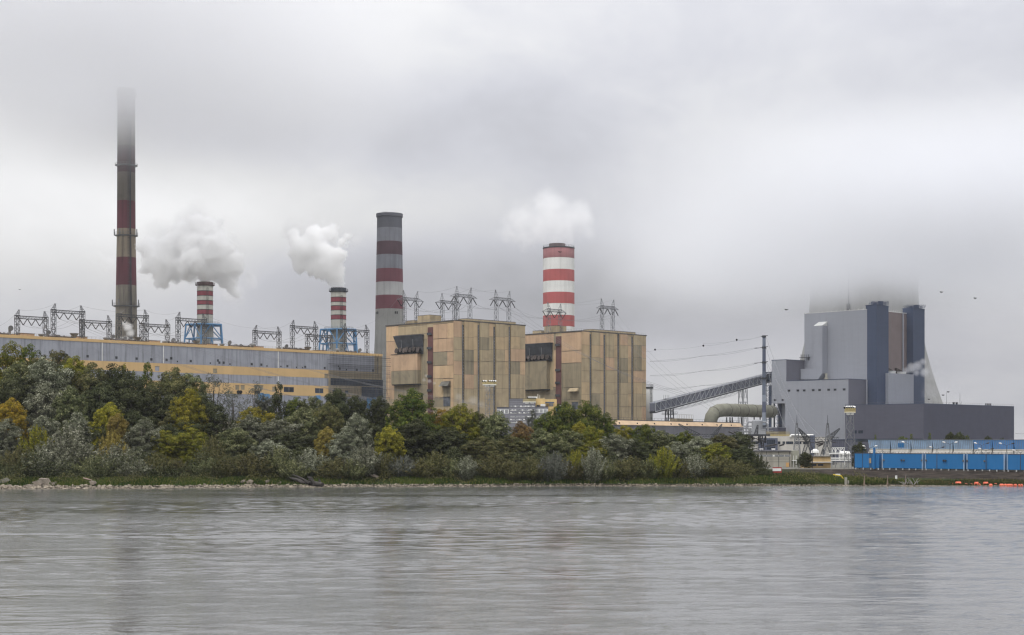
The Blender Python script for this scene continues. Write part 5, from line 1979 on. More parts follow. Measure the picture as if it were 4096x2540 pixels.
line_between('top wire of the steel mast carrying three black marker balls', [(pt(z6, 1495, 148, 640), pt(z6, 1165, 199, 655)), (bl[2], bl[1]), (bl[1], bl[0]), (bl[0], pt(z6, -70, 350, 712)), (pt(z6, 1495, 160, 640), bl[1] + Vector((0, 0, .9)))], .6, .035, bl)
for (y0, ym, y1, lb) in ((300, 440, 490, 'upper pair of wires between the steel mast and the boiler house corner'), (508, 630, 683, 'middle pair of wires between the steel mast and the boiler house corner'), (712, 790, 870, 'lower faint wires from the steel mast to the white silo side')):
    line_between(lb, [(pt(z6, 1440, y0 + 10, 640), pt(z6, 700, (y0 + y1) / 2 + 20, 670)), (pt(z6, 700, (y0 + y1) / 2 + 20, 670), pt(z6, 0, y1, 705)), (pt(z6, 1440, y0 + 2, 640), pt(z6, 0, y1 - 4, 705))], .8, .05)
line_between('wires dropping from the mast top to the switchyard before the pale block', [(pt(z6, 1555, 145, 640), W(3240, 1745, 520)), (pt(z6, 1560, 300, 640), W(3200, 1735, 520)), (pt(z6, 1565, 495, 640), W(3150, 1725, 520)), (pt(z6, 1565, 495, 640), W(3290, 1752, 520))], 3, .06)
line_between('far wires leaving behind the charcoal hall end', [(W(4060, 1733, 620), W(4140, 1726, 600)), (W(4060, 1765, 620), W(4140, 1760, 600))], .5, .06)


# ------------------------------------------------------------------ floodlight towers
def floodlight(x, ybase_Y, ytop, ydeck, wdeck, lab, lamps, rail_m, mast_w=2.2, below=8):
    Y = ybase_Y
    c = W(x, 1764, Y)
    zd = H + (HY - ydeck) / F * Y
    ztp = H + (HY - ytop) / F * Y
    root = thing('floodlight_tower', lab, 'floodlight', (c.x, c.y, GZ))
    mb = MB()
    mb.lattice((c.x, c.y, GZ), (c.x, c.y, zd), mast_w * 1.5, mast_w * .8, max(8, int((zd - GZ) / 1.8)), .09, 0, .06)
    mb.build('lattice_mast', pylon_l, root)
    w = wdeck / F * Y
    mb = MB()
    mb.box((c.x, c.y, zd), w, w * .45, .35)
    mb.box((c.x, c.y, zd - .5), w * .7, w * .3, .5)
    d = mb.build('platform', white, root)
    mb = MB()
    n = 12
    for yy in (-w * .22, w * .22):
        for i in range(n + 1):
            xx = c.x - w / 2 + w * i / n
            mb.tube((xx, c.y + yy, zd), (xx, c.y + yy, zd + 1.25), .07, None, 3, 0, False)
        for h in (.45, .85, 1.25):
            mb.tube((c.x - w / 2, c.y + yy, zd + h), (c.x + w / 2, c.y + yy, zd + h), .06, None, 3, 0, False)
    mb.build('railing', rail_m, root, parent=d)
    r = .30 + .02 * w
    for (fx, up) in lamps:
        xx = c.x + fx * w / 2
        z = zd + 1.3 + up + .3
        mb = MB()
        mb.path([(xx, c.y, zd + .9), (xx, c.y, z - .2)], .07, 4, 1)
        mb.path([(xx + .35, c.y + .3, z + .2), (xx, c.y, z), (xx - .3, c.y - .35, z - .15)], [r * .35, r * .9, r], 10, 0)
        mb.path([(xx - .3, c.y - .35, z - .15), (xx - .34, c.y - .4, z - .17)], [r * .98, r * .9], 10, 1)
        mb.build('lamp', [white, black], root)


yellow_rail = mat('yellow_rail', (.42, .34, .14), var=.1)
floodlight(1958, 600, 1520, 1541, 55, 'pale lattice floodlight tower standing before the first boiler house', [(-.85, 0), (-.55, 0), (.05, 0), (.3, 0), (.6, 0), (.85, 0)], yellow_rail)
floodlight(3400, 431, 1638, 1652, 40, 'pale lattice floodlight tower beside the first blue cabin', [(-.9 + .22 * i, .1 * (i % 2)) for i in range(9)], yellow_rail, 1.6)
floodlight(2118, 560, 1598, 1610, 50, 'partly hidden floodlight tower before the grey office block', [(-.1 + .16 * i, .15) for i in range(8)], yellow_rail, 1.6)


# ------------------------------------------------------------------ office block and station buildings
def frontbox(mb, conv, x0, y0, x1, y1, Y, depth, mi=0, zb=None):
    a = conv(x0, y0); b = conv(x1, y1)
    p, q = W(a[0], a[1], Y), W(b[0], b[1], Y)
    z0 = q.z if zb is None else zb
    z0, z1 = min(z0, p.z), max(z0, p.z)
    mb.hexa([(p.x, Y, z0), (q.x, Y, z0), (q.x, Y + depth, z0), (p.x, Y + depth, z0)], [(p.x, Y, z1), (q.x, Y, z1), (q.x, Y + depth, z1), (p.x, Y + depth, z1)], mi)
    return p, q


def office():
    Y = 690.0
    p = W(2110, 1764, Y)
    root = thing('office_block', 'grey panelled office block with rows of narrow windows and cream roof rooms', 'building', (p.x, p.y, GZ))
    gp = mat('office_panel', A(138, 138, 146, .78), var=.06, streak=.25, sheets=(3.4, 2.7, .10))
    cream = mat('office_cream', A(220, 190, 132, .82), var=.06, streak=.2)
    mb = MB()
    frontbox(mb, zo, 205, 805, 470, 0, Y, 16, 0, GZ)
    frontbox(mb, zo, 470.3, 620, 1035, 0, Y - 1.5, 18, 0, GZ)
    frontbox(mb, zo, 1035.3, 790, 1310, 0, Y, 16, 0, GZ)
    frontbox(mb, zo, 1310.3, 790, 1470, 0, Y + .4, 15, 1, GZ)
    mb.build('wall', [gp, cream], root)
    mb = MB()
    frontbox(mb, zo, 1036, 616, 1240, 790, Y + 3, 9, 0)
    frontbox(mb, zo, 1240.2, 630, 1495, 790, Y + 3.2, 8, 0)
    mb.build('roof_room', cream, root)
    tr_ = MB()
    frontbox(tr_, zo, 200, 799, 470, 806, Y - .2, 16.3, 0)
    frontbox(tr_, zo, 467, 614, 1038, 621, Y - 1.7, 18.3, 0)
    frontbox(tr_, zo, 1035, 785, 1312, 791, Y - .2, 16.3, 0)
    for y in (655, 695, 735, 800, 880, 945):
        frontbox(tr_, zo, 470, y, 1035, y + 4, Y - 1.56, .1, 0)
    tr_.build('cornice', dark, root)
    rr = random.Random(5)
    # strip windows of the middle block
    for y in (776, 857, 918, 998, 1062, 1120):
        for (x0, x1) in ((490, 652), (672, 842), (852, 1026)):
            mb = MB()
            frontbox(mb, zo, x0, y - 5, x1, y + 20, Y - 1.6, .15, 0)
            w = MB()
            nwin = 5
            for i in range(nwin):
                if rr.random() < .28:
                    continue
                a = x0 + (x1 - x0) * (i + .08) / nwin
                b = x0 + (x1 - x0) * (i + .88) / nwin
                frontbox(w, zo, a, y - 4, b, y + (9 if rr.random() < .6 else 14), Y - 1.66, .06, 0)
            fr_ = mb.build('window_band', white, root)
            if w.v:
                w.build('pane', navy, root, parent=fr_)
    for (x0, x1, y0, y1, n) in ((208, 462, 852, 940, 12), (1040, 1300, 840, 925, 12), (1040, 1240, 990, 1060, 9), (1035, 1120, 1118, 1200, 4), (980, 1034, 1195, 1210, 2)):
        mb = MB()
        frontbox(mb, zo, x0, y0, x1, y1, Y - .06 if x0 != 980 else Y - 1.6, .1, 0)
        w = MB()
        for i in range(n):
            if (i % 4 == 3):
                continue
            a = x0 + (x1 - x0) * (i + .2) / n
            b = x0 + (x1 - x0) * (i + .75) / n
            frontbox(w, zo, a, y0 + 8, b, y1 - 8, (Y - .12 if x0 != 980 else Y - 1.66), .06, 0)
        fr_ = mb.build('window_band', white, root)
        w.build('pane', navy, root, parent=fr_)
    for (x0, y0, x1, y1, m_) in ((1145, 735, 1250, 788, white), (1250, 690, 1440, 718, slate), (1335, 722, 1420, 785, ventm), (1065, 755, 1130, 788, dark), (1540, 765, 1595, 792, white)):
        mb = MB()
        frontbox(mb, zo, x0, y0, x1, y1, Y + 1.2, 1.5, 0)
        frontbox(mb, zo, x0 + 6, y0 + 8, (x0 + x1) / 2 - 4, y1 - 8, Y + 1.1, .1, 0)
        mb.build('roof_plant', m_, root)
    mb = MB()
    for (x, y0, y1) in ((1087, 520, 616), (1127, 540, 616), (1218, 600, 640), (380, 765, 800)):
        a = pt(zo, x, y0, Y + 5); b = pt(zo, x, y1, Y + 5)
        mb.tube(b, a, .15 if x == 1087 else .08)
    mb.build('aerial', white, root)
    b2 = thing('blue_shed', 'small blue shed beside the cream end of the office block', 'shed', W(2285, 1764, 700) * 1)
    b2.location.z = GZ
    mb = MB()
    frontbox(mb, zo, 1470, 795, 1628, 0, 700, 8, 0, GZ)
    mb.build('wall', bluep, b2)
    mb = MB()
    frontbox(mb, zo, 1465, 788, 1632, 796, 699.8, 8.4, 0)
    mb.build('roof', dark, b2)


office()


def station():
    Y = 520.0
    root = thing('station_building', 'long low white building with dark window strips below the pale grey block', 'building', (W(3160, 1764, Y).x, Y, GZ))
    wm = mat('off_white_wall', A(206, 202, 194, .82), var=.07, streak=.2, sheets=(5, 12, .06))
    mb = MB()
    frontbox(mb, z7, 560, 385, 1590, 0, Y, 30, 0, GZ)
    frontbox(mb, z7, 1665.2, 395, 1932, 0, Y, 30, 0, GZ)
    mb.build('wall', wm, root)
    mb = MB()
    frontbox(mb, z7, 760, 415, 1060, 0, Y - 2, 2.0, 0, GZ)
    mb.build('grey_bay', mat('blue_grey_bay', A(96, 102, 120, .8), rib=.5, var=.06), root)
    mb = MB()
    frontbox(mb, z7, 1590.2, 370, 1665, 0, Y - 1, 20, 0, GZ)
    mb.build('grey_bay', mat('blue_grey_bay', None), root)
    for (x0, y0, x1, y1, yy) in ((885, 440, 1020, 520, Y - 2), (885, 552, 1020, 600, Y - 2), (775, 440, 812, 520, Y - 2), (1140, 470, 1178, 512, Y), (1198, 470, 1310, 512, Y), (1330, 470, 1445, 512, Y), (1475, 470, 1566, 512, Y), (670, 470, 740, 515, Y), (1065, 470, 1102, 512, Y), (1790, 595, 1822, 680, Y)):
        mb = MB()
        frontbox(mb, z7, x0, y0, x1, y1, yy - .08, .1, 0)
        w = mb.build('window', navy, root)
        m2 = MB()
        n = max(2, int((x1 - x0) / 28))
        for i in range(n + 1):
            x = x0 + (x1 - x0) * i / n
            frontbox(m2, z7, x - 1.2, y0, x + 1.2, y1, yy - .14, .05, 0)
        m2.build('mullion', ventm, root, parent=w)
    mb = MB()
    for i in range(30):
        a = pt(z7, 880 + i * 13, 385, Y + 1)
        mb.tube(a, a + Vector((0, 0, 1.6)), .05, None, 3, 0, False)
    mb.tube(pt(z7, 880, 372, Y + 1), pt(z7, 1260, 372, Y + 1), .12)
    mb.tube(pt(z7, 880, 362, Y + 1), pt(z7, 1260, 362, Y + 1), .08)
    mb.build('roof_railing', yellow_rail, root)
    mb = MB()
    mb.path([pt(z7, 1268, 400, Y - .3), pt(z7, 1268, 378, Y - .3), pt(z7, 1285, 366, Y - .3), pt(z7, 1640, 370, Y - .3)], .32, 8)
    mb.build('roof_pipe', white, root)
    b = thing('slate_workshop', 'slate grey workshop behind the white pipe truss', 'building', (W(3358, 1764, 560).x, 560, GZ))
    mb = MB()
    frontbox(mb, z7, 1935, 440, 2330, 0, 560, 25, 0, GZ)
    mb.build('wall', mat('slate_workshop_wall', A(88, 90, 104, .8), rib=.5, var=.06), b)
    mb = MB()
    frontbox(mb, z7, 1930, 435, 2335, 441, 559.7, 25.5, 0)
    mb.build('roof', slate, b)
    # low beige machine hall near the dyke
    Y = 456.0
    b = thing('pump_hall', 'long low beige hall with one row of small dark windows above the dyke', 'building', (W(3080, 1764, Y).x, Y, GZ))
    bw = mat('beige_render', A(176, 172, 160, .8), var=.08, streak=.35, sheets=(4.2, 8, .06))
    mb = MB()
    frontbox(mb, z7, 560, 632, 1283, 0, Y, 14, 0, GZ)
    frontbox(mb, z7, 1283.3, 618, 1405, 0, Y + .6, 12, 1, GZ)
    mb.build('wall', [bw, mat('pale_render', A(160, 160, 146, .8), var=.1, streak=.4)], b)
    mb = MB()
    frontbox(mb, z7, 555, 617, 1284, 634, Y - .5, 15, 0)
    mb.build('roof', mat('fascia', (.09, .09, .10)), b)
    for k in range(6):
        x0 = 690 + k * 97
        m2 = MB()
        frontbox(m2, z7, x0 + 3, 685, x0 + 93, 718, Y - .07, .1, 0)
        w = m2.build('window', navy, b)
        m3 = MB()
        for i in range(8):
            x = x0 + 3 + i * 12.6
            frontbox(m3, z7, x - 1.6, 685, x + 1.6, 718, Y - .14, .06, 0)
        if k == 3:
            frontbox(m3, z7, x0 + 3, 687, x0 + 26, 716, Y - .12, .04, 0)
        m3.build('mullion', white, b, parent=w)
    m2 = MB()
    for x in (880, 1077, 1255):
        frontbox(m2, z7, x - 3, 634, x + 3, 885, Y - .1, .1, 0)
    for y in (755, 800):
        frontbox(m2, z7, 800, y, 1250, y + 3, Y - .06, .06, 0)
    m2.build('joint', dark, b)
    for x in (803, 998):
        m2 = MB()
        frontbox(m2, z7, x - 23, 585, x + 23, 606, Y + 2, 2, 0)
        for dx_ in (-18, 18):
            frontbox(m2, z7, x + dx_ - 2, 604, x + dx_ + 2, 618, Y + 2.5, .5, 0)
        m2.build('roof_unit', white, b)
    m2 = MB()
    frontbox(m2, z7, 1197, 815, 1246, 885, Y - .12, .1, 0)
    m2.build('door', mat('tan_door', A(206, 164, 110, .8)), b)
    m2 = MB()
    frontbox(m2, z7, 1300, 775, 1375, 785, Y - .8, 1.3, 0)
    for x in (1315, 1360):
        m2.tube(pt(z7, x, 900, Y - .8), pt(z7, x, 700, Y - .8), .08)
    m2.build('side_stair', white, b)
    # small ochre hut
    Y = 441.0
    b = thing('ochre_hut', 'small ochre hut with a white canopy line beside the round dark tree', 'hut', (W(3285, 1764, Y).x, Y, GZ))
    oc = mat('ochre_render', A(196, 168, 122, .8), var=.08, streak=.25)
    mb = MB()
    frontbox(mb, z7, 1500, 800, 1590, 0, Y + .3, 7, 0, GZ)
    frontbox(mb, z7, 1590, 718, 1922, 0, Y, 9, 0, GZ)
    mb.build('wall', oc, b)
    mb = MB()
    frontbox(mb, z7, 1582, 706, 1930, 719, Y - .4, 10, 0)
    mb.build('roof', mat('hut_roof', (.16, .15, .13)), b)
    mb = MB()
    frontbox(mb, z7, 1585, 802, 1950, 812, Y - 1.0, 1.0, 0)
    mb.build('canopy', white, b)
    for (x0, x1) in ((1608, 1690), (1716, 1802), (1540, 1580)):
        m2 = MB()
        frontbox(m2, z7, x0, 836, x1, 868, Y - .05, .1, 0)
        frontbox(m2, z7, (x0 + x1) / 2 - 1, 836, (x0 + x1) / 2 + 1, 868, Y - .1, .05, 1)
        m2.build('window', [navy, dark], b)
    m2 = MB()
    q = pt(z7, 1668, 700, Y + 2)
    m2.lathe(q.x, q.y, [(.25, q.z - .6), (.3, q.z + .7), (1.2, q.z + .8), (1.0, q.z + 1.5), (.3, q.z + 1.9)], 12)
    m2.build('roof_vent', white, b)


station()


def pipe_rack():
    Y = 450.0
    root = thing('pipe_rack', 'white steel pipe rack between the ochre hut and the blue cabins', 'pipe rack', (W(3365, 1764, Y).x, Y, GZ))
    mb = MB()
    for x in (1942, 2000, 2075, 2100, 2172, 2188, 2215):
        for dY in (0, 3):
            mb.tube((pt(z7, x, 700, Y + dY).x, Y + dY, GZ), pt(z7, x, 665, Y + dY), .10)
    mb.build('post', pylon_l, root)
    mb = MB()
    for y in (668, 672, 742, 748, 775, 782):
        mb.tube(pt(z7, 1895, y, Y - .2), pt(z7, 2245, y, Y - .2), .13, None, 6)
    mb.build('pipe', white, root)
    mb = MB()
    for (x0, x1) in ((2070, 2128), (2150, 2222)):
        a, b = pt(z7, x0, 708, Y + 1.5), pt(z7, x1, 708, Y + 1.5)
        mb.tube(a, b, 1.45, None, 14)
    mb.build('tank', white, root)
    t = thing('white_truss', 'white steel pipe truss standing before the slate workshop', 'truss', (W(3353, 1764, 500).x, 500, GZ))
    mb = MB()
    xs = [1942, 2000, 2075, 2147]
    for i, x in enumerate(xs):
        mb.tube((pt(z7, x, 0, 500).x, 500, GZ), pt(z7, x, 572, 500), .14)
        if i < 3:
            mb.tube(pt(z7, x, 645, 500), pt(z7, (x + xs[i + 1]) / 2, 575, 500), .11)
            mb.tube(pt(z7, (x + xs[i + 1]) / 2, 575, 500), pt(z7, xs[i + 1], 645, 500), .11)
    for y in (573, 645):
        mb.tube(pt(z7, 1942, y, 500), pt(z7, 2147, y, 500), .13)
    mb.build('frame', white, t)


pipe_rack()


# ------------------------------------------------------------------ switchyard steelwork
def lightning_mast(x, ytip, ymid, Y, lab):
    c = W(x, 1764, Y)
    Z = lambda y: H + (HY - z7(0, y)[1]) / F * Y
    xs = z7(x, 0)[0]
    c = W(xs, 1764, Y)
    root = thing('lightning_mast', lab, 'mast', (c.x, c.y, GZ), 'needle masts in the switchyard')
    mb = MB()
    mb.lattice((c.x, c.y, GZ), (c.x, c.y, Z(ymid)), 2.6, .5, 14, .09, 0, .06, ux=(1, 0, 0))
    mb.build('lattice_mast', pylon_l, root)
    m2 = MB()
    m2.tube((c.x, c.y, Z(ymid) - .5), (c.x, c.y, Z(ytip)), .11, .05, 5)
    m2.build('rod', dark, root)


lightning_mast(1372, 40, 175, 500, 'needle topped lattice mast before the white building windows')
lightning_mast(1872, 40, 175, 500, 'needle topped lattice mast nearer the slate workshop')


def gantry(conv, pts, beam, Y, lab, armscale=1.0):
    """switchyard gantry: lattice beam on splayed legs with two long raked arms"""
    (ax, ay), (bx, by) = pts          # tips of the raked arms
    (x0, x1, y0, y1) = beam
    P = lambda x, y, dY=0: pt(conv, x, y, Y + dY)
    c = P((x0 + x1) / 2, y0)
    root = thing('switchyard_gantry', lab, 'gantry', (c.x, Y, GZ), 'raked gantries in the switchyard')
    mb = MB()
    n = 12
    for dY in (0, 1.0):
        mb.tube(P(x0, y0, dY), P(x1, y0, dY), .11)
        mb.tube(P(x0, y1, dY), P(x1, y1, dY), .11)
        for i in range(n):
            xa, xb = x0 + (x1 - x0) * i / n, x0 + (x1 - x0) * (i + 1) / n
            mb.tube(P(xa, y1, dY), P((xa + xb) / 2, y0, dY), .07, None, 3)
            mb.tube(P((xa + xb) / 2, y0, dY), P(xb, y1, dY), .07, None, 3)
    mb.build('beam', pylon_m, root)
    for (tx, ty, bx_, inner) in ((ax, ay, x0, 1), (bx, by, x1, -1)):
        mb = MB()
        base = P(bx_ + inner * (x1 - x0) * .28, y1)
        mb.lattice(base, P(tx, ty), 1.8, .3, 10, .11, 0, .07, ux=(0, 1, 0))
        mb.build('raked_arm', pylon_m, root)
        for s in (-1, 1):
            m2 = MB()
            foot = Vector((base.x + s * 2.6, Y, GZ))
            m2.lattice(foot, base, .9, .9, 7, .08, 0, .05, ux=(0, 1, 0))
            m2.build('leg', pylon_m, root)
    mb = MB()
    for i in range(5):
        x = x0 + (x1 - x0) * (.1 + .17 * i)
        a = P(x, y1 + (y1 - y0) * .6)
        strand(mb, a, a + Vector((2.2, 0, -.2 - .25 * (i % 3))), .16, 6)
    mb.build('insulator', insul, root)


gantry(z7, ((1395, 256), (2066, 262)), (1355, 2060, 402, 445), 505, 'raked arm gantry with long beam before the pale grey block')
gantry(z6, ((385, 1330), (966, 1335)), (545, 965, 1468, 1498), 560, 'raked arm gantry showing over the trees before the low hall')


def transformer_tower():
    Y = 480
    c = pt(z7, 700, 600, Y)
    root = thing('lattice_tower', 'short dark lattice tower with a flat head beside the steel mast foot', 'tower', (c.x, Y, GZ))
    mb = MB()
    top = pt(z7, 702, 380, Y)
    mb.lattice((c.x, Y, GZ), top, 6.0, 3.6, 6, .16, 0, .11, ux=(1, 0, 0))
    mb.build('frame', dark, root)
    m2 = MB()
    m2.box((top.x, Y, top.z), 8.2, 4.5, .5)
    m2.lattice(top, pt(z7, 735, 205, Y), 1.2, .3, 7, .09, 0, .06, ux=(1, 0, 0))
    for s in (-3, -1, 1, 3):
        m2.lathe(top.x + s, Y, [(.25, top.z - 2.2), (.4, top.z - 1.9), (.25, top.z - 1.4), (.4, top.z - 1), (.2, top.z)], 8)
    m2.build('head', dark, root)
    # plain strings of insulators spanning the yard
    for i, ((x0, y0), (x1, y1)) in enumerate((((258, 310), (345, 345)), ((345, 315), (400, 335)), ((560, 370), (650, 402)), ((590, 385), (690, 420)), ((790, 440), (860, 482)), ((855, 548), (1045, 520)), ((1085, 540), (1165, 520)), ((1670, 490), (1800, 465)), ((1690, 520), (1820, 490)), ((1720, 548), (1800, 508)))):
        m3 = MB()
        a, b = pt(z7, x0, y0, Y + 6), pt(z7, x1, y1, Y + 6)
        strand(m3, a, b, .28, 8)
        o = m3.build('insulator_string', insul)
        recentre(o, a)
        tag(o, 'dark insulator string strung across the switchyard before the white building', 'insulator', 'insulator strings in the switchyard')
    # small pipework behind the trestle
    r2 = thing('process_pipework', 'tangle of grey process pipes and a small tank by the steel mast', 'pipework', pt(z6, 1400, 1400, 600))
    r2.location.z = GZ
    rr = random.Random(9)
    m4 = MB()
    for i in range(26):
        x = rr.uniform(1190, 1540); y = rr.uniform(1280, 1560)
        a = pt(z6, x, y, 620 + rr.uniform(-8, 8))
        if rr.random() < .5:
            m4.tube(a, a + Vector((rr.uniform(2, 7), 0, 0)), rr.uniform(.08, .22), None, 6)
        else:
            m4.tube((a.x, a.y, GZ), a, rr.uniform(.08, .18), None, 6)
            m4.tube(a, a + Vector((rr.uniform(-4, 4), 1, -rr.uniform(0, 3))), .09, None, 5)
    m4.build('pipe', pylon_l, r2)
    m5 = MB()
    q = pt(z6, 1440, 1345, 620)
    m5.lathe(q.x, q.y, [(.4, q.z - 1.6), (2.2, q.z - 1.5), (2.2, q.z + 1.6), (1.6, q.z + 2.1), (.3, q.z + 2.3)], 16)
    for s in (-1, 1):
        m5.path([(q.x + s * 4.4, q.y, q.z - 3), (q.x + s * 4.2, q.y, q.z), (q.x + s * 3.4, q.y, q.z + 1.3), (q.x + s * 2.2, q.y, q.z + 1.2)], .35, 8)
    m5.box((q.x, q.y, GZ), 6, 5, q.z - 1.6 - GZ)
    m5.build('tank', mat('pipework_grey', A(150, 152, 156, .8), var=.15), r2)


transformer_tower()


# ------------------------------------------------------------------ blue cabins and cooling cells along the dyke
BC = Face((W(3418, 1764, 424).x, 424), -V, Vector((-S2, -S2, 0)))


def blue_row():
    f = BC
    zb_, zt_ = 2.75, 6.6
    spans = [((225, 540), 'short blue cabin with a ladder pipe, at the open end of the row', 1), ((583, 1118), 'bright blue ribbed cabin with three small round vents, second along the dyke', 0),
             ((1145, 1660), 'bright blue ribbed cabin between the second and third gaps of the row', 0), ((1690, 2188), 'blue ribbed cabin with two lamp posts before it, next to last of the row', 0),
             ((2216, 2900), 'blue ribbed cabin cut off by the picture edge', 0)]
    for i, ((x0, x1), lab, first) in enumerate(spans):
        ta, tb = f.t(z8(x0, 0)[0]), f.t(z8(x1, 0)[0])
        ta, tb = min(ta, tb), max(ta, tb)
        root = thing('blue_cabin', lab, 'cabin', f.p((ta + tb) / 2, GZ), 'blue cabins along the dyke')
        mb = MB()
        mb.slab(f, ta, tb, zb_, zt_, -3.4, 0)
        mb.build('cladding', bluep, root)
        if i:
            m1 = MB()
            m1.slab(f, ta - .02, ta + .28, zb_ - .05, zt_ + .05, -.3, .12)
            m1.slab(f, tb - .28, tb + .02, zb_ - .05, zt_ + .05, -.3, .12)
            m1.build('corner_post', bluef, root)
        m2 = MB()
        m2.slab(f, ta + .1, tb - .1, zt_ + .01, zt_ + .12, -3.3, .05)
        n = int((tb - ta) / .9)
        for k in range(n + 1):
            t = ta + (tb - ta) * k / n
            m2.tube(f.p(t, zt_ + .1, -.3), f.p(t, zt_ + .5, -.3), .035, None, 3, 0, False)
        for h in (.25, .5):
            m2.tube(f.p(ta, zt_ + h, -.3), f.p(tb, zt_ + h, -.3), .03, None, 3, 0, False)
        m2.build('roof_railing', dark, root)
        n = max(2, int((tb - ta) / 2.0))
        for k in range(n + 1):
            m3 = MB()
            t = ta + .25 + (tb - ta - .5) * k / n
            m3.slab(f, t - .11, t + .11, GZ - .3, zb_ - .005, -.4, -.08)
            m3.build('footing', white, root)
        m4 = MB()
        m4.slab(f, ta + .1, tb - .1, zb_ - .2, zb_ - .01, -3.3, -.5)
        m4.build('floor_beam', dark, root)
        for (x, big) in {1: ((607, 1), (840, 0), (871, 1), (1105, 1)), 2: ((1162, 1), (1390, 0), (1416, 0), (1648, 1)), 3: ((1700, 1), (1925, 1))}.get(i, ()):
            t = f.t(z8(x, 0)[0])
            z = 4.85
            m5 = MB()
            m5.tube(f.p(t, z, .001), f.p(t, z, .35), .22, .2, 12)
            m5.slab(f, t - .12, t + .12, z - .1, z + .3, .1, .4)
            m5.build('round_vent', dark if not big else ventm, root)
        if first:
            m6 = MB()
            t = f.t(z8(488, 0)[0])
            m6.slab(f, t - .22, t + .22, zb_ - .3, zt_ + 1.6, .02, .5)
            m6.build('ladder_duct', bluep, root)
            m7 = MB()
            for x in (327, 440):
                t = f.t(z8(x, 0)[0])
                m7.slab(f, t - .04, t + .04, zb_, zt_, .001, .08)
            t = f.t(z8(205, 0)[0])
            m7.slab(f, min(t, ta - .4), ta - .3, zb_ - .2, zt_ + .3, -3, -.3)
            m7.build('seam', dark, root)
            # notice fixed to the cabin front (plain tan panel in the photograph)
            m8 = MB()
            ta2, tb2 = f.t(z8(415, 0)[0]), f.t(z8(440, 0)[0])
            m8.slab(f, min(ta2, tb2), max(ta2, tb2), 4.0, 5.35, .05, .12)
            m8.build('notice_panel', mat('tan_board', A(206, 176, 130, .85), var=.12, vscale=2.0), root)
    # walkway deck behind the cabins with pipe clutter
    root = thing('walkway', 'railed walkway between the blue cabins and the flared cooling cells', 'walkway', f.p(40, GZ, -7))
    mb = MB()
    mb.slab(f, -1, 140, 6.0, 6.3, -9, -4)
    mb.build('deck', concrete, root)
    m2 = MB()
    for k in range(140):
        t = k * 1.0
        m2.tube(f.p(t, 6.3, -4.4), f.p(t, 7.1, -4.4), .035, None, 3, 0, False)
    for z in (6.7, 7.1):
        m2.tube(f.p(0, z, -4.4), f.p(140, z, -4.4), .045, None, 3, 0, False)
    m2.build('railing', ventm, root)
    m3 = MB()
    rr = random.Random(4)
    for k in range(90):
        t = rr.choice([6, 7, 34, 35, 53, 55, 56]) + rr.uniform(-3, 3)
        z = 6.4 + rr.uniform(0, .9)
        m3.tube(f.p(t, z, -4.8), f.p(t + rr.uniform(-.8, .8), z + rr.uniform(-.5, .6), -4.8), .06, None, 4)
    m3.build('pipework', ventm, root)


blue_row()


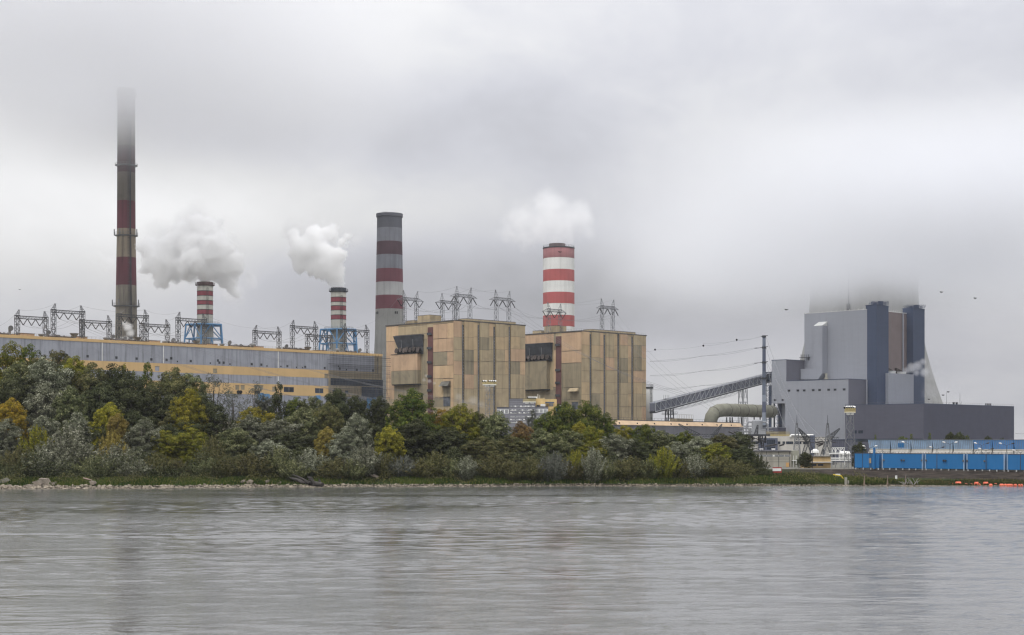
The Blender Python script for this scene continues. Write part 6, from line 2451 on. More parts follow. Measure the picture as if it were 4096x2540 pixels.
def cooling_cells():
    f = Face(BC.p(0, 0, -16).xy, -V, Vector((-S2, -S2, 0)))
    z_top, z_mid, z_bot = 10.35, 7.8, 5.6
    edges = [378, 668, 935, 1218, 1487, 1755, 2002, 2282, 2560, 2830]
    labs = ['first flared cooling cell with a pale patched blue fence, beside the round tree', 'flared cooling cell with one bright blue panel in its grey fence', 'evenly grey flared cooling cell, third from the dark round tree',
            'grey flared cooling cell with dark vertical seams behind the tallest lamp post', 'grey and pale blue flared cooling cell before the full bright blue ones', 'bright blue flared cooling cell, first of the bluest three',
            'bright blue flared cooling cell, middle of the bluest three', 'bright blue flared cooling cell, last one seen whole', 'blue flared cooling cell cut by the picture edge']
    mats_ = [bluef, bluef, bluef, bluef, bluef, blueg, blueg, blueg, blueg]
    conc = mat('cell_concrete', A(206, 202, 194, .8), var=.08, streak=.4, streak_scale=1.4)
    for i in range(9):
        ta, tb = f.t(z8(edges[i], 0)[0]), f.t(z8(edges[i + 1], 0)[0])
        ta, tb = min(ta, tb), max(ta, tb)
        root = thing('cooling_cell', labs[i], 'cooling cell', f.p((ta + tb) / 2, GZ, -5), 'flared cooling cells behind the blue cabins')
        w = tb - ta
        D = 11.0

        def ring(z, infl, g_=.03, back=1.1):
            a0, a1 = ta + g_ + w * .035 * (1 - infl), tb - g_ - w * .035 * (1 - infl)
            o = -back * (1 - infl)
            return [f.p(a0, z, o), f.p(a1, z, o), f.p(a1, z, -D - o), f.p(a0, z, -D - o)]
        mb = MB()
        zs = [(GZ, 1.0), (z_bot, 1.0), (6.5, .55), (7.2, .12), (z_mid, 0)]
        for (za1, ia), (zb1, ib) in zip(zs[:-1], zs[1:]):
            a, b = ring(za1, ia), ring(zb1, ib)
            mb.add(a + b, [(0, 1, 5, 4), (1, 2, 6, 5), (2, 3, 7, 6), (3, 0, 4, 7)])
        mb.build('concrete_skirt', conc, root)
        m2 = MB()
        a, b = ring(z_mid + .01, .0), ring(z_top, 1.0, back=0)
        b = [p - f.n * s_ for p, s_ in zip(b, (.75, .75, -.3, -.3))]
        a_i, b_i = [p + f.n * -.25 for p in a], [p + f.n * -.25 for p in b]
        m2.add(a + b, [(0, 1, 5, 4), (1, 2, 6, 5), (2, 3, 7, 6), (3, 0, 4, 7)])
        m2.build('fence', mats_[i], root)
        m3 = MB()
        n = 11
        for k in range(1, n):
            fr_ = k / n
            p, q = a[0].lerp(a[1], fr_), b[0].lerp(b[1], fr_)
            m3.tube(p + f.n * .03, q + f.n * .03, .045, None, 4, 0, False)
        m3.tube(b[0] + f.n * .04, b[1] + f.n * .04, .07, None, 4, 0, False)
        m3.build('seam', mat('seam_grey', (.16, .17, .19)), root)
        m4 = MB()
        m4.prism([(p.x, p.y) for p in ring(z_mid, .1)], z_mid - .3, z_mid - .1)
        m4.build('fan_deck', concrete, root)
        if i == 1:
            m5 = MB()
            p0, p1 = a[0].lerp(a[1], .38), a[0].lerp(a[1], .68)
            q0, q1 = b[0].lerp(b[1], .38), b[0].lerp(b[1], .70)
            lo0, lo1 = p0.lerp(q0, .15), p1.lerp(q1, .15)
            hi0, hi1 = p0.lerp(q0, .62), p1.lerp(q1, .62)
            o = f.n * .05
            m5.add([lo0 + o, lo1 + o, hi1 + o, hi0 + o, lo0 + o * .2, lo1 + o * .2, hi1 + o * .2, hi0 + o * .2], [(0, 1, 2, 3), (0, 4, 5, 1), (2, 6, 7, 3)])
            m5.build('new_panel', bluep, root)
    r2 = thing('blue_booth', 'tiny blue booth with a white lid beside the first cooling cell', 'booth', pt(z8, 347, 372, 430))
    r2.location.z = 6.3
    m = MB()
    frontbox(m, z8, 332, 316, 362, 372, 430, 1.5, 0)
    m.build('wall', bluep, r2)
    m = MB()
    frontbox(m, z8, 325, 300, 369, 315, 429.8, 2, 0)
    m.build('roof', white, r2)
    m = MB()
    frontbox(m, z8, 335, 373, 359, 420, 430.1, 1.3, 0, GZ)
    m.build('stand', concrete, r2)


cooling_cells()


def lamp_posts():
    # x, y of the head line, Y, pair of lamps?, label
    L = [(423, 285, 412, 1, 'double armed lamp post before the short blue cabin'),
         (936, 232, 420, 0, 'tall dark post with a side lamp before the second blue cabin'), (1300, 300, 402, 1, 'double armed lamp post before the middle blue cabin'),
         (1470, 236, 408, 1, 'tallest dark lamp post before the middle blue cabin, near its seam'), (1886, 248, 400, 1, 'tall lamp post with high arms before the next to last cabin'),
         (1942, 320, 396, 1, 'shorter double armed lamp post before the next to last cabin'), (2213, 252, 394, 1, 'tall dark lamp post at the last gap between blue cabins'), (2392, 342, 388, 1, 'double armed lamp post near the picture edge')]
    for (x, y, Y, two, lab) in L:
        xs, ys = z8(x, y)
        p = W(xs, ys, Y)
        g_ = GZ - .1
        root = thing('lamp_post', lab, 'street lamp', (p.x, p.y, g_), 'lamp posts on the dyke')
        mb = MB()
        mb.tube((p.x, p.y, g_ - .2), (p.x, p.y, p.z - .3), .11, .06, 6)
        mb.build('post', dark, root)
        m2 = MB()
        arms = (-1, 1) if two else (-1,)
        for s in arms:
            m2.path([(p.x, p.y, p.z - .35), (p.x + s * .6, p.y, p.z - .05), (p.x + s * 1.25, p.y, p.z + .1)], .045, 4)
        m2.build('arm', dark, root)
        for s in arms:
            m3 = MB()
            m3.path([(p.x + s * 1.2, p.y, p.z + .1), (p.x + s * 1.55, p.y, p.z + .22), (p.x + s * 2.0, p.y, p.z + .3)], [.08, .2, .1], 8)
            m3.build('lamp_head', white if s < 0 or Y > 405 else dark, root)


lamp_posts()


# small poles seen in the yard
for (x0, y0, yb, Y, lab) in ((805, 600, 890, 452, 'thin dark pole before the low beige hall, nearer the trees'), (1628, 560, 900, 438, 'thin dark pole before the ochre hut'), (1712, 430, 700, 500, 'thin dark pole by the white building door')):
    p = pt(z7, x0, y0, Y)
    mb = MB()
    mb.tube((p.x, p.y, GZ - .1), p, .1, .07, 6)
    mb.tube((p.x - .6, p.y, p.z - .1), (p.x + .6, p.y, p.z + .1), .06, None, 4)
    o = mb.build('pole', dark)
    recentre(o, (p.x, p.y, GZ))
    tag(o, lab, 'pole', 'thin poles in the yard')


# ------------------------------------------------------------------ marks and clutter on the shore
def on_ground(xs, Y):
    X = (xs - CX) / F * Y
    return Vector((X, Y, ground_z(X, Y)))


def shore_things():
    p = pt(z7, 1052, 945, 366)
    b = pt(z7, 1022, 1038, 366)
    root = thing('river_sign', 'red framed white river sign on a leaning post where the trees end', 'sign', b)
    mb = MB()
    mb.tube((b.x, b.y, b.z - .6), (p.x - .9, p.y, p.z), .06, None, 5)
    mb.build('post', ventm, root)
    mb = MB()
    mb.box((p.x, p.y - .05, p.z - .5), 2.1, .08, 1.3)
    mb.build('board', mat('sign_red', (.30, .03, .03)), root)
    mb = MB()
    mb.box((p.x - .1, p.y - .12, p.z - .1), 2.0, .05, .65)
    mb.build('white_band', white, root)
    for (xy, Y, w, h, lab) in ((z7(2038, 1047), 357, 1.1, 1.4, 'small white marker board on the grassy point'), (z8(767, 685), 372, .5, .9, 'tiny white marker on the bare dyke slope')):
        q = W(xy[0], xy[1], Y)
        r = thing('marker_board', lab, 'marker', (q.x, q.y, ground_z(q.x, q.y)))
        m = MB(); m.box((q.x, q.y, q.z - h / 2), w, .08, h); m.build('board', white, r)
        m = MB(); m.tube((q.x, q.y + .08, ground_z(q.x, q.y) - .2), (q.x, q.y + .08, q.z), .06); m.build('post', dark, r)
    q = pt(z7, 2050, 1118, 351)
    m = MB()
    m.path([(q.x - 1.2, q.y, q.z + 1.5), (q.x + .6, q.y, q.z + 1.2), (q.x + 1.4, q.y, q.z + .1), (q.x + 1.0, q.y, q.z - .9), (q.x - .1, q.y, q.z - .5), (q.x - .9, q.y, q.z + .5)], .13, 8)
    o = m.build('mooring_hook', mat('hook_yellow', (.62, .46, .03)))
    recentre(o, (q.x, q.y, ground_z(q.x, q.y)))
    tag(o, 'yellow curved hook shaped pipe on the grassy point', 'mooring hook')
    m = MB()
    q = pt(z7, 2168, 1150, 347)
    m.box((q.x, q.y, -.3), .5, .5, 2.2)
    m.box((q.x + .6, q.y + .2, -.3), .3, .3, 1.5)
    o = m.build('stump', concrete)
    recentre(o, (q.x, q.y, 0))
    tag(o, 'pale stubby post at the tip of the stony point', 'post')
    for (x, lab) in ((346, 'thin weathered stake in the shallows, nearest the stony point'), (651, 'thin weathered stake in the shallows, middle of the three'), (885, 'thin weathered stake in the shallows beside the driftwood')):
        xs, ys = z8(x, 775)
        Y = shore((xs - CX) / F * 347) + 1.5
        q = W(xs, ys, Y)
        m = MB()
        m.tube((q.x, q.y, -.4), (q.x + .1, q.y, 2.3), .16, .06, 6)
        m.tube((q.x - .3, q.y, -.4), (q.x + .15, q.y, 1.0), .14, .1, 6)
        m.tube((q.x + .3, q.y, -.2), (q.x, q.y, .9), .12, .1, 6)
        o = m.build('stake', mat('grey_wood', (.22, .16, .13), var=.3))
        recentre(o, (q.x, q.y, 0))
        tag(o, lab, 'stake', 'stakes in the shallows')
    rr = random.Random(31)
    xs, ys = z8(945, 770)
    Y = shore((xs - CX) / F * 347) + 2
    q = W(xs, ys, Y)
    m = MB()
    for i in range(16):
        a = Vector((q.x + rr.uniform(-1.6, 1.8), q.y + rr.uniform(-.8, .8), .1 + rr.uniform(0, .4)))
        b = a + Vector((rr.uniform(-1.3, 1.3), rr.uniform(-.5, .5), rr.uniform(.3, 1.5)))
        m.tube(a, b, rr.uniform(.07, .16), .04, 5)
    o = m.build('driftwood', mat('bleached_wood', (.26, .245, .23), var=.2))
    recentre(o, (q.x, q.y, 0))
    tag(o, 'heap of bleached driftwood branches at the foot of the dyke', 'driftwood')
    # orange floating boom
    om = mat('orange_float', (.62, .13, .07), var=.12, rough=.5)
    segs = [(1415, 1488, 787, 0), (1490, 1516, 788, 0), (1548, 1617, 785, 1), (1663, 1704, 789, 0), (1728, 1766, 790, 0), (1798, 1838, 788, 1), (1845, 1870, 792, 0), (1912, 1968, 788, 1), (1984, 2028, 795, 0),
            (2048, 2090, 789, 0), (2120, 2178, 795, 0), (2180, 2215, 795, 0), (2216, 2298, 797, 0), (2305, 2348, 797, 0), (2365, 2392, 798, 0), (2396, 2425, 797, 0)]
    for i, (x0, x1, y, big) in enumerate(segs):
        a = z8(x0, y + 4); b = z8(x1, y + 4)
        Y = 10 / ((a[1] - HY) / F)
        p, q = W(a[0], a[1], Y), W(b[0], b[1], Y)
        m = MB()
        r = .38 + .22 * big
        n = max(1, int((q.x - p.x) / 1.4))
        for k in range(n):
            c0, c1 = p.x + (q.x - p.x) * k / n, p.x + (q.x - p.x) * (k + .92) / n
            m.path([(c0, Y, .1), (c0 + .15, Y, .15 + big * .15), (c1 - .15, Y, .15 + big * .15), (c1, Y, .1)], [r * .5, r, r, r * .5], 8)
        o = m.build('boom_float', om)
        recentre(o, (p.x, Y, 0))
        o['category'] = 'float'
        o['label'] = ('bulky orange boom float riding high beside the dyke' if big else 'slim orange boom float lying low on the water beside the dyke')
        o['group'] = 'bulky orange boom floats' if big else 'slim orange boom floats'
    # fallen trunk by the stones
    zl = zz(3.049, 900, 1850)
    P = lambda x, y, Y: pt(zl, x, y, Y)
    root = thing('fallen_tree', 'dark fallen tree trunk with broken root plate on the stones', 'fallen tree', P(1100, 275, 331))
    wm = mat('wet_bark', (.035, .030, .027), var=.3)
    m = MB()
    m.path([P(1190, 272, 331), P(1120, 262, 332), P(1040, 252, 333), P(940, 232, 334.5), P(860, 205, 336), P(795, 188, 337)], [.45, .55, .45, .38, .3, .15], 10)
    m.build('trunk', wm, root)
    m = MB()
    for pts in (((1085, 278), (1075, 230), (1060, 195), (1040, 165)), ((1100, 260), (1050, 215), (1015, 215)), ((1020, 250), (960, 210), (880, 170), (820, 150)), ((1150, 262), (1155, 230), (1148, 205)), ((980, 240), (930, 245), (890, 225)), ((1075, 240), (1035, 190), (1005, 180))):
        m.path([P(x, y, 332) for x, y in pts], [.4, .28, .2, .08][:len(pts)], 7)
    m.build('branch', wm, root)
    p = zz(3.484, 0, 1850)
    m = MB()
    m.path([pt(p, 1160, 215, 330), pt(p, 1220, 232, 330), pt(p, 1280, 245, 330)], [.14, .18, .1], 6)
    o = m.build('bare_branch', mat('grey_wood', None))
    recentre(o, pt(p, 1220, 235, 330))
    tag(o, 'pale bare branch lying above the bank stones', 'branch')
    # birds
    for (x, y, Y, s, lab, conv) in ((125, 240, 620, 1.0, 'small dark bird beside the pale grey block, above the stair end', z5b), (1190, 119, 640, 1.0, 'small dark bird in open sky past the cooling tower', z5b), (1422, 161, 640, 1.0, 'small dark bird in open sky, farthest from the cooling tower', z5b),
                               (1237, 805, 700, 1.0, 'gliding gull over the charcoal hall, upper of the three', z5b), (1202, 827, 700, 1.0, 'gliding gull over the charcoal hall, middle of the three', z5b), (1105, 855, 700, .9, 'gull over the charcoal hall, near the tower foot', z5b), (1984, 538, 700, 1.0, 'small dark bird before the top of the striped chimney', z9), (135, 101, 640, .5, 'tiny bird in the open sky above the first hall pylon', z1)):
        q = pt(conv, x, y, Y)
        m = MB()
        m.path([q + Vector((-.5 * s, 0, 0)), q + Vector((-.1 * s, 0, .05)), q + Vector((.3 * s, 0, 0)), q + Vector((.6 * s, .1, -.05))], [.04 * s, .16 * s, .14 * s, .03], 7)
        for sy in (-1, 1):
            m.add([q + Vector((-.15 * s, 0, .08)), q + Vector((.25 * s, 0, .08)), q + Vector((.35 * s + .5 * sy * s, .5 * sy * s, .35 * s)), q + Vector((.1 * s + 1.0 * sy * s, .9 * sy * s, .15 * s)), q + Vector((-.1 * s + .5 * sy * s, .5 * sy * s, .40 * s))],
                  [(0, 1, 2, 3, 4), (4, 3, 2, 1, 0)])
        o = m.build('bird', black)
        recentre(o, q)
        tag(o, lab, 'bird')


shore_things()
# ------------------------------------------------------------------ trees
LM = {
    'silver': leaf_mat('silver_willow_leaves', (.040, .046, .025), (.130, .136, .090), (.36, .36, .27)),
    'silvergreen': leaf_mat('silver_green_leaves', (.032, .040, .015), (.096, .105, .044), (.29, .29, .15)),
    'green': leaf_mat('green_leaves', (.024, .040, .008), (.075, .095, .018), (.16, .16, .03)),
    'yellowgreen': leaf_mat('yellow_green_leaves', (.055, .068, .008), (.150, .155, .020), (.28, .24, .03)),
    'yellow': leaf_mat('yellow_leaves', (.070, .074, .010), (.190, .175, .020), (.34, .28, .03)),
    'golden': leaf_mat('golden_leaves', (.085, .074, .016), (.210, .165, .035), (.36, .29, .09)),
    'orange': leaf_mat('orange_leaves', (.09, .075, .012), (.23, .155, .018), (.32, .19, .02)),
    'olive': leaf_mat('olive_leaves', (.036, .040, .014), (.088, .086, .034), (.16, .14, .06)),
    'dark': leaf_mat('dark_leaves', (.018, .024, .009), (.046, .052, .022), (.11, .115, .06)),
    'brown': leaf_mat('brownish_leaves', (.070, .046, .018), (.130, .088, .036), (.20, .13, .05)),
    'grey': leaf_mat('grey_green_leaves', (.050, .055, .042), (.10, .105, .085), (.18, .18, .15)),
}
bark = mat('bark', (.075, .062, .050), rough=.95, var=.3, vscale=1.5)
palebark = mat('pale_bark', (.22, .20, .17), rough=.95, var=.3, vscale=1.5)


def leaves_mesh(name, C, Nrm, size, tint, seed, narrow=.5):
    """C: leaf centres, Nrm: facing, size: per leaf length"""
    rs = np.random.RandomState(seed)
    n = len(C)
    Nrm = Nrm / (np.linalg.norm(Nrm, axis=1, keepdims=True) + 1e-9)
    r = rs.normal(size=(n, 3))
    a = np.cross(Nrm, r); a /= (np.linalg.norm(a, axis=1, keepdims=True) + 1e-9)
    b = np.cross(Nrm, a)
    s = size[:, None]
    w = narrow
    pts = np.stack([C - a * s * .5, C - b * s * w * .5 + a * s * .05, C + a * s * .5 + Nrm * s * .12, C + b * s * w * .5 + a * s * .05], 1).reshape(-1, 3)
    me = bpy.data.meshes.new(name)
    me.vertices.add(4 * n)
    me.vertices.foreach_set('co', pts.astype(np.float32).ravel())
    me.loops.add(4 * n)
    me.loops.foreach_set('vertex_index', np.arange(4 * n, dtype=np.int32))
    me.polygons.add(n)
    me.polygons.foreach_set('loop_start', np.arange(0, 4 * n, 4, dtype=np.int32))
    me.polygons.foreach_set('loop_total', np.full(n, 4, dtype=np.int32))
    me.update(calc_edges=True)
    at = me.attributes.new('tint', 'FLOAT_COLOR', 'FACE')
    col = np.ones((n, 4), dtype=np.float32)
    col[:, :3] = tint
    at.data.foreach_set('color', col.ravel())
    return me


def clump_leaves(rs, centres, dirs, rad, per, leaf, up=.35, spread=1.0):
    Cs, Ns, Ss, Ts = [], [], [], []
    for c, d, r in zip(centres, dirs, rad):
        n = int(per * (r ** 1.6))
        v = rs.normal(size=(n, 3))
        v /= np.linalg.norm(v, axis=1, keepdims=True)
        v = v + d * .55
        v /= np.linalg.norm(v, axis=1, keepdims=True)
        k = rs.uniform(.45, 1.0, size=(n, 1)) ** .6
        p = c + v * k * r * np.array([1, 1, .8]) * spread
        Cs.append(p)
        Ns.append(v * .9 + d * .4 + np.array([0, 0, up]) + rs.normal(size=(n, 3)) * .45)
        Ss.append(rs.uniform(.6, 1.25, n) * leaf)
        t0 = rs.uniform(.0, 1.0)
        tt = np.stack([np.clip(t0 + rs.normal(size=n) * .22, 0, 1), rs.uniform(0, 1, n) * (1.0 if rs.rand() < .5 else .72), rs.uniform(0, 1, n)], 1)
        Ts.append(tt)
    return np.concatenate(Cs), np.concatenate(Ns), np.concatenate(Ss), np.concatenate(Ts)


def make_proto(kind, seed):
    """returns (leaf mesh, wood mesh, width, height)"""
    rs = np.random.RandomState(seed)
    mb = MB()
    if kind in ('round', 'tall', 'wispy'):
        Hh = 20.0
        Wd = {'round': 13.0, 'tall': 9.0, 'wispy': 10.0}[kind]
        nl = {'round': 24, 'tall': 15, 'wispy': 12}[kind]
        lobes = []
        for i in range(nl):
            f = (i + .5) / nl
            h = Hh * (.22 + .66 * f)
            env = math.sin(math.pi * min(1, max(0, (h / Hh - .02) * .95))) ** .65
            rr_ = Wd / 2 * env * rs.uniform(.25, .75)
            a = rs.uniform(0, 6.28) if i else 0
            a = i * 2.4 + rs.uniform(-.5, .5)
            lr = Wd * (rs.uniform(.16, .25) if kind == 'round' else rs.uniform(.17, .26)) * (1.1 - .35 * f)
            if kind == 'round':
                rr_ = Wd / 2 * math.sqrt(max(0.0, 1 - ((h / Hh - .45) / .56) ** 2)) * rs.uniform(.45, .68)
            lobes.append((np.array([rr_ * math.cos(a), rr_ * math.sin(a), h - lr * .2]), lr))
        lobes.append((np.array([rs.uniform(-1, 1), rs.uniform(-1, 1), Hh - Wd * .14]), Wd * .14))
        lobes.append((np.array([0, 0, Hh * .5]), Wd * .27))
        base = Vector((0, 0, -.5))
        hub = Vector((rs.uniform(-.4, .4), rs.uniform(-.4, .4), Hh * .22))
        mb.path([base, hub * .5, hub, (hub.x, hub.y, Hh * .5), (0, 0, Hh * .82)], [.42, .36, .30, .2, .06], 8)
        for c, lr in lobes:
            c = Vector(c)
            st = Vector((hub.x, hub.y, min(c.z * .55, Hh * .6)))
            mid = st.lerp(c, .5) + Vector((0, 0, -.3))
            mb.path([st, mid, c, c + Vector((0, 0, lr * .6))], [.17, .12, .07, .03], 5)
        per = {'round': 95, 'tall': 95, 'wispy': 30}[kind]
        cen, dr, rad = [], [], []
        for c, lr in lobes:
            n = int(9 + lr * lr * 2.6)
            for _ in range(n):
                v = rs.normal(size=3); v /= np.linalg.norm(v)
                if v[2] < -.55:
                    v[2] *= -.6
                r = rs.uniform(.55, 1.15) if kind != 'tall' else rs.uniform(.5, .95)
                cen.append(c + v * lr * rs.uniform(.72, 1.12) * np.array([1, 1, 1.08])); dr.append(v); rad.append(r)
        # low skirts so that the crown reaches down into the undergrowth
        for _ in range(26 if kind == 'round' else 14):
            a = rs.uniform(0, 6.28); q = Wd * rs.uniform(.22, .42)
            cen.append(np.array([q * math.cos(a), q * math.sin(a), Hh * rs.uniform(.05, .25)])); dr.append(np.array([math.cos(a), math.sin(a), .1])); rad.append(rs.uniform(.7, 1.1))
        # ragged sprays past the outline
        for _ in range(34):
            c, lr = lobes[rs.randint(len(lobes))]
            v = rs.normal(size=3); v[2] = abs(v[2]); v /= np.linalg.norm(v)
            cen.append(c + v * lr * rs.uniform(1.05, 1.3)); dr.append(v); rad.append(rs.uniform(.3, .55))
        C_, N_, S_, T_ = clump_leaves(rs, cen, dr, rad, per, .36 if kind != 'wispy' else .30)
        w, h = Wd, Hh
    elif kind == 'spire':
        Hh, Wd = 12.0, 3.6
        mb.path([(0, 0, -.4), (0, 0, Hh * .5), (0, 0, Hh * .97)], [.16, .10, .02], 6)
        cen, dr, rad = [], [], []
        for i in range(120):
            f = rs.uniform(.08, 1.0)
            a = rs.uniform(0, 6.28)
            q = Wd / 2 * (1 - f) ** .7 * rs.uniform(.3, 1) + .1
            cen.append(np.array([q * math.cos(a), q * math.sin(a), Hh * f * .97])); dr.append(np.array([math.cos(a), math.sin(a), .5])); rad.append(rs.uniform(.35, .6))
        C_, N_, S_, T_ = clump_leaves(rs, cen, dr, rad, 120, .24)
        w, h = Wd, Hh
    else:   # bush: many arching shoots rising from the ground
        Hh, Wd = 7.0, 8.0
        Cs, Ns, Ss, Ts = [], [], [], []
        for i in range(115):
            a = rs.uniform(0, 6.28)
            lean = rs.uniform(0, 1) ** .7
            tip = np.array([math.cos(a) * Wd / 2 * lean, math.sin(a) * Wd / 2 * lean, Hh * (1 - .50 * lean ** 2) * rs.uniform(.72, 1.0)])
            root_ = np.array([math.cos(a) * .9 * lean, math.sin(a) * .9 * lean, 0])
            mid = (root_ + tip) / 2 + np.array([math.cos(a), math.sin(a), 0]) * .3 + np.array([0, 0, .6])
            if i % 4 == 0:
                mb.path([root_, mid, tip], [.06, .04, .015], 3)
            n = 105
            f = rs.uniform(.12, 1, n)[:, None]
            p = (1 - f) ** 2 * root_ + 2 * f * (1 - f) * mid + f * f * tip
            p = p + rs.normal(size=(n, 3)) * (.34 * (1.15 - f))
            Cs.append(p)
            d = (tip - root_) / np.linalg.norm(tip - root_)
            Ns.append(rs.normal(size=(n, 3)) * .8 + np.array([math.cos(a), math.sin(a), .5]))
            Ss.append(rs.uniform(.2, .42, n))
            t0 = rs.uniform(0, 1)
            Ts.append(np.stack([np.clip(t0 + .3 * (f[:, 0] - .5) + rs.normal(size=n) * .18, 0, 1), np.clip(rs.uniform(0, 1, n) * (.7 + .3 * f[:, 0]), 0, 1), rs.uniform(0, 1, n)], 1))
        C_, N_, S_, T_ = map(np.concatenate, (Cs, Ns, Ss, Ts))
        w, h = Wd, Hh
    me = leaves_mesh('crown', C_, N_, S_, T_, seed, {'bush': .34, 'spire': .6}.get(kind, .55))
    me.materials.append(LM['green'])
    wm = bpy.data.meshes.new('trunk')
    wm.from_pydata([tuple(v) for v in mb.v], [], mb.f)
    wm.polygons.foreach_set('use_smooth', [len(f) < 5 for f in mb.f])
    wm.materials.append(bark)
    q = [p for p in C_]
    hh = np.percentile(C_[:, 2], 99.5)
    ww = (np.percentile(C_[:, 0], 99) - np.percentile(C_[:, 0], 1))
    return me, wm, float(ww), float(hh)


PROTO = {}
for kk, seeds in (('round', (1, 2, 3, 4)), ('tall', (11, 12)), ('wispy', (21,)), ('spire', (31,)), ('bush', (41, 42, 43))):
    PROTO[kk] = [make_proto(kk, s) for s in seeds]
trnd = random.Random(77)
TG = {'round': 'broad crowned trees on the wooded bank', 'tall': 'upright trees on the wooded bank', 'wispy': 'thin crowned trees on the wooded bank', 'spire': 'narrow trees', 'bush': 'bushes on the bank'}


def tree(kind, colour, px, ptop, pw, Y, label, name=None, cat=None, vi=None, ground=None, group=None, bk=None):
    """px, ptop, pw: place and width in the 2438-pixel-wide photograph; Y: real distance"""
    xs, ys = px * 1.68, ptop * 1.68
    k = (xs - CX) / F
    X = k * Y
    gz = ground_z(X, Y) if ground is None else ground
    top = H + (HY - ys) / F * Y
    wm_ = pw * 1.68 / F * Y
    vi = trnd.randrange(len(PROTO[kind])) if vi is None else vi
    me, wd, w0, h0 = PROTO[kind][vi]
    name = name or ('bush' if kind == 'bush' else 'tree')
    root = thing(name, label, cat or ('bush' if kind == 'bush' else 'tree'), (X, Y, gz - .15), group or TG[kind])
    sx = wm_ / w0
    sz_ = (top - gz) / h0
    root.rotation_euler = (0, 0, trnd.uniform(0, 6.28))
    sc_c = min(sz_, sx * (1.22 if kind == 'round' else 3.0))
    cr = bpy.data.objects.new('crown', me)
    COL.objects.link(cr)
    cr.parent = root
    cr.scale = (sx * 1.08, sx * 1.08, sc_c)
    cr.location = (0, 0, h0 * (sz_ - sc_c))
    cr.material_slots[0].link = 'OBJECT'
    cr.material_slots[0].material = LM[colour]
    tk = bpy.data.objects.new('trunk', wd)
    COL.objects.link(tk)
    tk.parent = root
    tk.scale = (sx, sx, sz_)
    if bk:
        tk.material_slots[0].link = 'OBJECT'
        tk.material_slots[0].material = bk
    return root


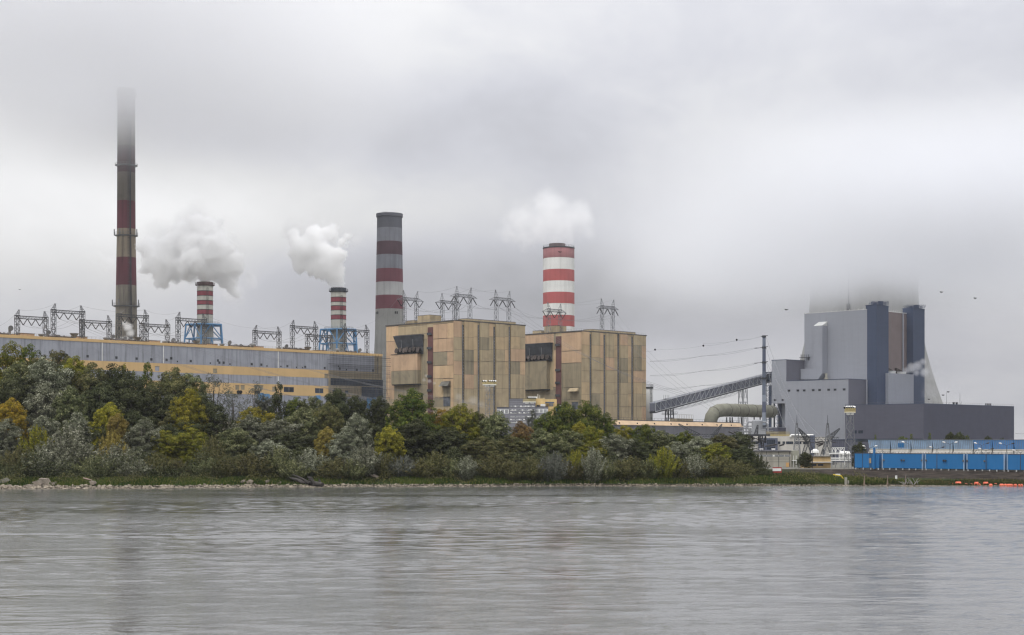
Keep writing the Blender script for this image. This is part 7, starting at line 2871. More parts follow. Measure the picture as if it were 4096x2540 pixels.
B3, B2, B1, B0 = 392, 374, 358, 346
TREES = [
    # tallest back row, far end of the bank
    ('round', 'yellowgreen', 18, 824, 120, 402, 'yellow green tree top cut by the picture edge, topmost of all the crowns there'),
    ('tall', 'green', 72, 826, 85, 400, 'tall dark green tree reaching the grey hall wall below the first roof vent'),
    ('round', 'olive', 130, 840, 100, 398, 'olive green crown below the first dark portal pylon'),
    ('round', 'yellowgreen', 176, 853, 80, 396, 'loose yellow green crown ending where the sand band of the hall appears'),
    ('round', 'silvergreen', 60, 868, 130, 388, 'broad grey green crown under the tall dark green tree'),
    ('round', 'silver', 120, 858, 120, 386, 'silvery willow crown under the yellow green one, below the tallest pylon'),
    ('round', 'olive', 214, 872, 130, 392, 'dull olive crown before the start of the sand band'),
    ('round', 'dark', 278, 876, 120, 390, 'dark crown right below the tallest chimney'),
    ('spire', 'yellowgreen', 296, 868, 22, 396, 'narrow yellowish spire poking up below the chimney foot'),
    ('spire', 'green', 318, 884, 22, 395, 'small narrow green spire between the yellow spire and the bushy green top'),
    ('tall', 'green', 345, 866, 52, 396, 'fresh green bushy top rising against the sand band'),
    ('round', 'olive', 412, 884, 125, 392, 'olive brown broad crown below the first blue trestle'),
    ('round', 'silvergreen', 450, 893, 80, 394, 'grey flecked crown touching the blue trestle side of the olive brown one'),
    ('wispy', 'grey', 508, 893, 100, 404, 'sparse grey thin tree letting the hall wall show through'),
    ('wispy', 'grey', 556, 926, 70, 402, 'lower sparse grey tree beside the shuttered windows'),
    ('wispy', 'grey', 604, 912, 74, 404, 'sparse grey tree just before the narrow dark poplar'),
    ('tall', 'dark', 662, 913, 38, 400, 'narrow dark poplar before the wide hall window'),
    ('round', 'grey', 632, 945, 50, 404, 'low grey crown beside the narrow dark poplar'),
    ('round', 'green', 705, 948, 56, 402, 'small green crown just past the narrow poplar'),
    ('round', 'silvergreen', 740, 946, 62, 402, 'grey green crown below the hall scaffold edge'),
    ('round', 'dark', 800, 928, 66, 408, 'dark round crown before the scaffold opening'),
    ('round', 'dark', 850, 944, 58, 410, 'dark crown beside the light blue hall door'),
    ('round', 'dark', 905, 946, 58, 412, 'dark crown between the scaffold end and the large green tree'),
    # second row
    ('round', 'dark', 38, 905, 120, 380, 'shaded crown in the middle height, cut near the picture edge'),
    ('round', 'silver', 108, 918, 120, 376, 'big silvery willow in front of the dull grey green crown'),
    ('round', 'silvergreen', 168, 924, 78, 372, 'pale lit silver green crown, next to the big silvery willow'),
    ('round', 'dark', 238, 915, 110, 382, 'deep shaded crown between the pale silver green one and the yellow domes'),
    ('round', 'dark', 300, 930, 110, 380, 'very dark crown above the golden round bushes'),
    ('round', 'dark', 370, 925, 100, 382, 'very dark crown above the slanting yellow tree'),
    ('round', 'orange', 22, 952, 84, 366, 'orange yellow tree at the picture edge'),
    ('round', 'yellow', 256, 962, 78, 364, 'bright yellow green dome, highest of the golden group'),
    ('round', 'golden', 281, 986, 52, 360, 'golden dome in front of the bright yellow one'),
    ('bush', 'golden', 268, 1028, 66, 355, 'lowest golden bush of the golden group'),
    ('round', 'yellow', 450, 928, 84, 372, 'large bright yellow tree leaning over the dark crowns'),
    ('round', 'olive', 432, 972, 96, 376, 'dull olive crown beneath the large bright yellow tree'),
    ('round', 'dark', 498, 944, 96, 376, 'dark flecked crown beside the large bright yellow tree'),
    ('round', 'dark', 330, 985, 90, 370, 'dark crown beyond the golden domes'),
    ('round', 'yellow', 612, 972, 92, 382, 'flat topped yellow crown behind the silver willows'),
    ('round', 'silver', 598, 992, 104, 372, 'wide silver willow under the flat yellow crown'),
    ('round', 'silver', 668, 1000, 96, 370, 'silver willow below the narrow dark poplar'),
    ('round', 'silvergreen', 718, 976, 84, 376, 'light tipped willow between poplar and scaffold'),
    ('round', 'olive', 776, 962, 88, 382, 'green brown crown under the dark round one at the scaffold'),
    ('round', 'yellowgreen', 752, 982, 48, 384, 'small yellow green crown tucked behind the light tipped willow'),
    ('round', 'silver', 852, 986, 66, 366, 'silver willow with spiky top below the light blue door'),
    ('round', 'yellow', 925, 1016, 66, 360, 'bright yellow green dome in the middle of the bank'),
    ('round', 'green', 984, 932, 112, 376, 'largest rich green tree before the first boiler house'),
    ('round', 'orange', 1050, 976, 56, 380, 'orange tinted crown behind the yellow topped green tree'),
    ('round', 'yellowgreen', 1096, 966, 84, 376, 'yellow topped green tree below the boiler house corner'),
    ('round', 'olive', 1140, 984, 66, 380, 'olive crown just past the yellow topped tree'),
    ('round', 'silvergreen', 1180, 984, 84, 376, 'grey flecked crown below the first floodlight tower'),
    ('round', 'brown', 1244, 1006, 62, 370, 'rusty brown crown before the office block'),
    ('tall', 'grey', 1265, 976, 32, 402, 'slim loose tree standing against the office windows'),
    ('round', 'green', 1342, 960, 74, 394, 'green crown below the cream office rooms'),
    ('round', 'green', 1396, 958, 86, 394, 'green crown below the second boiler house corner'),
    ('round', 'green', 1440, 985, 50, 394, 'low green shoulder at the start of the low beige roof'),
    ('round', 'green', 1300, 985, 56, 392, 'green crown filling between office and second boiler house'),
    ('round', 'yellow', 1378, 1004, 42, 380, 'small bright yellow crown in front of the green pair'),
    ('round', 'yellowgreen', 1412, 1016, 52, 378, 'yellow green crown beside the small bright yellow one'),
    ('round', 'yellow', 1486, 1014, 46, 380, 'small orange yellow crown before the low hall wall'),
    ('round', 'green', 1534, 1012, 62, 378, 'green crown before the low hall, next to the orange yellow one'),
    ('round', 'silvergreen', 1578, 1026, 66, 376, 'grey green crown below the short conveyor support'),
    ('round', 'green', 1630, 1028, 62, 378, 'green crown below the beige elbow pipe'),
    ('round', 'silver', 1664, 1040, 76, 368, 'silver willow below the white truss lamp strip'),
    ('round', 'olive', 1724, 1034, 82, 372, 'brown green crown, last but one before the trees end'),
    ('round', 'dark', 1758, 1030, 72, 376, 'dark grey crown closing the wooded bank'),
    # front row
    ('round', 'silver', 14, 1000, 84, 358, 'dark silver willow low at the picture edge'),
    ('round', 'silver', 190, 984, 66, 362, 'upright silver willow between the pale crown and the golden group'),
    ('round', 'silver', 110, 992, 76, 362, 'silver green crown beneath the big silvery willow'),
    ('bush', 'olive', 48, 1064, 90, 344, 'brownish green bush near the picture edge above the slabs'),
    ('bush', 'silver', 170, 1018, 116, 350, 'big silver willow bush with upright shoots above the pale slabs'),
    ('bush', 'silver', 112, 1056, 96, 345, 'grey willow bush directly over the large slab'),
    ('bush', 'yellowgreen', 88, 1020, 80, 352, 'yellow green bush between two silver ones near the picture edge'),
    ('round', 'dark', 240, 1010, 70, 362, 'dark gap filling crown under the yellow domes'),
    ('bush', 'silver', 282, 1060, 96, 347, 'silver bush below the golden domes'),
    ('round', 'silver', 338, 1000, 88, 360, 'dark silver willow beside the golden domes'),
    ('bush', 'silver', 330, 1096, 76, 342, 'low spiky silver bush at the grassy shore'),
    ('round', 'yellowgreen', 400, 1026, 76, 360, 'yellow green bushy crown over the brightest grass'),
    ('round', 'yellowgreen', 458, 1020, 80, 358, 'second yellow green bushy crown over the brightest grass'),
    ('bush', 'olive', 505, 1040, 62, 352, 'greenish bush beside the second yellow green crown'),
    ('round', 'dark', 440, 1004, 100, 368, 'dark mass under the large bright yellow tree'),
    ('bush', 'olive', 420, 1092, 76, 346, 'low olive bush at the top of the bright grass'),
    ('bush', 'silvergreen', 498, 1092, 70, 346, 'low grey green bush before the silver willows'),
    ('round', 'silvergreen', 560, 1020, 84, 360, 'grey green crown at the near end of the silver willows'),
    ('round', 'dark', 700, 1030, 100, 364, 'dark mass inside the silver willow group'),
    ('round', 'silver', 640, 1050, 92, 354, 'rounded silver crown at mid bank'),
    ('bush', 'silvergreen', 664, 1064, 66, 348, 'light green bush in front of the rounded silver crown'),
    ('bush', 'olive', 596, 1078, 90, 346, 'olive bush at the foot of the wide silver willow'),
    ('round', 'golden', 776, 1018, 52, 362, 'copper tinted crown among the silver willows'),
    ('bush', 'silver', 740, 1070, 80, 349, 'silver bush below the copper tinted crown'),
    ('round', 'silver', 820, 1020, 76, 360, 'dark silver crown between copper and spiky willow'),
    ('round', 'dark', 884, 1010, 70, 370, 'dark crown behind the bright yellow green dome'),
    ('bush', 'silver', 872, 1062, 84, 349, 'silver bush beside the bright yellow green dome'),
    ('bush', 'olive', 800, 1090, 80, 346, 'low olive bush over the fallen trunk'),
    ('bush', 'grey', 962, 1086, 76, 349, 'grey bush at the foot of the bright yellow green dome'),
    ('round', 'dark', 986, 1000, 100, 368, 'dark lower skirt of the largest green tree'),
    ('bush', 'olive', 1036, 1076, 84, 351, 'green bush below the orange tinted crown'),
    ('round', 'dark', 1068, 1020, 96, 368, 'dark crown with bare limbs under the yellow topped tree'),
    ('bush', 'silver', 1113, 1086, 50, 348, 'small round silver bush on the grass, alone'),
    ('round', 'olive', 1150, 1040, 86, 364, 'olive crown low before the floodlight tower'),
    ('round', 'olive', 1220, 1040, 90, 366, 'olive crown below the rusty brown one'),
    ('round', 'golden', 1238, 1032, 52, 370, 'faded golden crown against the rusty brown one'),
    ('bush', 'olive', 1178, 1082, 80, 350, 'olive brown bush between two silver bushes'),
    ('round', 'silvergreen', 1292, 1022, 70, 366, 'light silver crown below the slim loose tree'),
    ('round', 'silvergreen', 1350, 1026, 78, 366, 'second light silver crown below the green pair'),
    ('bush', 'grey', 1320, 1078, 68, 349, 'grey round bush low on the grass below the light silver crowns'),
    ('round', 'yellowgreen', 1405, 1050, 90, 366, 'wide yellow green crown in the middle height'),
    ('bush', 'yellowgreen', 1372, 1072, 56, 352, 'yellow green bush beside the grey round bush'),
    ('bush', 'silver', 1412, 1068, 58, 349, 'small silver bush before the wide yellow green crown'),
    ('bush', 'olive', 1260, 1090, 76, 350, 'low olive bush beside the grey round bush'),
    ('round', 'silver', 1462, 1034, 76, 366, 'silver willow below the orange yellow crown'),
    ('bush', 'silvergreen', 1440, 1094, 62, 350, 'low grey green bush beside the small silver bush'),
    ('round', 'dark', 1512, 1044, 76, 368, 'dark crown below the green one before the low hall'),
    ('bush', 'olive', 1500, 1088, 80, 351, 'olive bush under the dark crown at the low hall'),
    ('bush', 'yellowgreen', 1580, 1068, 70, 351, 'yellow green bush below the grey green crown'),
    ('round', 'silver', 1618, 1052, 56, 364, 'silver crown between yellow green bush and the silver willow'),
    ('bush', 'silver', 1652, 1084, 66, 351, 'silver bush at the foot of the last silver willow'),
    ('round', 'yellowgreen', 1706, 1056, 66, 364, 'yellowish green crown in front of the brown green one'),
    ('bush', 'olive', 1712, 1084, 76, 352, 'dark olive bush at the end of the wooded bank'),
    ('round', 'dark', 1768, 1062, 62, 364, 'low dark crown at the very end of the woods'),
    ('bush', 'dark', 1804, 1082, 42, 362, 'dark bush stepping down beyond the last tree'),
    ('bush', 'olive', 20, 1086, 70, 341, 'low olive bush above the mossy block'),
    ('bush', 'silvergreen', 222, 1084, 80, 343, 'grey green bush between the large slab and the bright grass'),
    ('bush', 'olive', 378, 1078, 70, 345, 'olive bush over the start of the brightest grass'),
    ('bush', 'olive', 540, 1086, 76, 345, 'olive bush at the end of the brightest grass'),
    ('bush', 'silvergreen', 700, 1096, 66, 344, 'low grey green bush just before the fallen trunk'),
    ('bush', 'silvergreen', 838, 1094, 66, 346, 'grey green bush right behind the fallen trunk roots'),
    ('bush', 'olive', 918, 1082, 70, 349, 'olive bush under the bright yellow green dome'),
    ('bush', 'olive', 1000, 1096, 66, 348, 'low olive bush near the flat slab in the grass'),
    ('bush', 'silvergreen', 1076, 1092, 60, 350, 'grey green bush beside the small round silver bush'),
    ('bush', 'olive', 1216, 1098, 66, 349, 'low olive bush below the rusty brown crown'),
    ('bush', 'olive', 1356, 1096, 60, 350, 'low olive bush beside the yellow green bush'),
    ('bush', 'silvergreen', 1546, 1092, 60, 351, 'grey green bush beside the olive one at the low hall'),
    ('bush', 'olive', 1616, 1094, 60, 351, 'low olive bush below the silver and yellow green pair'),
    ('bush', 'olive', 1760, 1096, 60, 356, 'low olive bush near the end of the woods'),
    ('bush', 'dark', 1812, 1112, 46, 358, 'lowest dark bush at the woods end, before the bare dyke'),
]
for (kd, colr_, px, pt_, pw, Y, lab) in TREES:
    tree(kd, colr_, px, pt_, pw, Y, lab, bk=palebark if colr_ in ('silver', 'wispy') else None)
# yard trees
tree('round', 'dark', 1916, 1076, 31, 438, 'round dark tree beside the ochre hut', vi=1)
tree('round', 'dark', 2046, 1052, 32, 430, 'round dark tree beside the first cooling cell', vi=2)
for (kd, cl_, px, pt_, pw, lab) in (('spire', 'green', 2084, 1034, 9, 'tiny pointed tree above the first cooling cell'), ('round', 'green', 2149, 1039, 22, 'low round shrub top above the second cooling cell'),
                              ('spire', 'green', 2170, 1032, 12, 'pointed pair of tree tops above the second cell end'), ('spire', 'green', 2213, 1030, 12, 'slim dark tree top above the third cooling cell'),
                              ('round', 'dark', 2262, 1029, 28, 'broad tree top over the fourth cooling cell, taller pair'), ('round', 'dark', 2284, 1029, 28, 'broad tree top over the fifth cooling cell, taller pair'),
                              ('tall', 'green', 2304, 1036, 18, 'narrow tree top beside the broad pair'), ('round', 'dark', 2353, 1038, 22, 'round tree top over the bluest cells'), ('round', 'dark', 2383, 1044, 28, 'wide low tree top near the charcoal hall end'),
                              ('round', 'olive', 2116, 1048, 20, 'low olive shrub top over the first cooling cell'), ('wispy', 'green', 2430, 1052, 22, 'loose shrub past the charcoal hall end')):
    tree(kd, cl_, px, pt_, pw, 520, lab, group='trees behind the cooling cells')
# shrubs on the dyke slope
for (px, pt_, pw, Y, cl_, lab) in ((1912, 1128, 26, 364, 'olive', 'small olive shrub on the dyke below the ochre hut'), (1950, 1124, 28, 370, 'dark', 'dark creeping shrub on the dyke below the pipe rack'), (2015, 1128, 22, 360, 'olive', 'small shrub near the white marker board')):
    tree('bush', cl_, px, pt_, pw, Y, lab, group='shrubs on the dyke')


# ------------------------------------------------------------------ undergrowth, grass and stones
def scatter_leaves(name, label, n, xr, dr, zfun, size, matname, seed, narrow=.4, upn=.2, kindv='stuff'):
    rs = np.random.RandomState(seed)
    X = rs.uniform(xr[0], xr[1], n)
    d = rs.uniform(dr[0], dr[1], n) if not callable(dr) else dr(rs, X)
    Yv = np.array([shore(x) for x in X]) + d
    Zg = np.array([ground_z(x, y) for x, y in zip(X, Yv)])
    Z = Zg + zfun(rs, n, X, Yv)
    C_ = np.stack([X, Yv, Z], 1)
    N_ = rs.normal(size=(n, 3)) + np.array([0, -.5, upn])
    T_ = np.stack([np.clip(.5 + .35 * np.sin(X * .21 + Yv * .3) + rs.normal(size=n) * .2, 0, 1), rs.uniform(0, 1, n), rs.uniform(0, 1, n)], 1)
    me = leaves_mesh(name, C_, N_, rs.uniform(.6, 1.3, n) * size, T_, seed, narrow)
    me.materials.append(LM[matname] if matname in LM else matname)
    o = bpy.data.objects.new(name, me)
    COL.objects.link(o)
    tag(o, label, name.replace('_', ' '), None, kindv)
    return o


def under_z(rs, n, X, Y):
    env = 4.2 + 1.8 * np.sin(X * .35) + 1.2 * np.sin(X * .9 + 1)
    return rs.uniform(0, 1, n) ** 1.2 * np.clip(env, 1.2, 7.0)


scatter_leaves('undergrowth', 'dark undergrowth filling the foot of the wooded bank', 80000, (-128, 53), (9, 34), under_z, .45, 'dark', 5)


def scrub_z(rs, n, X, Y):
    env = 1.0 + 1.1 * np.sin(X * .47 + 2.2) + .7 * np.sin(X * 1.3)
    return rs.uniform(0, 1, n) ** 1.2 * np.clip(env, .15, 2.2)


scatter_leaves('scrub', 'low tangled olive scrub spilling over the bank towards the stones', 26000, (-128, 84), (3.4, 10), scrub_z, .30, 'olive', 15)


def grass_blades(name, label, n, xr, fd, hgt, mname, seed, dens=None):
    """upright blades in tufts"""
    rs = np.random.RandomState(seed)
    X = rs.uniform(xr[0], xr[1], n)
    d = rs.uniform(fd[0], fd[1], n)
    # tuft clustering
    X += .25 * np.sin(d * 7 + X * 3)
    keep = (np.sin(X * .33 + 2) + np.sin(X * .71) + rs.normal(size=n) * .6 > (-.5 if mname == 'grass' else -1.3))
    X, d = X[keep], d[keep]
    Y0 = np.array([shore(x) for x in X]) + d
    ok = (X < 66) | (Y0 < np.minimum(421.0, 514.4 - X) - 26 + rs.normal(size=len(X)) * 1.0)
    X, d = X[ok], d[ok]
    n = len(X)
    Y = np.array([shore(x) for x in X]) + d
    Z = np.array([ground_z(x, y) for x, y in zip(X, Y)])
    h = hgt * rs.uniform(.5, 1.3, n) * (1 + .4 * np.sin(X * .5) * np.sin(d))
    w = rs.uniform(.05, .12, n)
    a = rs.uniform(0, 3.14, n)
    lean = rs.normal(size=(n, 2)) * .25
    ux, uy = np.cos(a) * w, np.sin(a) * w * .4
    P0 = np.stack([X - ux, Y - uy, Z - .05], 1); P1 = np.stack([X + ux, Y + uy, Z - .05], 1)
    P2 = np.stack([X + lean[:, 0] * h + ux * .3, Y + lean[:, 1] * h, Z + h], 1); P3 = np.stack([X + lean[:, 0] * h - ux * .3, Y + lean[:, 1] * h, Z + h], 1)
    pts = np.stack([P0, P1, P2, P3], 1).reshape(-1, 3)
    me = bpy.data.meshes.new(name)
    me.vertices.add(4 * n); me.vertices.foreach_set('co', pts.astype(np.float32).ravel())
    me.loops.add(4 * n); me.loops.foreach_set('vertex_index', np.arange(4 * n, dtype=np.int32))
    me.polygons.add(n)
    me.polygons.foreach_set('loop_start', np.arange(0, 4 * n, 4, dtype=np.int32))
    me.polygons.foreach_set('loop_total', np.full(n, 4, dtype=np.int32))
    me.update(calc_edges=True)
    at = me.attributes.new('tint', 'FLOAT_COLOR', 'FACE')
    col = np.ones((n, 4), dtype=np.float32)
    col[:, 0] = np.clip(.5 + .4 * np.sin(X * .27 + 1) + rs.normal(size=n) * .2, 0, 1)
    col[:, 1] = rs.uniform(0, 1, n)
    at.data.foreach_set('color', col.ravel())
    me.materials.append(LM[mname])
    o = bpy.data.objects.new(name, me)
    COL.objects.link(o)
    tag(o, label, 'grass', None, 'stuff')


LM['reed'] = leaf_mat('reed_blades', (.010, .018, .006), (.028, .040, .013), (.07, .07, .025))
LM['grass'] = leaf_mat('grass_blades', (.013, .028, .005), (.042, .068, .012), (.10, .10, .025))
LM['drygrass'] = leaf_mat('dry_grass_blades', (.055, .060, .020), (.11, .10, .035), (.17, .14, .06))
grass_blades('grass', 'bright green grass on the low bank under the trees', 60000, (-128, 92), (2.6, 11), .62, 'grass', 8)
grass_blades('reed_grass', 'dull green grass along the foot of the bare dyke', 60000, (62, 142), (1.0, 26), .28, 'reed', 9)
grass_blades('dry_grass', 'yellowish weeds scattered on the bank and dyke', 14000, (-128, 142), (6, 30), .45, 'drygrass', 10)


def rock_mesh(rs, r):
    """angular broken stone"""
    n = 10
    pts = rs.normal(size=(n, 3))
    pts /= np.linalg.norm(pts, axis=1, keepdims=True)
    pts *= np.array([r, r * .8, r * .5]) * rs.uniform(.7, 1.15, (n, 1))
    return pts


import bmesh


def rocks():
    rs = np.random.RandomState(12)
    m = mat('river_stone', (.24, .205, .16), rough=.9, var=.35, vscale=.9, grime=(.06, .055, .05), grime_amt=.6)
    protos = []
    for k in range(8):
        bm = bmesh.new()
        vs_ = [bm.verts.new(p) for p in rock_mesh(rs, 1.0)]
        bmesh.ops.convex_hull(bm, input=vs_)
        bmesh.ops.delete(bm, geom=[v for v in bm.verts if not v.link_faces], context='VERTS')
        v = [tuple(x.co) for x in bm.verts]
        bm.verts.index_update()
        f = [tuple(x.index for x in fc.verts) for fc in bm.faces]
        protos.append((v, f))
        bm.free()
    mb = MB()
    N = 5200
    for i in range(N):
        X = rs.uniform(-125, 96)
        d = rs.uniform(-.9, 2.6) if X < 60 else rs.uniform(-.7, 1.3)
        big = float(np.interp(X, [-125, -60, 0, 60], [1.9, 1.35, .9, .7]))
        r = (.10 + .34 * rs.rand() ** 2.4) * big
        Y = shore(X) + d
        z = max(ground_z(X, Y), -.05) + r * .15
        v, f = protos[rs.randint(8)]
        a = rs.uniform(0, 6.28)
        ca, sa = math.cos(a), math.sin(a)
        s = rs.uniform(.7, 1.3, 3) * r
        mb.add([((x * ca * s[0] - y * sa * s[1]) + X, (x * sa * s[0] + y * ca * s[1]) + Y, zz_ * s[2] + z) for x, y, zz_ in v], f)
    o = mb.build('bank_stones', m)
    tag(o, 'band of pale broken stones along the waterline', 'stones', None, 'stuff')
    # right-hand foot of the dyke: sparse grey rubble
    mb = MB()
    for i in range(1400):
        X = rs.uniform(90, 142)
        Y = shore(X) + rs.uniform(-.6, .9)
        r = .08 + .16 * rs.rand() ** 2
        v, f = protos[rs.randint(8)]
        mb.add([(x * r + X, y * r + Y, zz_ * r + max(ground_z(X, Y), 0) + .02) for x, y, zz_ in v], f)
    tag(mb.build('dyke_rubble', mat('grey_stone', (.19, .175, .155), rough=.9, var=.3, vscale=1.6)), 'thin line of grey rubble below the dyke grass', 'rubble', None, 'stuff')
    # broken concrete slabs at the near end and single large stones
    za_ = zz(3.484, 0, 1850); zl = zz(3.049, 900, 1850)
    slab_m = mat('broken_slab', (.15, .125, .10), rough=.9, var=.3, vscale=.8, grime=(.12, .11, .09), grime_amt=.5)
    slabs = [(za_, [(535, 225), (640, 232), (680, 300), (640, 332), (560, 270)], 'large tilted brown slab rising behind the pale ones'), (za_, [(440, 272), (520, 250), (570, 300), (565, 345), (510, 335)], 'pale slab leaning against the large brown slab'),
             (za_, [(295, 340), (330, 318), (400, 310), (440, 330), (435, 348), (330, 350)], 'flat pale slab at the waterline beside the leaning slab'), (za_, [(430, 312), (470, 305), (520, 345), (450, 348)], 'small pale slab between the flat and the leaning one'),
             (za_, [(50, 322), (110, 318), (140, 348), (80, 350)], 'pale flat slab nearest the picture edge'), (za_, [(1240, 262), (1290, 268), (1312, 300), (1300, 315), (1255, 300)], 'upright pale stone below the bare branch'),
             (za_, [(0, 235), (60, 222), (105, 262), (60, 285), (0, 285)], 'dark mossy block under the brownish bush'), (za_, [(710, 285), (735, 278), (755, 305), (745, 318), (725, 312)], 'small upright stone past the large slab'),
             (za_, [(1662, 268), (1690, 266), (1694, 295), (1664, 296)], 'square pale stone standing in the bright grass'), (zl, [(190, 225), (210, 215), (225, 240), (215, 252), (192, 248)], 'round pale stone, smaller of the pair before the bushes'),
             (zl, [(255, 230), (285, 215), (325, 235), (322, 262), (262, 260)], 'larger pale stone of the pair before the bushes'), (zl, [(488, 222), (520, 218), (522, 246), (495, 247)], 'square grey block on the stones before the fallen trunk'),
             (zl, [(640, 250), (665, 238), (685, 250), (680, 278), (645, 278)], 'pale boulder just before the fallen trunk'), (zl, [(1770, 152), (1810, 155), (1865, 180), (1860, 188), (1800, 172)], 'pale flat slab lying up in the grass')]
    for k, (cv, poly, lab) in enumerate(slabs):
        Y = 324 + (0 if cv is za_ else 8) + (3 if k in (0, 5) else 0) + (6 if k in (6, 8, 13) else 0)
        if cv is zl:
            Y = 333
        pts = [pt(cv, x, y, Y) for x, y in poly]
        X0 = sum(p.x for p in pts) / len(pts)
        Y = shore(X0) + (1.2 if k in (1, 2, 3, 4) else 2.4 if k not in (6, 8, 13) else 6)
        pts = [pt(cv, x, y, Y + (HY + 190 - cv(0, y)[1]) * .02) for x, y in poly]
        mb = MB()
        mb.extr(pts, (.25, 1.3, .15))
        o = mb.build('stone_slab', slab_m if k != 6 else mat('mossy_block', (.10, .095, .08), rough=.95, var=.3))
        recentre(o, pts[0])
        tag(o, lab, 'stone', 'single large stones on the bank')


rocks()
# ------------------------------------------------------------------ steam and low cloud (real density fields)
def cloud_object(name, label, cat, base, blobs, res, material, edge=(1.0, .55), puff=.35, freq=.05, kind='stuff', extra=None, soft=0.0, seed=0.0, warp=0.0):
    """blobs: list of (centre, radius); the density is a union of billowy spheres kept in a grid"""
    base = Vector(base)
    lo = Vector((1e9,) * 3); hi = Vector((-1e9,) * 3)
    for c, r in blobs:
        rr_ = r if hasattr(r, '__len__') else (r, r, r)
        for k in range(3):
            lo[k] = min(lo[k], c[k] - rr_[k] * 1.35); hi[k] = max(hi[k], c[k] + rr_[k] * 1.35)
    size = hi - lo
    vox = max(size) / res
    ng = bpy.data.node_groups.new(name, 'GeometryNodeTree')
    ng.interface.new_socket('Geometry', in_out='INPUT', socket_type='NodeSocketGeometry')
    ng.interface.new_socket('Geometry', in_out='OUTPUT', socket_type='NodeSocketGeometry')
    q = G(ng)
    out = q.n('NodeGroupOutput')
    vc = q.n('GeometryNodeVolumeCube')
    vc.inputs['Min'].default_value = lo - base
    vc.inputs['Max'].default_value = hi - base
    for ax, k in (('X', 0), ('Y', 1), ('Z', 2)):
        vc.inputs['Resolution ' + ax].default_value = max(8, int(size[k] / vox))
    pos = q.n('GeometryNodeInputPosition').outputs[0]
    p = pos
    wv = q.vm('ADD', pos, (seed, seed * 1.7, seed * .3))
    if warp:
        w_ = q.noise(wv, freq * .6, 2.0, .5, color=True)
        p = q.vm('ADD', pos, q.vm('SCALE', q.vm('SUBTRACT', w_, (.5, .5, .5)), scale=warp))
    if warp:
        w2 = q.noise(wv, freq * 2.2, 4.0, .6, color=True)
        p = q.vm('ADD', p, q.vm('SCALE', q.vm('SUBTRACT', w2, (.5, .5, .5)), scale=warp * .95))
    best = None
    for c, r in blobs:
        rr_ = r if hasattr(r, '__len__') else (r, r, r)
        v = q.vm('SUBTRACT', p, tuple(Vector(c) - base))
        v = q.vm('MULTIPLY', v, (1 / rr_[0], 1 / rr_[1], 1 / rr_[2]))
        d = q.vm('LENGTH', v)
        if best is None:
            best = d
        else:
            nd = q.n('ShaderNodeMath', operation='SMOOTH_MIN')
            q.put(nd.inputs[0], best); q.put(nd.inputs[1], d); q.put(nd.inputs[2], .12)
            best = nd.outputs[0]
    # billows: rounded cells at three sizes
    bil = None
    for (fr_, am) in ((1.0, 1.0), (2.3, .5), (5.2, .27), (11.0, .14)):
        vo = q.n('ShaderNodeTexVoronoi', feature='SMOOTH_F1', voronoi_dimensions='3D')
        q.put(vo.inputs['Vector'], wv)
        q.put(vo.inputs['Scale'], freq * fr_)
        q.put(vo.inputs['Smoothness'], .16)
        t_ = q.m('MULTIPLY', vo.outputs['Distance'], am)
        bil = t_ if bil is None else q.m('ADD', bil, t_)
    f = q.m('ADD', best, q.m('MULTIPLY', q.m('SUBTRACT', bil, .75), puff))
    if soft:
        f = q.m('ADD', f, q.m('MULTIPLY', q.m('SUBTRACT', q.noise(wv, freq * 1.2, 5.0, .6), .5), soft))
    den = q.ramp(f, edge[0], edge[1], 0.0, 1.0)
    if extra:
        den = extra(q, pos, den, base)
    q.put(vc.inputs['Density'], den)
    sm = q.n('GeometryNodeSetMaterial')
    sm.inputs['Material'].default_value = material
    ng.links.new(vc.outputs[0], sm.inputs[0])
    ng.links.new(sm.outputs[0], out.inputs[0])
    me = bpy.data.meshes.new(name)
    me.materials.append(material)
    o = bpy.data.objects.new(name, me)
    COL.objects.link(o)
    o.location = base
    md = o.modifiers.new('density', 'NODES')
    md.node_group = ng
    tag(o, label, cat, None, kind)
    return o


def P2(x, y, Y):
    """2438-wide pixel to a point at distance Y"""
    return W(x * 1.68, y * 1.68, Y)


def blob(x, y, r, Y, dY=0.0, fy=1.0):
    R_ = r * 1.68 / F * Y
    return (P2(x, y, Y + dY), (R_, R_ * fy, R_))


steam_w = steam_mat('white_steam', .42, (1, 1, 1), .0)
steam_s = steam_mat('thin_steam', .045, (.995, .995, 1))
steam_t = steam_mat('faint_steam', .038, (.99, .99, 1))
rs_ = random.Random(3)


def plume(name, label, base, spec, Y, m_, **kw):
    bl = [blob(x, y, r, Y, dy * 1.0) for (x, y, r, dy) in spec]
    return cloud_object(name, label, 'steam plume', base, bl, kw.pop('res', 110), m_, **kw)


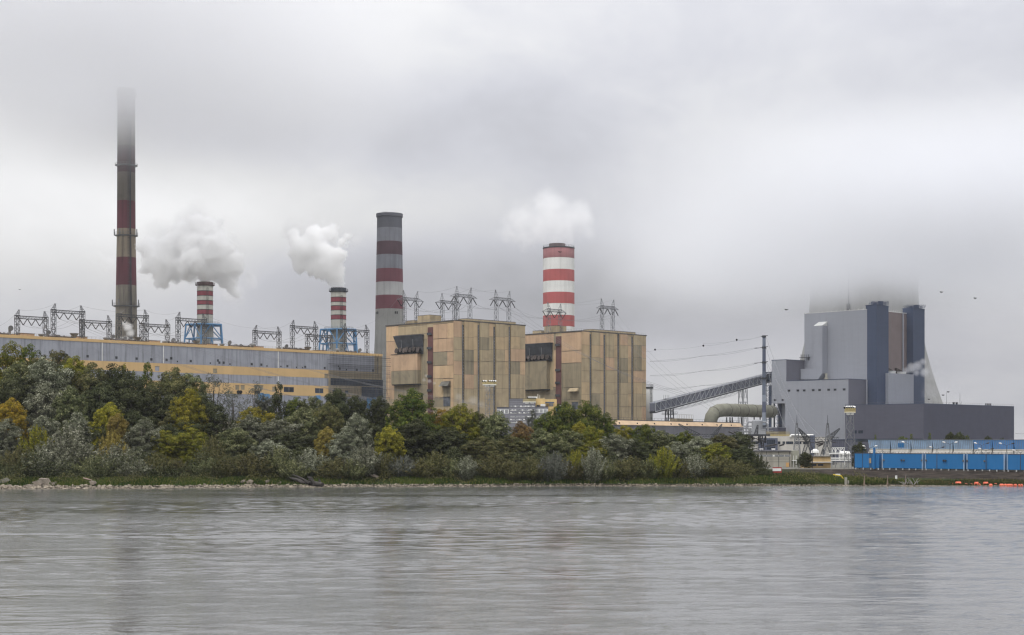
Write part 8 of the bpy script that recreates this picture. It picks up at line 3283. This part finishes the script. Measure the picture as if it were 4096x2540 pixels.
plume('steam_plume', 'big white steam cloud billowing from the chimney on the first blue trestle', P2(489, 672, 1050),
      [(490, 668, 19, 0), (488, 655, 26, 0), (482, 642, 36, 0), (515, 640, 40, 5), (452, 632, 46, -4), (408, 632, 42, 6), (368, 618, 36, 10), (545, 628, 34, 8), (462, 590, 52, 4), (410, 588, 44, 8), (515, 592, 44, 0),
       (560, 645, 24, 12), (440, 556, 36, 10), (480, 560, 34, 5), (352, 592, 26, 14), (390, 655, 28, 8), (540, 672, 26, 10), (552, 690, 20, 12), (500, 540, 30, 6), (460, 535, 28, 6)],
      1050, steam_w, puff=.52, freq=.075, edge=(1.04, .80), soft=.34, seed=3.0, warp=12.0, res=140)
plume('steam_plume', 'white steam column leaning away from the second trestle chimney', P2(805, 684, 1050),
      [(806, 676, 15, 0), (802, 656, 24, 0), (790, 638, 30, 0), (765, 640, 28, 3), (742, 632, 28, 5), (718, 628, 24, 6), (772, 612, 36, 0), (806, 610, 24, -2), (730, 602, 34, 4), (704, 606, 20, 8),
       (760, 584, 32, 4), (712, 580, 28, 6), (742, 560, 26, 8), (785, 560, 24, 6), (816, 578, 18, 3), (700, 562, 18, 8), (828, 560, 12, 3)],
      1050, steam_w, puff=.52, freq=.09, edge=(1.04, .80), soft=.34, seed=11.0, warp=9.0, res=125)
plume('steam_veil', 'thin steam thinning out above the two trestle chimneys', P2(760, 560, 1120),
      [(745, 540, 46, 0), (800, 545, 36, 5), (850, 572, 28, 0), (700, 545, 40, 5)], 1120, steam_s, puff=.7, freq=.05, edge=(1.1, .3), soft=.9, res=64, seed=21.0)
plume('steam_veil', 'bright thin steam merging into the sky over the first trestle chimney', P2(470, 540, 1085),
      [(440, 540, 52, 0), (500, 545, 46, 4), (390, 560, 46, 6), (560, 600, 40, 8), (590, 660, 34, 8), (560, 700, 30, 8), (470, 505, 44, 8)], 1085, steam_s, puff=.6, freq=.045, edge=(1.15, .25), soft=.9, res=72, seed=31.0)
plume('steam_veil', 'grey white steam drifting behind the tallest chimney', P2(240, 610, 1420),
      [(262, 626, 34, 0), (235, 608, 32, 8), (222, 575, 24, 10), (300, 640, 34, 0), (340, 650, 34, 0), (550, 700, 40, 0), (600, 670, 24, 0)], 1420, steam_s, puff=.6, freq=.04, edge=(1.1, .3), soft=.8, res=80, seed=5.0)
plume('steam_plume', 'soft steam cap blending into the cloud over the striped chimney', P2(1330, 578, 1250),
      [(1332, 588, 24, 0), (1330, 578, 30, 0), (1345, 572, 24, 0), (1298, 566, 26, 0), (1262, 560, 34, 0), (1236, 548, 34, 5), (1350, 562, 22, 0), (1290, 542, 46, 5), (1335, 532, 48, 5), (1246, 520, 44, 8), (1305, 500, 54, 8), (1370, 520, 44, 8), (1215, 548, 30, 6), (1395, 548, 26, 4)], 1250, steam_t, puff=.45, freq=.07, edge=(1.25, .35), soft=.8, res=90, seed=8.0, warp=16.0)
plume('steam_puff', 'small bright puff of steam at the foot of the tallest chimney', P2(305, 805, 765),
      [(302, 806, 13, 0), (310, 795, 15, 0), (303, 780, 14, 0), (296, 770, 9, 0), (316, 812, 10, 0), (290, 808, 10, 0)], 765, steam_mat('puff_steam', .28, (1, 1, 1)), puff=.6, freq=.16, edge=(1.1, .4), soft=.7, res=56, seed=2.0)
plume('steam_puff', 'thin wisp of steam blown across the maroon stair strip', P2(1012, 905, 770),
      [(1010, 905, 7, 0), (1022, 908, 7, 0), (1035, 913, 6, 0), (1046, 919, 4, 0), (1015, 895, 5, 0)], 770, steam_mat('wisp_steam', .14, (1, 1, 1)), puff=.6, freq=.35, edge=(1.1, .4), soft=.6, res=48, seed=6.0)
plume('steam_puff', 'grey haze of steam at the foot of the first boiler house', P2(1110, 960, 770),
      [(1105, 962, 16, 0), (1125, 955, 18, 0), (1145, 962, 14, 0), (1092, 945, 12, 0), (1160, 925, 12, 0)], 770, steam_mat('grey_steam', .045, (.97, .97, .98)), puff=.6, freq=.12, edge=(1.1, .3), soft=.8, res=48, seed=7.0)
plume('steam_puff', 'grey white steam puff blowing across the lone slate tower', P2(2165, 880, 1030),
      [(2160, 882, 13, 0), (2172, 876, 16, 0), (2186, 872, 17, 0), (2198, 862, 14, 0), (2200, 886, 15, 0), (2182, 888, 13, 0)], 1030, steam_mat('tower_steam', .16, (.99, .99, 1)), puff=.6, freq=.11, edge=(1.1, .4), soft=.7, res=56, seed=9.0)
plume('steam_veil', 'pale steam thinning out past the slate tower in open sky', P2(2225, 900, 1040),
      [(2222, 888, 36, 0), (2246, 905, 34, 0), (2275, 925, 26, 0), (2236, 865, 26, 0), (2215, 930, 34, 0)], 1040, steam_mat('pale_steam', .036, (.99, .99, 1)), puff=.6, freq=.06, edge=(1.1, .2), soft=.7, res=48, seed=10.0)

low = steam_mat('low_cloud_vapour', .019, (.90, .91, .94), .0)


def deck(z0, z1, z2, z3, x0, x1, fx, pw=1.5):
    """ragged shallow layer: thickens from z0 to z1, thins again from z2 to z3, fades past x0 and x1"""
    def fn(q, pos, den, base):
        x, y, z = q.xyz(pos)[0:3]
        nz = q.noise(pos, .009, 5.0, .6)
        z = q.m('ADD', z, q.m('MULTIPLY', q.m('SUBTRACT', nz, .5), 44.0))
        up = q.m('POWER', q.ramp(z, z0 - base.z, z1 - base.z, 0, 1), pw)
        dn = q.ramp(z, z2 - base.z, z3 - base.z, 1, 0)
        l = q.ramp(x, x0 - fx - base.x, x0 + fx - base.x, 0, 1)
        r = q.ramp(x, x1 - fx - base.x, x1 + fx - base.x, 1, 0)
        rag = q.ramp(q.noise(pos, .016, 5.0, .6), .25, .65, .45, 1.0)
        f = q.m('MULTIPLY', up, dn)
        f = q.m('MULTIPLY', f, q.m('MULTIPLY', l, r))
        return q.m('MULTIPLY', f, rag)
    return fn


cx, cyy = CT.x, CT.y
cloud_object('low_cloud', 'low grey cloud layer swallowing the cooling tower top', 'cloud', (cx, cyy, 150),
             [(Vector((cx, 1130, 165)), (280, 210, 60))], 72, low, puff=0, edge=(9.0, 8.0),
             extra=deck(104, 146, 164, 222, cx - 150, cx + 130, 120), seed=4.0)
cloud_object('low_cloud', 'low cloud base hiding the head of the tallest chimney', 'cloud', (CH1.x, CH1.y, 300),
             [(Vector((CH1.x + 20, 1110, 330)), (270, 170, 105))], 60, steam_mat('high_cloud_vapour', .017, (.965, .97, .99), .0), puff=0, edge=(9.0, 8.0),
             extra=deck(196, 300, 345, 430, CH1.x - 110, CH1.x + 170, 110, 2.0), seed=14.0)

# ------------------------------------------------------------------ haze
HAZE_D = 0.00004
hz = MB()
hz.prism([(-1500, -60), (1500, -60), (1500, 1650), (-1500, 1650)], -4, 345)
hm = bpy.data.materials.new('haze_air')
hm.use_nodes = True
t = hm.node_tree
t.nodes.remove(t.nodes['Principled BSDF'])
pv = t.nodes.new('ShaderNodeVolumePrincipled')
pv.inputs['Color'].default_value = (.93, .95, 1.0, 1)
pv.inputs['Density'].default_value = HAZE_D
t.links.new(pv.outputs[0], t.nodes['Material Output'].inputs['Volume'])
ho = hz.build('haze', hm)
tag(ho, 'thin damp haze over river and plant', 'haze', None, 'stuff')
